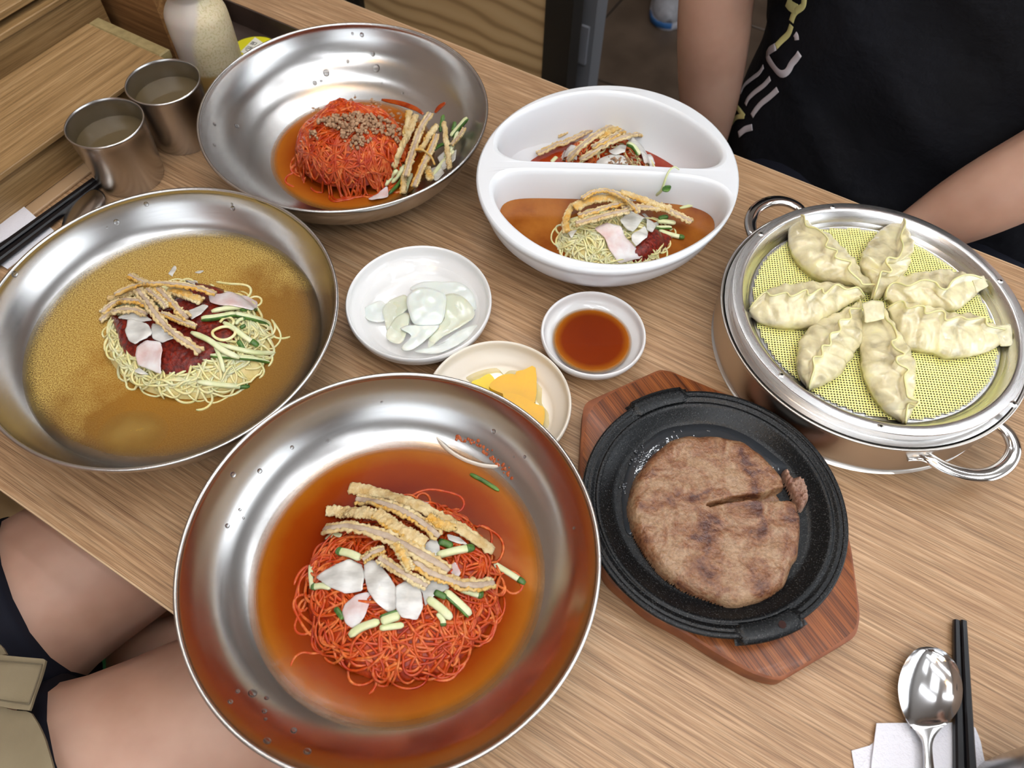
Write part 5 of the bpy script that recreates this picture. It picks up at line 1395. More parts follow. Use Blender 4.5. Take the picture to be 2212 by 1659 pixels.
V, F = blob(PF, 0.0238, 0.0100, 0.0040, 0.0007, 0.0035, 420, 0.5)
mk('patty_fragment', V, F, PIN, label='torn-off crumbly piece at the right end of the patty crack', cat='food')

# ------------------------------------------------------------------ steamer pot with dumplings
cS = np.array([0.3145, 0.4165]); ZF = 0.062; ZR = 0.0505; ZM = 0.0500
sp_e = empty('steamer_pot', (cS[0], cS[1], 0), 'low steel steamer pot with two loop handles holding seven dumplings', 'pot')
prof = smooth_profile([(0.0004, 0.0022), (0.100, 0.0022), (0.122, 0.004), (0.1285, 0.010), (0.1292, 0.030), (0.1292, 0.043)], 5)
prof = np.vstack([prof, [(0.1296, 0.0470), (0.1304, 0.0492), (0.1316, 0.0502), (0.1326, 0.0500), (0.1330, 0.0490), (0.1324, 0.0478), (0.1312, 0.0472)], smooth_profile([(0.1303, 0.0455), (0.1303, 0.030), (0.1300, 0.012), (0.126, 0.003), (0.118, 0.0), (0.0004, 0.0)], 5)])
V, F = lathe([tuple(p) for p in prof], cS, 160, False); F = [f[::-1] for f in F]
mk('pot_body', V, F, STEEL_POT, parent=sp_e, origin=(cS[0], cS[1], 0), sharp=60)
tr = empty('steamer_tray', (cS[0], cS[1], 0.012), 'steel steamer tray with flat punched rim, set into the pot', 'steamer')
prof = [(0.0004, 0.0488), (0.060, 0.0488), (0.1065, 0.0488), (0.1085, 0.0498), (0.1100, 0.0530), (0.1155, 0.0605), (0.1166, 0.0616), (0.1175, 0.0620), (0.1200, 0.0620), (0.1235, 0.0620), (0.1253, 0.0618), (0.1257, 0.0611), (0.1255, 0.0603), (0.1240, 0.0600), (0.1238, 0.0585), (0.1238, 0.0503), (0.1245, 0.0497), (0.1291, 0.0496), (0.1291, 0.0470), (0.1226, 0.0470), (0.1222, 0.0590), (0.1160, 0.0590), (0.1090, 0.0520), (0.1060, 0.0475), (0.0004, 0.0475)]
V, F = lathe(prof, cS, 160, False); F = [f[::-1] for f in F]
mk('tray_shell', V, F, STEEL_TRAY, parent=tr, origin=(cS[0], cS[1], 0.0475), sharp=24)
for (a, b) in [(1644, 505), (1799, 447), (2161.5, 607), (1902.5, 921), (1688.5, 809.5), (2190, 872)]:
    h = at(a, b, ZF + 0.0002); V, F = lathe([(0.0012, ZF + 0.0009), (0.0022, ZF + 0.0002), (0.0034, ZF - 0.0003)], h, 20, False)
    mk('punched_rim', V, F, STEEL_TRAY, parent=tr)
    V, F = disc(h[:2], 0.0018, ZF + 0.0004, 16, 2); mk('rim_hole_dark', V, F, BLACK_METAL, parent=tr, label='small black disc painted as the dark of a hole in the tray rim')  # black disc paints in the dark inside the hole
m = MB(); pitch = 0.0195
for i in range(-7, 8):
    for j in range(-7, 8):
        x = (i + 0.5 * (j % 2)) * pitch; y = j * pitch * 0.866; a = 0.45
        X = x * math.cos(a) - y * math.sin(a); Y = x * math.sin(a) + y * math.cos(a)
        if math.hypot(X, Y) < 0.099: m.add(*disc((cS[0] + X, cS[1] + Y), 0.0046, 0.0490, 16, 1))
m.mk('steam_hole_dark', BLACK_METAL, parent=tr, kind='stuff')  # flat black discs paint in the dark of the tray's openings
# perforated yellow mat: every small hole is cut
MATC = plain('yellow_silicone', S(250, 246, 158), 0.42, sss=0.15, sss_scale=0.003)
pt_ = 0.00242; rh = 0.00080; Rm = 0.1052; ang = -0.05; V = []; F = []
oct_ = [(math.cos((k + 0.0) * PI / 4), math.sin((k + 0.0) * PI / 4)) for k in range(8)]
sq = [(1, 0), (1, 1), (0, 1), (-1, 1), (-1, 0), (-1, -1), (0, -1), (1, -1)]
ca_, sa_ = math.cos(ang), math.sin(ang)
nmat = int(Rm / pt_) + 1
for i in range(-nmat, nmat + 1):
    for j in range(-nmat, nmat + 1):
        x0, y0 = i * pt_, j * pt_
        if math.hypot(x0, y0) > Rm - pt_ * 0.4: continue
        b0 = len(V)
        for (sx_, sy_) in sq:
            x, y = x0 + sx_ * pt_ / 2, y0 + sy_ * pt_ / 2; V.append((cS[0] + x * ca_ - y * sa_, cS[1] + x * sa_ + y * ca_, ZM))
        for lv in (ZM, ZM - 0.0004):
            for (cx_, cy_) in oct_:
                x, y = x0 + cx_ * rh, y0 + cy_ * rh; V.append((cS[0] + x * ca_ - y * sa_, cS[1] + x * sa_ + y * ca_, lv))
        for k in range(8):
            l = (k + 1) % 8
            F.append((b0 + k, b0 + l, b0 + 8 + l, b0 + 8 + k)); F.append((b0 + 8 + k, b0 + 8 + l, b0 + 16 + l, b0 + 16 + k))
F = [f[::-1] for f in F]
F = [f[::-1] for f in F]
mk('steamer_mat', V, F, MATC, label='round yellow perforated silicone mat under the dumplings', cat='mat', smooth=False)
# handles
def handle(pts, zs, wd_, label=None):
    P = np.array([at(a, b, z) for (a, b), z in zip(pts, zs)]); P = cr(P, 8)
    n = len(P); a = np.linspace(0, PI, n)
    w = 0.0042 + 0.0022 * np.sin(a) ** 0.6
    pr = np.array([np.c_[circ(w[i], 12)[:, 0], circ(0.0034, 12)[:, 1]] for i in range(n)])
    V, F = sweep(P, pr)
    mk('handle', V, F, CHROME, parent=sp_e, label=label)
handle([(1736, 462), (1722, 446), (1695, 435), (1662, 436), (1634, 451), (1621, 478), (1626, 507), (1640, 520)], [.040, .041, .042, .042, .042, .041, .041, .040], 1, 'polished loop handle at the back left')
handle([(1985, 975), (2010, 992), (2045, 1012), (2095, 1026), (2140, 1024), (2175, 1003), (2190, 972), (2180, 940), (2158, 920), (2140, 915)], [.036, .037, .036, .035, .035, .036, .037, .038, .038, .038], 1, 'polished loop handle at the front right')
br_ = [at(1958, 985, 0.034), at(1975, 984, 0.036), at(1995, 986, 0.037), at(2015, 994, 0.037)]
V, F = sweep(cr(np.array(br_), 5), rrect(0.010, 0.0016, 0.0005)); mk('handle_bracket', V, F, CHROME, parent=sp_e)

# ------------------------------------------------------------------ dumplings
def dough():
    m, nt, b = newmat('steamed_dumpling_skin'); v = coords(nt)
    f = noisetex(nt, v, 70, 3, 0.5, 0.4)
    r = ramp(nt, f, [(0.30, S(184, 174, 142)), (0.45, S(214, 204, 166)), (0.60, S(230, 222, 184)), (0.75, S(234, 226, 174))])
    nt.links.new(r.outputs[0], b.inputs['Base Color'])
    b.inputs['Roughness'].default_value = 0.25; b.inputs['Coat Weight'].default_value = 0.6; b.inputs['Coat Roughness'].default_value = 0.12
    b.inputs['Subsurface Weight'].default_value = 0.45; b.inputs['Subsurface Radius'].default_value = (1.0, 0.85, 0.5); b.inputs['Subsurface Scale'].default_value = 0.004
    bump(nt, noisetex(nt, v, 160, 3, 0.5), b, 0.35, 0.0012); return m
DOUGH = dough()
DOUGH_Y = plain('yellowish_dough_edge', S(222, 214, 156), 0.3, sss=0.5, sss_scale=0.004, coat=0.3)
def dumpling(Lp, Cp, Rp, label, h=0.025, seed=0, flap=None, waves=9):
    n = 110; z0 = ZM + 0.0004
    L = resample(cr(np.array(Lp, float), 6), n); C = resample(cr(np.array(Cp, float), 8), n); R = resample(cr(np.array(Rp, float), 6), n)
    k = 17; ker = np.hanning(k); ker /= ker.sum()
    Cs = np.c_[tuple(np.convolve(np.r_[np.full(k // 2, C[0, a]), C[:, a], np.full(k // 2, C[-1, a])], ker, 'valid') for a in (0, 1))]
    V = []; m_ = 11
    for i in range(n):
        u = i / (n - 1); s = max(0.0, math.sin(PI * u)) ** 0.55
        hz = z0 + 0.0055 + (h - 0.0055) * s
        zo = z0 + 0.0005 + 0.0075 * s
        l = at(L[i, 0], L[i, 1], zo); r = at(R[i, 0], R[i, 1], zo)
        ct = at(C[i, 0], C[i, 1], hz); cs = at(Cs[i, 0], Cs[i, 1], hz)
        mid = (l + r) / 2
        lat = l - r; lat[2] = 0; ln = np.linalg.norm(lat) + 1e-9; lat /= ln
        fin = 0.0075 * (0.5 + 0.5 * s)
        cb = cs * 0.72 + ct * 0.28; cb[2] = hz - fin
        wv = (ct - cs); wv[2] = 0
        row = []
        def side(o, sg):
            q = []
            bot = o + (mid - o) * min(0.35, 0.005 / ln) * (1 if ln > 0.004 else 0); bot = np.array([bot[0], bot[1], z0])
            ctrl = o * 0.86 + cb * 0.14 + lat * sg * 0.0018 * s; ctrl[2] = zo + (cb[2] - zo) * 0.82
            e_ = cb + lat * sg * 0.0011
            for j in range(m_):
                t = j / (m_ - 1)
                p = (1 - t) ** 2 * o + 2 * t * (1 - t) * ctrl + t * t * e_
                nrm = np.array([lat[0] * sg * (1 - t), lat[1] * sg * (1 - t), 0.4 + t])
                nrm /= np.linalg.norm(nrm)
                bmp = 0.0019 * noise.noise(Vector((p[0] * 95 + seed, p[1] * 95, seed * 2.0))) + 0.0007 * noise.noise(Vector((p[0] * 260 + seed, p[1] * 260, seed)))
                pl_ = 0.0011 * math.sin(u * waves * 2 * PI + sg) * t * (1 - t) * 3.0
                p = p + nrm * (bmp + pl_) * s * min(1.0, 4 * (1 - t) + 0.15) + wv * 0.35 * t * (1 - t)
                p[2] = max(p[2], z0)
                q.append(p)
            return bot, q
        bl, ql = side(l, 1); br, qr = side(r, -1)
        row = [bl] + ql + [ct + lat * 0.00055, ct - lat * 0.00055] + qr[::-1] + [br]
        V.append(row)
    w = len(V[0]); V = np.array(V).reshape(-1, 3); F = []
    for i in range(n - 1):
        for j in range(w):
            l_ = (j + 1) % w; F.append((i * w + j, i * w + l_, (i + 1) * w + l_, (i + 1) * w + j))
    F.append(tuple(range(w))); F.append(tuple((n - 1) * w + j for j in range(w))[::-1])
    F = [f[::-1] for f in F]
    o = mk('dumpling', V, F, DOUGH, label=label, cat='dumpling', group='pleated dumplings laid like petals on the yellow mat')
    # pinched edge of the wrapper
    P = np.array([(V[i * w + m_ + 1] + V[i * w + m_ + 2]) / 2 for i in range(0, n, 1)])
    Vr, Fr = sweep(P, circ(0.00085, 6)); mk('pinched_edge', Vr, Fr, DOUGH_Y, parent=o, label='yellowish pinched edge')
    if flap is not None:
        q = np.array([at(a, b, z0 + zz) for (a, b, zz) in flap]); q = np.vstack([q, q[:1]])
        q = resample(q, 25)[:24]
        zc = lambda x, y: float(np.interp(0, [0], [0]))
        # a small tab of dough with its own slope
        A = np.c_[q[:, :2], np.ones(len(q))]; pl_ = np.linalg.lstsq(A, q[:, 2], rcond=None)[0]
        Vf, Ff = pad(q, lambda x, y: pl_[0] * x + pl_[1] * y + pl_[2] + 0.0012 * noise.noise(Vector((x * 130, y * 130, seed))), 0.0009, 6)
        mk('dough_tab', Vf, Ff, DOUGH, parent=o, label='flat translucent tab of dough')
    return o
dumpling([(1713, 470), (1703, 495), (1704, 530), (1722, 563), (1750, 588), (1780, 603), (1830, 618), (1885, 634)],
         [(1722, 468), (1736, 466), (1742, 488), (1765, 494), (1788, 515), (1784, 532), (1808, 541), (1805, 556), (1838, 566), (1833, 582), (1858, 606), (1864, 614), (1893, 616), (1889, 636)],
         [(1740, 468), (1755, 488), (1795, 515), (1825, 545), (1852, 575), (1865, 595), (1893, 612), (1893, 634)], 'dumpling pointing to the back left of the tray, next to the loop handle', 0.027, 1)
dumpling([(1938, 473), (1915, 488), (1890, 510), (1865, 540), (1858, 570), (1868, 595), (1880, 620), (1880, 645)],
         [(1948, 468), (1956, 482), (1946, 510), (1951, 533), (1940, 557), (1919, 556), (1914, 566), (1926, 583), (1921, 588), (1905, 586), (1900, 600), (1895, 617), (1886, 645)],
         [(1954, 474), (1958, 495), (1970, 515), (1971, 545), (1960, 580), (1945, 605), (1920, 628), (1900, 646)], 'dumpling at the very back of the tray, tip leaning on the rim', 0.027, 2)
dumpling([(1912, 640), (1918, 612), (1940, 598), (1975, 593), (2005, 586), (2040, 583), (2075, 590), (2105, 596), (2126, 600)],
         [(1913, 644), (1918, 622), (1930, 611), (1945, 612), (1963, 617), (1992, 605), (2019, 609), (2032, 622), (2046, 624), (2058, 606), (2084, 594), (2108, 596), (2132, 606)],
         [(1916, 648), (1934, 664), (1960, 660), (1990, 664), (2030, 668), (2070, 668), (2100, 645), (2118, 628), (2134, 618)], 'dumpling at the right back, tab end touching the tray wall', 0.026, 3,
         flap=[(2098, 598, .012), (2125, 596, .014), (2134, 620, .010), (2108, 634, .007)])
dumpling([(1917, 662), (1935, 652), (1960, 652), (1990, 660), (2020, 668), (2060, 676), (2100, 682), (2140, 700), (2170, 706)],
         [(1917, 665), (1940, 652), (1953, 652), (1961, 666), (1985, 660), (1998, 664), (2000, 677), (2028, 671), (2041, 676), (2044, 692), (2074, 684), (2092, 690), (2128, 686), (2134, 703), (2175, 712)],
         [(1917, 672), (1935, 710), (1955, 746), (1988, 755), (2020, 760), (2052, 771), (2100, 768), (2135, 760), (2170, 740)], 'largest dumpling, at the right, with a square tab over the mat edge', 0.026, 4,
         flap=[(2145, 706, .008), (2182, 700, .010), (2189, 746, .006), (2160, 750, .003)])
dumpling([(1862, 672), (1858, 705), (1858, 745), (1863, 795), (1880, 840), (1905, 880), (1930, 900), (1948, 914)],
         [(1903, 655), (1908, 672), (1915, 690), (1929, 704), (1938, 730), (1926, 738), (1934, 752), (1954, 765), (1937, 772), (1940, 785), (1962, 798), (1954, 812), (1958, 840), (1962, 858), (1984, 866), (1978, 876), (1962, 874), (1956, 915)],
         [(1910, 660), (1925, 695), (1945, 725), (1965, 760), (1976, 800), (1976, 830), (1972, 858), (1978, 872), (1958, 916)], 'dumpling pointing to the front of the tray, near the rim hole', 0.027, 5,
         flap=[(1862, 656, .020), (1885, 649, .022), (1908, 653, .022), (1909, 690, .018), (1868, 698, .016)])
dumpling([(1852, 652), (1820, 672), (1785, 686), (1750, 706), (1726, 740), (1720, 775), (1726, 812), (1745, 838)],
         [(1858, 647), (1860, 665), (1836, 668), (1838, 688), (1813, 692), (1815, 714), (1794, 721), (1794, 745), (1776, 747), (1776, 769), (1757, 772), (1759, 795), (1752, 820), (1747, 840)],
         [(1862, 668), (1862, 705), (1861, 740), (1845, 765), (1826, 792), (1808, 815), (1780, 832), (1750, 842)], 'dumpling pointing to the front left of the tray', 0.027, 6)
dumpling([(1617, 668), (1640, 640), (1670, 624), (1700, 616), (1730, 612), (1772, 610), (1800, 614), (1835, 622), (1868, 634)],
         [(1618, 668), (1638, 643), (1655, 631), (1667, 639), (1698, 632), (1710, 640), (1741, 626), (1748, 638), (1774, 623), (1782, 634), (1806, 615), (1828, 625), (1853, 621), (1869, 641)],
         [(1621, 684), (1640, 696), (1663, 702), (1699, 707), (1754, 705), (1782, 691), (1812, 672), (1840, 654), (1868, 644)], 'dumpling pointing straight left, tip on the tray wall', 0.027, 7)

# ------------------------------------------------------------------ cutlery and napkins
def spoon(Lp, Rp, zr, dep, sign, label, mat, n_bowl, handle_z=None):
    n = 46
    L = resample(cr(np.array(Lp, float), 6), n); R = resample(cr(np.array(Rp, float), 6), n)
    m_ = 12; V = []
    for i in range(n):
        u = i / (n - 1); ub = min(1.0, u / n_bowl)
        d = dep * max(0.0, math.sin(PI * min(1, ub))) ** 0.75 if u < n_bowl else 0.0
        z = zr + (0.004 * max(0, (u - n_bowl) / (1 - n_bowl)) if handle_z is None else (handle_z - zr) * max(0, (u - n_bowl * 0.85) / (1 - n_bowl * 0.85)))
        for j in range(m_ + 1):
            w = j / m_; q = L[i] * (1 - w) + R[i] * w; k = 1 - (2 * w - 1) ** 2
            zz = z - sign * d * k ** 0.8 + (0.0006 * k if u >= n_bowl else 0)
            V.append(at(q[0], q[1], zz))
    top = np.array(V); V = np.vstack([top, top - np.array([0, 0, 0.0011])]); K_ = len(top); F = []; w = m_ + 1
    for i in range(n - 1):
        for j in range(m_):
            q = (i * w + j, i * w + j + 1, (i + 1) * w + j + 1, (i + 1) * w + j); F.append(q); F.append(tuple(a + K_ for a in q[::-1]))
        for j in (0, m_):
            a, b = i * w + j, (i + 1) * w + j; F.append((a, b, b + K_, a + K_) if j == 0 else (b, a, a + K_, b + K_))
    for i in (0, n - 1):
        for j in range(m_):
            a, b = i * w + j, i * w + j + 1; F.append((b, a, a + K_, b + K_) if i == 0 else (a, b, b + K_, a + K_))
    F = [f[::-1] for f in F]
    return mk('spoon', V, F, mat, label=label, cat='spoon', sharp=60)
ks = lambda pts: K(1780, 1280, 4.377, pts)
spoon(ks([(975, 511), (880, 530), (790, 620), (730, 740), (702, 880), (712, 1010), (745, 1130), (800, 1230), (870, 1310), (925, 1390), (940, 1460), (950, 1560), (948, 1700), (944, 1900), (938, 2200)]),
      ks([(985, 511), (1090, 530), (1190, 600), (1265, 710), (1310, 860), (1306, 1010), (1265, 1120), (1190, 1215), (1105, 1290), (1045, 1370), (1025, 1450), (1030, 1560), (1046, 1700), (1062, 1900), (1085, 2200)]),
      0.0105, 0.0078, 1, 'steel spoon lying face up on a napkin at the lower right', SPOON, 0.48, 0.009)
kl = lambda pts: K(0, 300, 5.53, pts)
spoon(kl([(1120, 592), (1030, 605), (950, 660), (860, 750), (790, 870), (750, 980), (733, 1060), (760, 1150), (800, 1300)]),
      kl([(1130, 592), (1210, 620), (1262, 690), (1270, 760), (1250, 840), (1180, 950), (1080, 1040), (960, 1120), (840, 1320)]),
      0.0052, 0.0070, -1, 'steel spoon lying face down, half under the icy broth bowl', SPOON2, 0.86)
def chopstick(p0, p1, z0_, z1_, w0, w1, label, grp):
    a = at(p0[0], p0[1], z0_); b = at(p1[0], p1[1], z1_)
    P = np.array([a + (b - a) * t for t in (0, 0.004, 0.3, 0.6, 0.996, 1)])
    sc = np.interp([0, 0.004, 0.3, 0.6, 0.996, 1], [0, 0.004, 1], [w0 * 0.7, w0, w1]); sc[-1] = w1 * 0.7
    V, F = sweep(P, rrect(1, 1, 0.2), scale=sc)
    return mk('chopstick', V, F, BLACK, label=label, cat='chopstick', group=grp, sharp=35)
G = 'black chopsticks at the lower right'
chopstick((2065.5, 1339), (2073, 1740), 0.0045, 0.0055, 0.0042, 0.0068, 'black chopstick right beside the spoon, left one of its pair', G)
chopstick((2080.5, 1340), (2100, 1740), 0.0045, 0.0055, 0.0042, 0.0068, 'black chopstick nearer the cut-off cup, right one of its pair', G)
G = 'black chopsticks at the left'
chopstick((206, 389), (-60, 583), 0.0052, 0.0082, 0.0062, 0.0078, 'black chopstick nearest the bamboo box, upper one of its pair', G)
chopstick((214, 397), (-55, 602), 0.0052, 0.0078, 0.0062, 0.0078, 'black chopstick nearest the left napkin strip, lower one of its pair', G)
def napkin(polys, label):
    e = None
    for i, (pts, z, th, tilt) in enumerate(polys):
        P = np.array([at(a, b, z) for a, b in pts])
        Q = resample(np.vstack([P, P[:1]]), 61)[:60]
        f = (lambda z, tilt, i: lambda x, y: z + max(0, tilt) * max(0.0, (-(x * U[0] + y * U[1]) - 0.700)) + 0.0006 * (1 + noise.noise(Vector((x * 60, y * 60, i * 4)))))(z, tilt, i)
        V, F = pad(Q, f, th, 8)
        o = mk('napkin' if e is None else 'folded_layer', V, F, NAPKIN, parent=e, label=label if e is None else None, cat='napkin' if e is None else None, smooth=True, sharp=40)
        if e is None: e = o
    return e
napkin([([(1838, 1622), (1884, 1609), (1893, 1590), (1960, 1575), (2060, 1560), (2101, 1566), (2116, 1600), (2128, 1660), (2140, 1760), (1860, 1760)], 0.0, 0.0008, 0),
        ([(1892, 1563), (1964, 1562), (1968, 1600), (1972, 1760), (1868, 1760), (1880, 1640)], 0.0012, 0.0008, 0),
        ([(1892, 1563), (1918, 1581), (1912, 1640), (1904, 1760), (1872, 1760), (1882, 1640)], 0.0024, 0.0008, 0)], 'white embossed paper napkin under the face-up spoon')
napkin([([(-60, 400), (0, 410), (22, 420), (50, 445), (80, 472), (60, 490), (20, 515), (-60, 560)], 0.0045, 0.0008, 0.0)], 'white embossed napkin flap lying against the bamboo box')
napkin([([(55, 470), (88, 472), (104, 488), (120, 501), (60, 550), (18, 583), (0, 572), (-60, 612), (-70, 560)], 0.0, 0.0008, 0)], 'white napkin strip between the left chopsticks and the steel bowl')

# ------------------------------------------------------------------ water drops on the steel
DROP = bpy.data.materials.new('water_drop'); DROP.use_nodes = True
_b = DROP.node_tree.nodes['Principled BSDF']; _b.inputs['Transmission Weight'].default_value = 1.0; _b.inputs['Roughness'].default_value = 0.0; _b.inputs['IOR'].default_value = 1.33
def drops(pts, bv, parent, mat, name='water_drops', label=None):
    m = MB()
    for (a, b, r) in pts:
        h, nn = hit(a, b, bv)
        if h is None: continue
        nn = np.array(nn); 
        if nn @ ray(a, b) > 0: nn = -nn
        t1 = np.cross(nn, [0, 0, 1.0]); t1 /= np.linalg.norm(t1) + 1e-9; t2 = np.cross(nn, t1)
        V = []; F = []; k = 12
        for (q, hh) in ((1.0, -0.05), (0.92, 0.25), (0.7, 0.45), (0.35, 0.56)):
            for j in range(k):
                an = j / k * 2 * PI; V.append(np.array(h) + r * (q * math.cos(an) * t1 + q * 1.15 * math.sin(an) * t2 + hh * nn))
        V.append(np.array(h) + r * 0.6 * nn)
        for i in range(3):
            for j in range(k): F.append((i * k + j, i * k + (j + 1) % k, (i + 1) * k + (j + 1) % k, (i + 1) * k + j))
        F += [(3 * k + j, 3 * k + (j + 1) % k, 4 * k) for j in range(k)]
        m.add(V, F)
    return m.mk(name, mat, parent=parent, kind='stuff', label=label)
kc1 = lambda l: [(360 + x / 4.424, 780 + y / 4.424, r) for x, y, r in l]
kc4 = lambda l: [(360 + x / 4.424, 1284 + y / 4.424, r) for x, y, r in l]
kc2 = lambda l: [(860 + x / 4.424, 780 + y / 4.424, r) for x, y, r in l]
kc5 = lambda l: [(420 + x / 4.424, 30 + y / 4.424, r) for x, y, r in l]
drops(kc1([(1545, 770, .0017), (1200, 825, .0016), (635, 1085, .0022), (890, 1050, .002), (580, 1575, .0018), (700, 1420, .0012), (735, 1500, .001), (2055, 392, .001)]) + kc4([(680, 925, .0016), (820, 945, .003), (955, 990, .0016), (610, 1025, .0018), (935, 1115, .0018), (1215, 1300, .0022), (1345, 1500, .0026), (960, 1400, .0026), (945, 1190, .0012)]) + kc2([(912, 672, .0019), (1680, 1595, .0012), (1210, 915, .0013), (1105, 915, .0008)]), bvC, bowlC, DROP, label='clear water drops on the inner wall')
drops(kc5([(1260, 565, .0036), (1150, 660, .0026), (1210, 640, .0016), (1740, 520, .004), (1705, 385, .0026), (1465, 455, .002), (1600, 200, .0024), (1510, 188, .0015), (405, 1072, .0024), (192, 1055, .0018), (190, 1255, .0016), (1790, 660, .0012), (1990, 758, .0014)]), bvB, bowlB, DROP, label='clear water drops on the inner wall')
drops([(252, 480, .0026), (232, 492, .0010), (316, 441, .0022), (31, 592, .0028), (503, 450, .0022), (501, 441, .0012)], bvA, bowlA, DROP, label='clear water drops on the inner wall')
RES = plain('chilli_residue', S(150, 60, 20), 0.2, col2=S(180, 96, 50), cscale=300)
r_ = np.random.default_rng(21); rl = []
pth = resample(cr(np.array([(985, 945), (1012, 952), (1036, 962), (1050, 972), (1062, 985), (1075, 1000), (1088, 1014), (1105, 1028)], float), 4), 60)
for i in range(60):
    q = pth[i] + r_.normal(0, 4.5, 2) * (0.6 + i / 80); rl.append((q[0], q[1], r_.uniform(.0004, .0016)))
drops(rl, bvC, bowlC, RES, 'chilli_specks', 'brown-red chilli residue dried on the wall above the broth')

# ------------------------------------------------------------------ chair behind the table, post, shoe
def ash():
    m, nt, b = newmat('ash_veneer'); v = coords(nt, (1, 1, 1), (0, 0, -UA))
    mp = node(nt, 'ShaderNodeMapping'); mp.inputs['Scale'].default_value = (1.6, 1, 4.2); nt.links.new(v, mp.inputs[0])
    w = node(nt, 'ShaderNodeTexWave'); w.wave_type = 'BANDS'; w.bands_direction = 'Z'; w.inputs['Scale'].default_value = 2.6; w.inputs['Distortion'].default_value = 9.0; w.inputs['Detail'].default_value = 2; w.inputs['Detail Scale'].default_value = 0.8
    nt.links.new(mp.outputs[0], w.inputs[0])
    r = ramp(nt, w.outputs[0], [(0.0, S(150, 124, 86)), (0.3, S(182, 154, 112)), (1.0, S(194, 168, 126))])
    nt.links.new(r.outputs[0], b.inputs['Base Color']); b.inputs['Roughness'].default_value = 0.5; return m
ASH = ash()
TCH = 1.02
pL = at_t(786, 0, TCH) ; pR = at_t(1186, 0, TCH); pK = at_t(1247, 0, TCH)
sL, sR, sK_ = pL[:2] @ U, pR[:2] @ U, pK[:2] @ U
ch = empty('chair', ST((sL + sR) / 2, 0.85, FLZ), 'chair with light wood back panel in a black frame, pushed up to the far side', 'chair')
sbox('back_panel', (sL, sR, TCH, TCH + 0.012, -0.33, 0.16), ASH, parent=ch, bev=0.003)
for a, b_ in [(sL - 0.036, sL - 0.0005), (sR + 0.0005, sK_)]:
    sbox('back_post', (a, b_, TCH - 0.012, TCH + 0.024, FLZ, 0.19), BLACK_METAL, parent=ch, bev=0.003)
sbox('top_rail', (sL, sR, TCH - 0.008, TCH + 0.02, 0.1605, 0.19), BLACK_METAL, parent=ch, bev=0.003)
sbox('seat', (sL, sR, 0.62, 0.995, -0.32, -0.285), ASH, parent=ch, bev=0.004)
for a in (sL + 0.02, sR - 0.02):
    sbox('leg', (a - 0.014, a + 0.014, 0.64, 0.668, FLZ, -0.321), BLACK_METAL, parent=ch, bev=0.002)
TG = 1.09
g0, g1 = at_t(1243, 0, TG)[:2] @ U, at_t(1292, 0, TG)[:2] @ U
gp = empty('metal_post', ST((g0 + g1) / 2, TG, FLZ), 'grey metal post beside the black chair frame', 'post')
sbox('post', (g0, g1, TG, TG + 0.04, FLZ + 0.004, 0.9), GREY_METAL, parent=gp, bev=0.003)
sbox('foot_plate', (g0 - 0.03, g1 + 0.03, TG - 0.03, TG + 0.07, FLZ, FLZ + 0.0038), GREY_METAL, parent=gp, bev=0.001)
hp = at_t(1262, 105, TG)
V, F = box(g0 + 0.016, g1 - 0.008, TG - 0.006, TG - 0.0005, hp[2] - 0.028, hp[2] + 0.045, bev=0.002)
mk('latch_plate', V, F, plain('pale_grey_metal', S(134, 136, 144), 0.5), parent=gp, smooth=False, label='paler grey plate on the post')

def loft(rings, mat, name, cap=True, **k):
    n = len(rings[0]); V = np.vstack(rings); F = []
    for i in range(len(rings) - 1):
        for j in range(n):
            l = (j + 1) % n; F.append((i * n + j, i * n + l, (i + 1) * n + l, (i + 1) * n + j))
    if cap: F.append(tuple(range(n))[::-1]); F.append(tuple((len(rings) - 1) * n + j for j in range(n)))
    return mk(name, V, F, mat, **k)
# passer-by's shoe
so = at(1436, 30, FLZ + 0.03); dshoe = at(1436, 62, FLZ) - at(1436, -60, FLZ); dshoe = np.array([dshoe[0], dshoe[1]]); dshoe /= np.linalg.norm(dshoe)
dshoe = -dshoe
dn = np.array([-dshoe[1], dshoe[0]])
toe = at(1440, 66, FLZ)[:2]
sh = empty('sneaker', (toe[0], toe[1], FLZ), 'white sneaker with blue sole patch on the dark floor behind', 'shoe')
def shoe_rings(k, zf):
    rings = []
    for (x, w, h) in [(0.0, .012, .5), (.01, .030, .72), (.035, .043, .85), (.08, .049, 1.0), (.13, .043, 1.35), (.18, .037, 1.7), (.235, .036, 1.8), (.262, .030, 1.75), (.272, .012, 1.5)]:
        a = np.linspace(0, 2 * PI, 24, endpoint=False)
        y = w * k * np.cos(a); z = zf(h, np.sin(a))
        rings.append(np.c_[toe[0] + dshoe[0] * x + dn[0] * y, toe[1] + dshoe[1] * x + dn[1] * y, z])
    return rings
loft(shoe_rings(1.0, lambda h, s: FLZ + 0.024 + np.maximum(s, -0.1) * 0.045 * h), plain('white_mesh_shoe', S(150, 150, 156), 0.7, col2=S(120, 120, 124), cscale=30), 'shoe_upper', parent=sh)
loft(shoe_rings(1.06, lambda h, s: FLZ + 0.0125 + np.clip(s * 3, -1, 1) * 0.0120), plain('white_sole', S(160, 160, 168), 0.6), 'sole', parent=sh, sharp=50)
V, F = sweep(np.array([[toe[0] + dshoe[0] * x + dn[0] * y, toe[1] + dshoe[1] * x + dn[1] * y, FLZ + 0.014] for x, y in [(.06, .051), (.03, .046), (.008, .032), (-.001, .008), (0.0, -.012)]]), rrect(0.004, 0.017, 0.001)); mk('sole_patch', V, F, plain('blue_rubber', S(40, 88, 140), 0.5), parent=sh)

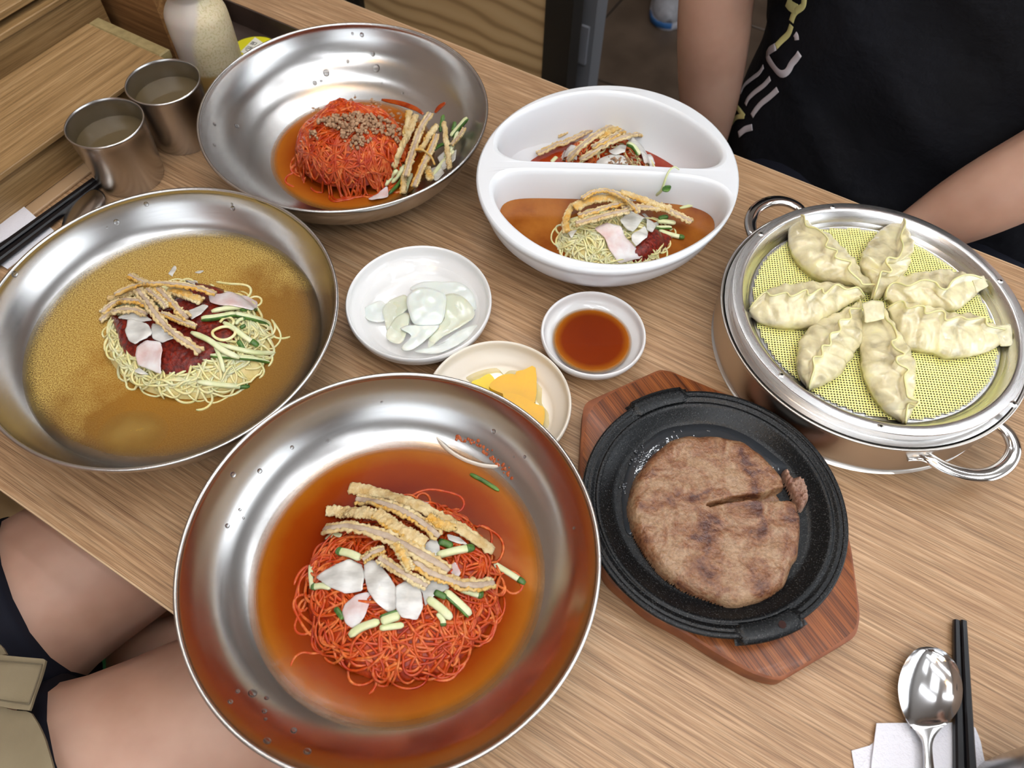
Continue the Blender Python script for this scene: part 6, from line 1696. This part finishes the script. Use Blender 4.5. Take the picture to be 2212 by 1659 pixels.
# ------------------------------------------------------------------ people
def skin_figure(nodes, edges, levels=2):
    me = bpy.data.meshes.new('tmp'); names = list(nodes)
    me.from_pydata([tuple(nodes[n_][0]) for n_ in names], [(names.index(a), names.index(b)) for a, b in edges], [])
    o = bpy.data.objects.new('tmp', me); COL.objects.link(o)
    o.modifiers.new('s', 'SKIN')
    if not me.skin_vertices: me.skin_vertices.new()
    sv = me.skin_vertices[0].data
    for i, n_ in enumerate(names):
        r = nodes[n_][1]; sv[i].radius = (r, r) if not isinstance(r, tuple) else r
        sv[i].use_root = (i == 0)
    sb = o.modifiers.new('u', 'SUBSURF'); sb.levels = levels; sb.render_levels = levels
    dg = bpy.context.evaluated_depsgraph_get(); dg.update()
    m2 = bpy.data.meshes.new_from_object(o.evaluated_get(dg))
    V = np.array([v.co[:] for v in m2.vertices]); F = [tuple(p.vertices) for p in m2.polygons]
    bpy.data.objects.remove(o); bpy.data.meshes.remove(m2)
    return V, F
def hand_nodes(nodes, edges, pre, wrist, palm_dir, side_dir, dn_dir, sc=1.0):
    w = np.array(wrist); pd = np.array(palm_dir) / np.linalg.norm(palm_dir); sd = np.array(side_dir) / np.linalg.norm(side_dir); dd = np.array(dn_dir) / np.linalg.norm(dn_dir)
    nodes[pre + 'palm'] = (w + pd * 0.045 * sc, (0.026 * sc, 0.015 * sc)); edges.append((pre + 'wrist', pre + 'palm'))
    nodes[pre + 'knk'] = (w + pd * 0.085 * sc, (0.030 * sc, 0.012 * sc)); edges.append((pre + 'palm', pre + 'knk'))
    for i, (off, ln) in enumerate([(-0.030, 0.072), (-0.010, 0.080), (0.010, 0.075), (0.029, 0.060)]):
        b0 = w + pd * 0.092 * sc + sd * off * sc
        a = b0 + pd * ln * 0.45 * sc + dd * 0.004; c = a + (pd * 0.6 + dd * 0.8) * ln * 0.30 * sc; d = c + (pd * 0.2 + dd) * ln * 0.24 * sc
        for q, (p_, r) in enumerate([(b0, .0095), (a, .0088), (c, .0082), (d, .0070)]): nodes['%sf%d%d' % (pre, i, q)] = (p_, r * sc)
        edges += [(pre + 'knk', '%sf%d0' % (pre, i))] + [('%sf%d%d' % (pre, i, q), '%sf%d%d' % (pre, i, q + 1)) for q in range(3)]
    t0 = w + pd * 0.03 * sc - sd * 0.035 * sc; t1 = t0 + (pd * 0.7 - sd * 0.5) * 0.032 * sc; t2 = t1 + pd * 0.026 * sc + dd * 0.008
    for q, (p_, r) in enumerate([(t0, .012), (t1, .0105), (t2, .0085)]): nodes['%st%d' % (pre, q)] = (p_, r * sc)
    edges += [(pre + 'palm', pre + 't0'), (pre + 't0', pre + 't1'), (pre + 't1', pre + 't2')]
def person(pre, c, face, hips, knees, ankles, shoulders, elbows, wrists, label, legr=(.085, .06, .045, .035), armr=(.05, .046, .036, .026), headc=None, torso=(.13, .12, .12), with_head=True):
    """c: dict of axis points"""
    nd = {}; ed = []
    nd['pelvis'] = (c['pelvis'], (torso[0] * 1.15, torso[0] * 0.85)); nd['belly'] = (c['belly'], (torso[1] * 1.15, torso[1] * 0.85)); nd['chest'] = (c['chest'], (torso[2] * 1.2, torso[2] * 0.85))
    nd['neck0'] = (c['neck'], .055); nd['neck'] = (c['neck'] + np.array([0, 0, .05]) + face * 0.01, .05)
    ed += [('pelvis', 'belly'), ('belly', 'chest'), ('chest', 'neck0'), ('neck0', 'neck')]
    hd = c['neck'] + np.array([0, 0, .05])
    nd['jaw'] = (hd + np.array([0, 0, .05]) + face * .035, .058); nd['face'] = (hd + np.array([0, 0, .11]) + face * .022, .078); nd['crown'] = (hd + np.array([0, 0, .165]) + face * .005, .070)
    ed += [('neck', 'jaw'), ('jaw', 'face'), ('face', 'crown')]
    nd['nose'] = (hd + np.array([0, 0, .095]) + face * .112, .010); ed.append(('face', 'nose'))
    side = np.cross(face, [0, 0, 1.0])
    for k, sg in (('r', -1), ('l', 1)):
        nd[k + 'ear'] = (hd + np.array([0, 0, .10]) + side * sg * .086, .010); ed.append(('face', k + 'ear'))
        sh_, el, wr, hp, kn, an = (shoulders[k], elbows[k], wrists[k], hips[k], knees[k], ankles[k])
        nd[k + 'sh'] = (sh_, armr[0] * 1.1); nd[k + 'ua'] = ((sh_ + el) / 2, armr[0]); nd[k + 'el'] = (el, armr[1]); nd[k + 'fa'] = (el * 0.6 + wr * 0.4, armr[1] * 0.98); nd[k + 'fb'] = (el * 0.25 + wr * 0.75, armr[2]); nd[k + 'wrist'] = (wr, (armr[3], armr[3] * 0.85))
        ed += [('chest', k + 'sh'), (k + 'sh', k + 'ua'), (k + 'ua', k + 'el'), (k + 'el', k + 'fa'), (k + 'fa', k + 'fb'), (k + 'fb', k + 'wrist')]
        pd = wr - el; pd = pd / np.linalg.norm(pd)
        hand_nodes(nd, ed, k, wr, pd, np.cross(pd, [0, 0, 1.0]), np.array([0, 0, -1.0]))
        nd[k + 'hip'] = (hp, legr[0]); nd[k + 'th'] = ((hp + kn) / 2, legr[0] * 0.94); nd[k + 'kn'] = (kn, legr[1]); nd[k + 'cf'] = (kn * 0.68 + an * 0.32 , legr[2] * 1.15); nd[k + 'sn'] = (kn * 0.3 + an * 0.7, legr[2] * 0.85); nd[k + 'an'] = (an, legr[3])
        ft = an + face * 0.13 + np.array([0, 0, -0.035])
        nd[k + 'ball'] = (ft, (.036, .020)); nd[k + 'toe'] = (ft + face * 0.06, (.030, .014))
        ed += [('pelvis', k + 'hip'), (k + 'hip', k + 'th'), (k + 'th', k + 'kn'), (k + 'kn', k + 'cf'), (k + 'cf', k + 'sn'), (k + 'sn', k + 'an'), (k + 'an', k + 'ball'), (k + 'ball', k + 'toe')]
    V, F = skin_figure(nd, ed, 2)
    o = mk('person', V, F, SKIN, label=label, cat='person')
    # face and hair
    for k, sg in (('r', -1), ('l', 1)):
        e0 = hd + np.array([0, 0, .118]) + face * .090 + side * sg * .031
        V, F = lathe([(0.010 * math.cos(t), 0.010 * math.sin(t)) for t in np.linspace(-1.5, 1.5, 7)], e0[:2], 12, False); V = V + np.array([0, 0, e0[2]]); mk('eye', V, F, BLACK, parent=o)
    m0 = hd + np.array([0, 0, .062]) + face * .094
    V, F = sweep(np.array([m0 + side * q + face * (-abs(q) * 0.35) for q in (-.024, -.012, 0, .012, .024)]), circ(0.0055, 8), scale=[.4, 1, 1.1, 1, .4]); mk('mouth', V, F, plain('lips', S(176, 104, 96), 0.4), parent=o)
    rings = []
    for t in np.linspace(0.02, 1.0, 10):
        a = np.linspace(0, 2 * PI, 28, endpoint=False); rr = 0.101 * math.sin(t * PI * 0.60) ** 0.8; z = hd[2] + 0.118 + 0.118 * math.cos(t * PI * 0.60)
        cx = hd[:2] - face[:2] * 0.022 * (0.3 + t); rings.append(np.c_[cx[0] + rr * np.cos(a), cx[1] + rr * np.sin(a), np.full(28, z) + 0.045 * t * np.clip(np.cos(a) * face[0] + np.sin(a) * face[1], 0, 1)])
    loft(rings[::-1], HAIR, 'hair', parent=o)
    return o
F1 = np.array([-N[0], -N[1], 0.0])
s0 = 0.05
def P3(s, t, z): return ST(s, t, z)
p1 = person('a', dict(pelvis=P3(s0, 0.95, -0.17), belly=P3(s0, 0.96, -0.02), chest=P3(s0, 0.96, 0.20), neck=P3(s0, 0.95, 0.35)), F1,
    dict(r=P3(s0 - .10, 0.90, -.185), l=P3(s0 + .10, 0.90, -.185)), dict(r=P3(s0 - .13, 0.50, -.17), l=P3(s0 + .13, 0.50, -.17)), dict(r=P3(s0 - .12, 0.50, -.64), l=P3(s0 + .12, 0.50, -.64)),
    dict(r=P3(s0 - .20, 0.96, 0.29), l=P3(s0 + .20, 0.96, 0.29)), dict(r=at(1550, -55, 0.11), l=at(2345, 318, 0.09)), dict(r=at(1524, 318, -0.13), l=at(1985, 500, -0.035)),
    'person in a black printed T-shirt seated across the table, forearms lowered', armr=(.050, .0465, .040, .030), torso=(.115, .095, .10))
# T-shirt
def tshirt_ring(z, a, b, tc, sc_=s0, n=160, fold=0.006):
    an = np.linspace(0, 2 * PI, n, endpoint=False); R = []
    for t in an:
        cx, sy = math.cos(t), math.sin(t)
        x = a * np.sign(cx) * abs(cx) ** 0.8; y = b * np.sign(sy) * abs(sy) ** 0.8
        f = fold * (1.5 * noise.noise(Vector((x * 6 + z * 7, y * 5, z * 5 + 3))) + 0.8 * noise.noise(Vector((x * 16 - z * 9, y * 12, z * 10))) + 0.9 * max(0, math.sin((x * 1.0 + z * 1.5) * 34)) ** 4 * (0.5 + noise.noise(Vector((x * 8, z * 8, 1)))))
        q = ST(sc_ + x + f * cx, tc + y + f * sy * 1.3, z); R.append(q)
    return np.array(R)
zs = np.linspace(-0.27, 0.31, 50)
rings = []
for z in zs:
    a = np.interp(z, [-.27, -.12, 0.0, 0.1, .22, .28, .31], [.245, .240, .232, .235, .235, .19, .10])
    b = np.interp(z, [-.27, -.12, 0.0, 0.1, .22, .28, .31], [.17, .165, .155, .150, .14, .11, .08])
    rings.append(tshirt_ring(z, a, b, 0.955))
tee = loft(rings, SHIRT, 'tshirt', parent=p1, label='loose black T-shirt with wavy silver and yellow print')
Vt = np.vstack(rings); nT = len(rings[0]); Ft = [(i * nT + j, i * nT + (j + 1) % nT, (i + 1) * nT + (j + 1) % nT, (i + 1) * nT + j) for i in range(len(rings) - 1) for j in range(nT)]
bvT = BVHTree.FromPolygons([tuple(v) for v in Vt], Ft)
for k, shp, elp in (('r', P3(s0 - .19, 0.95, 0.28), at(1550, -80, 0.15)), ('l', P3(s0 + .19, 0.95, 0.28), at(2340, 300, 0.04))):
    P = np.array([shp, shp * 0.6 + elp * 0.4, shp * 0.3 + elp * 0.7, shp * 0.12 + elp * 0.88]); V, F = sweep(resample(P, 10), circ(0.075, 24)); mk('sleeve', V, F, SHIRT, parent=p1)
# trousers on the lap
for sg in (-1, 1):
    P = np.array([P3(s0 + sg * .09, 0.98, -.17), P3(s0 + sg * .11, 0.80, -.175), P3(s0 + sg * .13, 0.50, -.17), P3(s0 + sg * .13, 0.465, -.22), P3(s0 + sg * .125, 0.48, -.60)])
    V, F = sweep(resample(P, 20), circ(0.098, 24), up=(1, 0.3, 0.2), scale=np.interp(np.linspace(0, 1, 20), [0, .4, .6, 1], [1.15, 1.0, .85, .66])); mk('trouser_leg', V, F, NAVY, parent=p1)
# print on the shirt
def pstroke(pts, w, mat, name='print_line'):
    h0 = [hit(a, b, bvT) for a, b in K(1380, 0, 5.53, resample(cr(np.array(pts, float), 5), 30).tolist())]
    h0 = [(np.array(h), np.array(n_)) for h, n_ in h0 if h is not None]
    if len(h0) < 4: return
    P = []; up = []
    for h, n_ in h0:
        if n_ @ h > 0 and n_ @ (h - np.array([0, 0, CAMH])) > 0: n_ = -n_
        P.append(h + n_ * 0.0016); up.append(n_)
    P = np.array(P); P[1:-1] = (P[:-2] + P[1:-1] * 2 + P[2:]) / 4
    V, F = sweep(P, rrect(w, 0.0006, 0.0002), np.array(up)); mk(name, V, F, mat, parent=tee)
pstroke([(1838, 298), (1800, 400), (1720, 480), (1650, 555)], .0075, PRINT_Y)
pstroke([(1650, 555), (1575, 600), (1545, 660), (1590, 745), (1680, 860), (1735, 882), (1790, 850), (1840, 755), (1890, 700), (1935, 635)], .0085, PRINT)
pstroke([(1785, 15), (1830, 70), (1905, 112)], .011, PRINT_Y)
pstroke([(1990, -20), (1975, 70), (1905, 120), (1860, 180), (1835, 255)], .0080, PRINT_Y)
pstroke([(1878, 400), (1895, 430), (1900, 475)], .007, PRINT)
pstroke([(1502, 795), (1450, 875), (1360, 945), (1275, 1020), (1228, 1115)], .0062, PRINT)
pstroke([(1582, 935), (1500, 1025), (1400, 1100), (1320, 1180), (1288, 1250)], .0066, PRINT)
pstroke([(1670, 1065), (1580, 1150), (1480, 1230), (1410, 1310), (1362, 1385)], .0070, PRINT)
pstroke([(1165, 1250), (1215, 1320), (1272, 1392)], .0062, PRINT_Y)
pstroke([(1272, 1388), (1180, 1402), (1125, 1475)], .0062, PRINT_Y)
pstroke([(1205, 1605), (1280, 1545), (1365, 1518)], .0080, PRINT)
# a seat for them
st_ = empty('stool', ST(s0, 1.02, FLZ), 'dark seat under the person in the black T-shirt', 'stool')
sbox('seat', (s0 - .2, s0 + .2, 0.80, 1.16, -.315, -.272), BLACK_METAL, parent=st_, bev=0.004)
for a in (s0 - .17, s0 + .17):
    for b_ in (0.84, 1.12): sbox('leg', (a - .012, a + .012, b_ - .012, b_ + .012, FLZ, -.3155), BLACK_METAL, parent=st_)

# second person, at the near left: only the lap shows
F2 = at(450, 1500, -.19) - at(0, 1780, -.19); F2[2] = 0; F2 /= np.linalg.norm(F2)
hipc = (at(-150, 1450, -.19) + at(0, 1780, -.19)) / 2 - F2 * 0.16
sd2 = np.cross(F2, [0, 0, 1.0])
kn_l, kn_r = at(560, 985, -.185), at(810, 1385, -.20)
pc = hipc + np.array([0, 0, .01])
p2 = person('b', dict(pelvis=pc, belly=pc + np.array([0, 0, .14]) - F2 * .03, chest=pc + np.array([0, 0, .36]) - F2 * .05, neck=pc + np.array([0, 0, .50]) - F2 * .04), F2,
    dict(r=at(-110, 1430, -.185), l=at(30, 1760, -.185)), dict(r=kn_l, l=kn_r), dict(r=kn_l + np.array([0.0, 0.0, -.48]), l=at(240, 1422, -.31)),
    dict(r=pc + np.array([0, 0, .44]) - sd2 * .19, l=pc + np.array([0, 0, .44]) + sd2 * .19), dict(r=pc + np.array([0, 0, .18]) - sd2 * .25 - F2 * .05, l=pc + np.array([0, 0, .18]) + sd2 * .25 - F2 * .05),
    dict(r=pc + np.array([0, 0, .06]) - sd2 * .26 - F2 * .22, l=pc + np.array([0, 0, .06]) + sd2 * .26 - F2 * .22),
    'person in dark and khaki shorts at the near left, bare thighs under the table', legr=(.096, .068, .055, .036), torso=(.12, .11, .11))
def leg_sleeve(a_px, z, rads, mat, name, hem_r):
    P = np.array([at(x, y, zz) for x, y, zz in a_px]); P = resample(P, 26)
    sc = np.interp(np.linspace(0, 1, 26), np.linspace(0, 1, len(rads)), rads)
    V, F = sweep(P, circ(1.0, 40), up=(0, 0, 1), scale=sc)
    V = V + np.array([[0, 0, 0.003 * noise.noise(Vector((v[0] * 20, v[1] * 20, v[2] * 20)))] for v in V])
    return mk(name, V, F, mat, parent=p2, label=None)
leg_sleeve([(-330, 1560, -.185), (-110, 1430, -.185), (0, 1362, -.185), (112, 1306, -.185)], 0, [.112, .108, .101, .097], NAVY, 'shorts_leg', 1)
leg_sleeve([(-250, 1930, -.185), (30, 1760, -.185), (90, 1728, -.185), (216, 1657, -.185)], 0, [.112, .106, .096, .0905], NAVY, 'shorts_leg', 1)
V, F = lathe([(0.001, -.10), (.10, -.10), (.135, -.03), (.135, .12), (.125, .16), (.001, .16)], pc[:2], 32, False)
V = V + np.array([0, 0, pc[2] + 0.0]); mk('shirt_body', V, F, KHAKI, parent=p2)
def lap_cloth(pts, z, mat, name, th=.003, slope=0.25):
    P = np.array([at(a, b, z) for a, b in pts]); Q = resample(np.vstack([P, P[:1]]), 61)[:60]
    V, F = pad(Q, lambda x, y: z + 0.004 * noise.noise(Vector((x * 30, y * 30, z * 9))), th, 9)
    return mk(name, V, F, mat, parent=p2, sharp=50)
kp = lambda pts: K(0, 1020, 2.596, pts)
lap_cloth(kp([(-260, 1180), (0, 1300), (60, 1335), (180, 1345), (230, 1420), (270, 1500), (300, 1600), (330, 1720), (300, 1900), (-260, 1900)]), -.078, KHAKI, 'khaki_panel')
fp = lap_cloth(kp([(-160, 1010), (0, 1026), (130, 1040), (262, 1050), (235, 1150), (180, 1340), (60, 1325), (-160, 1280)]), -.070, KHAKI, 'pocket_flap')
fp['label'] = 'khaki pocket flap with stitched edge'
for pts in ([(-160, 1040), (0, 1058), (120, 1068), (236, 1078)], [(236, 1078), (205, 1180), (162, 1300)], [(162, 1300), (60, 1288), (-160, 1250)]):
    P = cr(np.array([at(a, b, -.0655) for a, b in kp(pts)]), 6)
    V, F = sweep(P, circ(0.0006, 5)); mk('stitching', V, F, plain('khaki_thread', S(100, 90, 70), 0.8), parent=p2 if False else fp)
lap_cloth(kp([(-160, 930), (0, 965), (20, 985), (42, 1022), (0, 1030), (-160, 1015)]), -.082, KHAKI, 'khaki_corner')
# green sock band
an_ = at(240, 1422, -.31); kn_ = kn_r
dd = (kn_ - an_) / np.linalg.norm(kn_ - an_)
V, F = sweep(np.array([an_ + dd * t for t in (-0.02, -0.015, 0.0, 0.018, 0.022)]), circ(0.045, 24), up=(0.3, 0.1, 1), scale=[.9, 1, 1, 1.02, .96])
mk('sock_band', V, F, GREEN, parent=p2, label='mint green sock band')
# bench and stool on the near side
bn = empty('wooden_bench', ST(-0.95, -0.2, FLZ), 'wooden slatted bench at the near left end of the table', 'bench')
for i in range(5):
    sbox('plank', (-1.27 + i * .122, -1.27 + i * .122 + .118, -.62, .06, -.315, -.290), ASH, parent=bn, bev=0.002)
for a in (-1.22, -.72):
    for b_ in (-.58, .02): sbox('leg', (a - .02, a + .02, b_ - .02, b_ + .02, FLZ, -.3155), BLACK_METAL, parent=bn)
ps, pt2 = pc[:2] @ U, pc[:2] @ N
st2 = empty('stool', ST(ps, pt2, FLZ), 'dark seat under the person in khaki shorts', 'stool')
sbox('seat', (-.645, ps + .20, pt2 - .22, pt2 + .12, -.335, -.300), BLACK_METAL, parent=st2, bev=0.004)
for a in (-.62, ps + .17):
    for b_ in (pt2 - .19, pt2 + .09): sbox('leg', (a - .012, a + .012, b_ - .012, b_ + .012, FLZ, -.3355), BLACK_METAL, parent=st2)
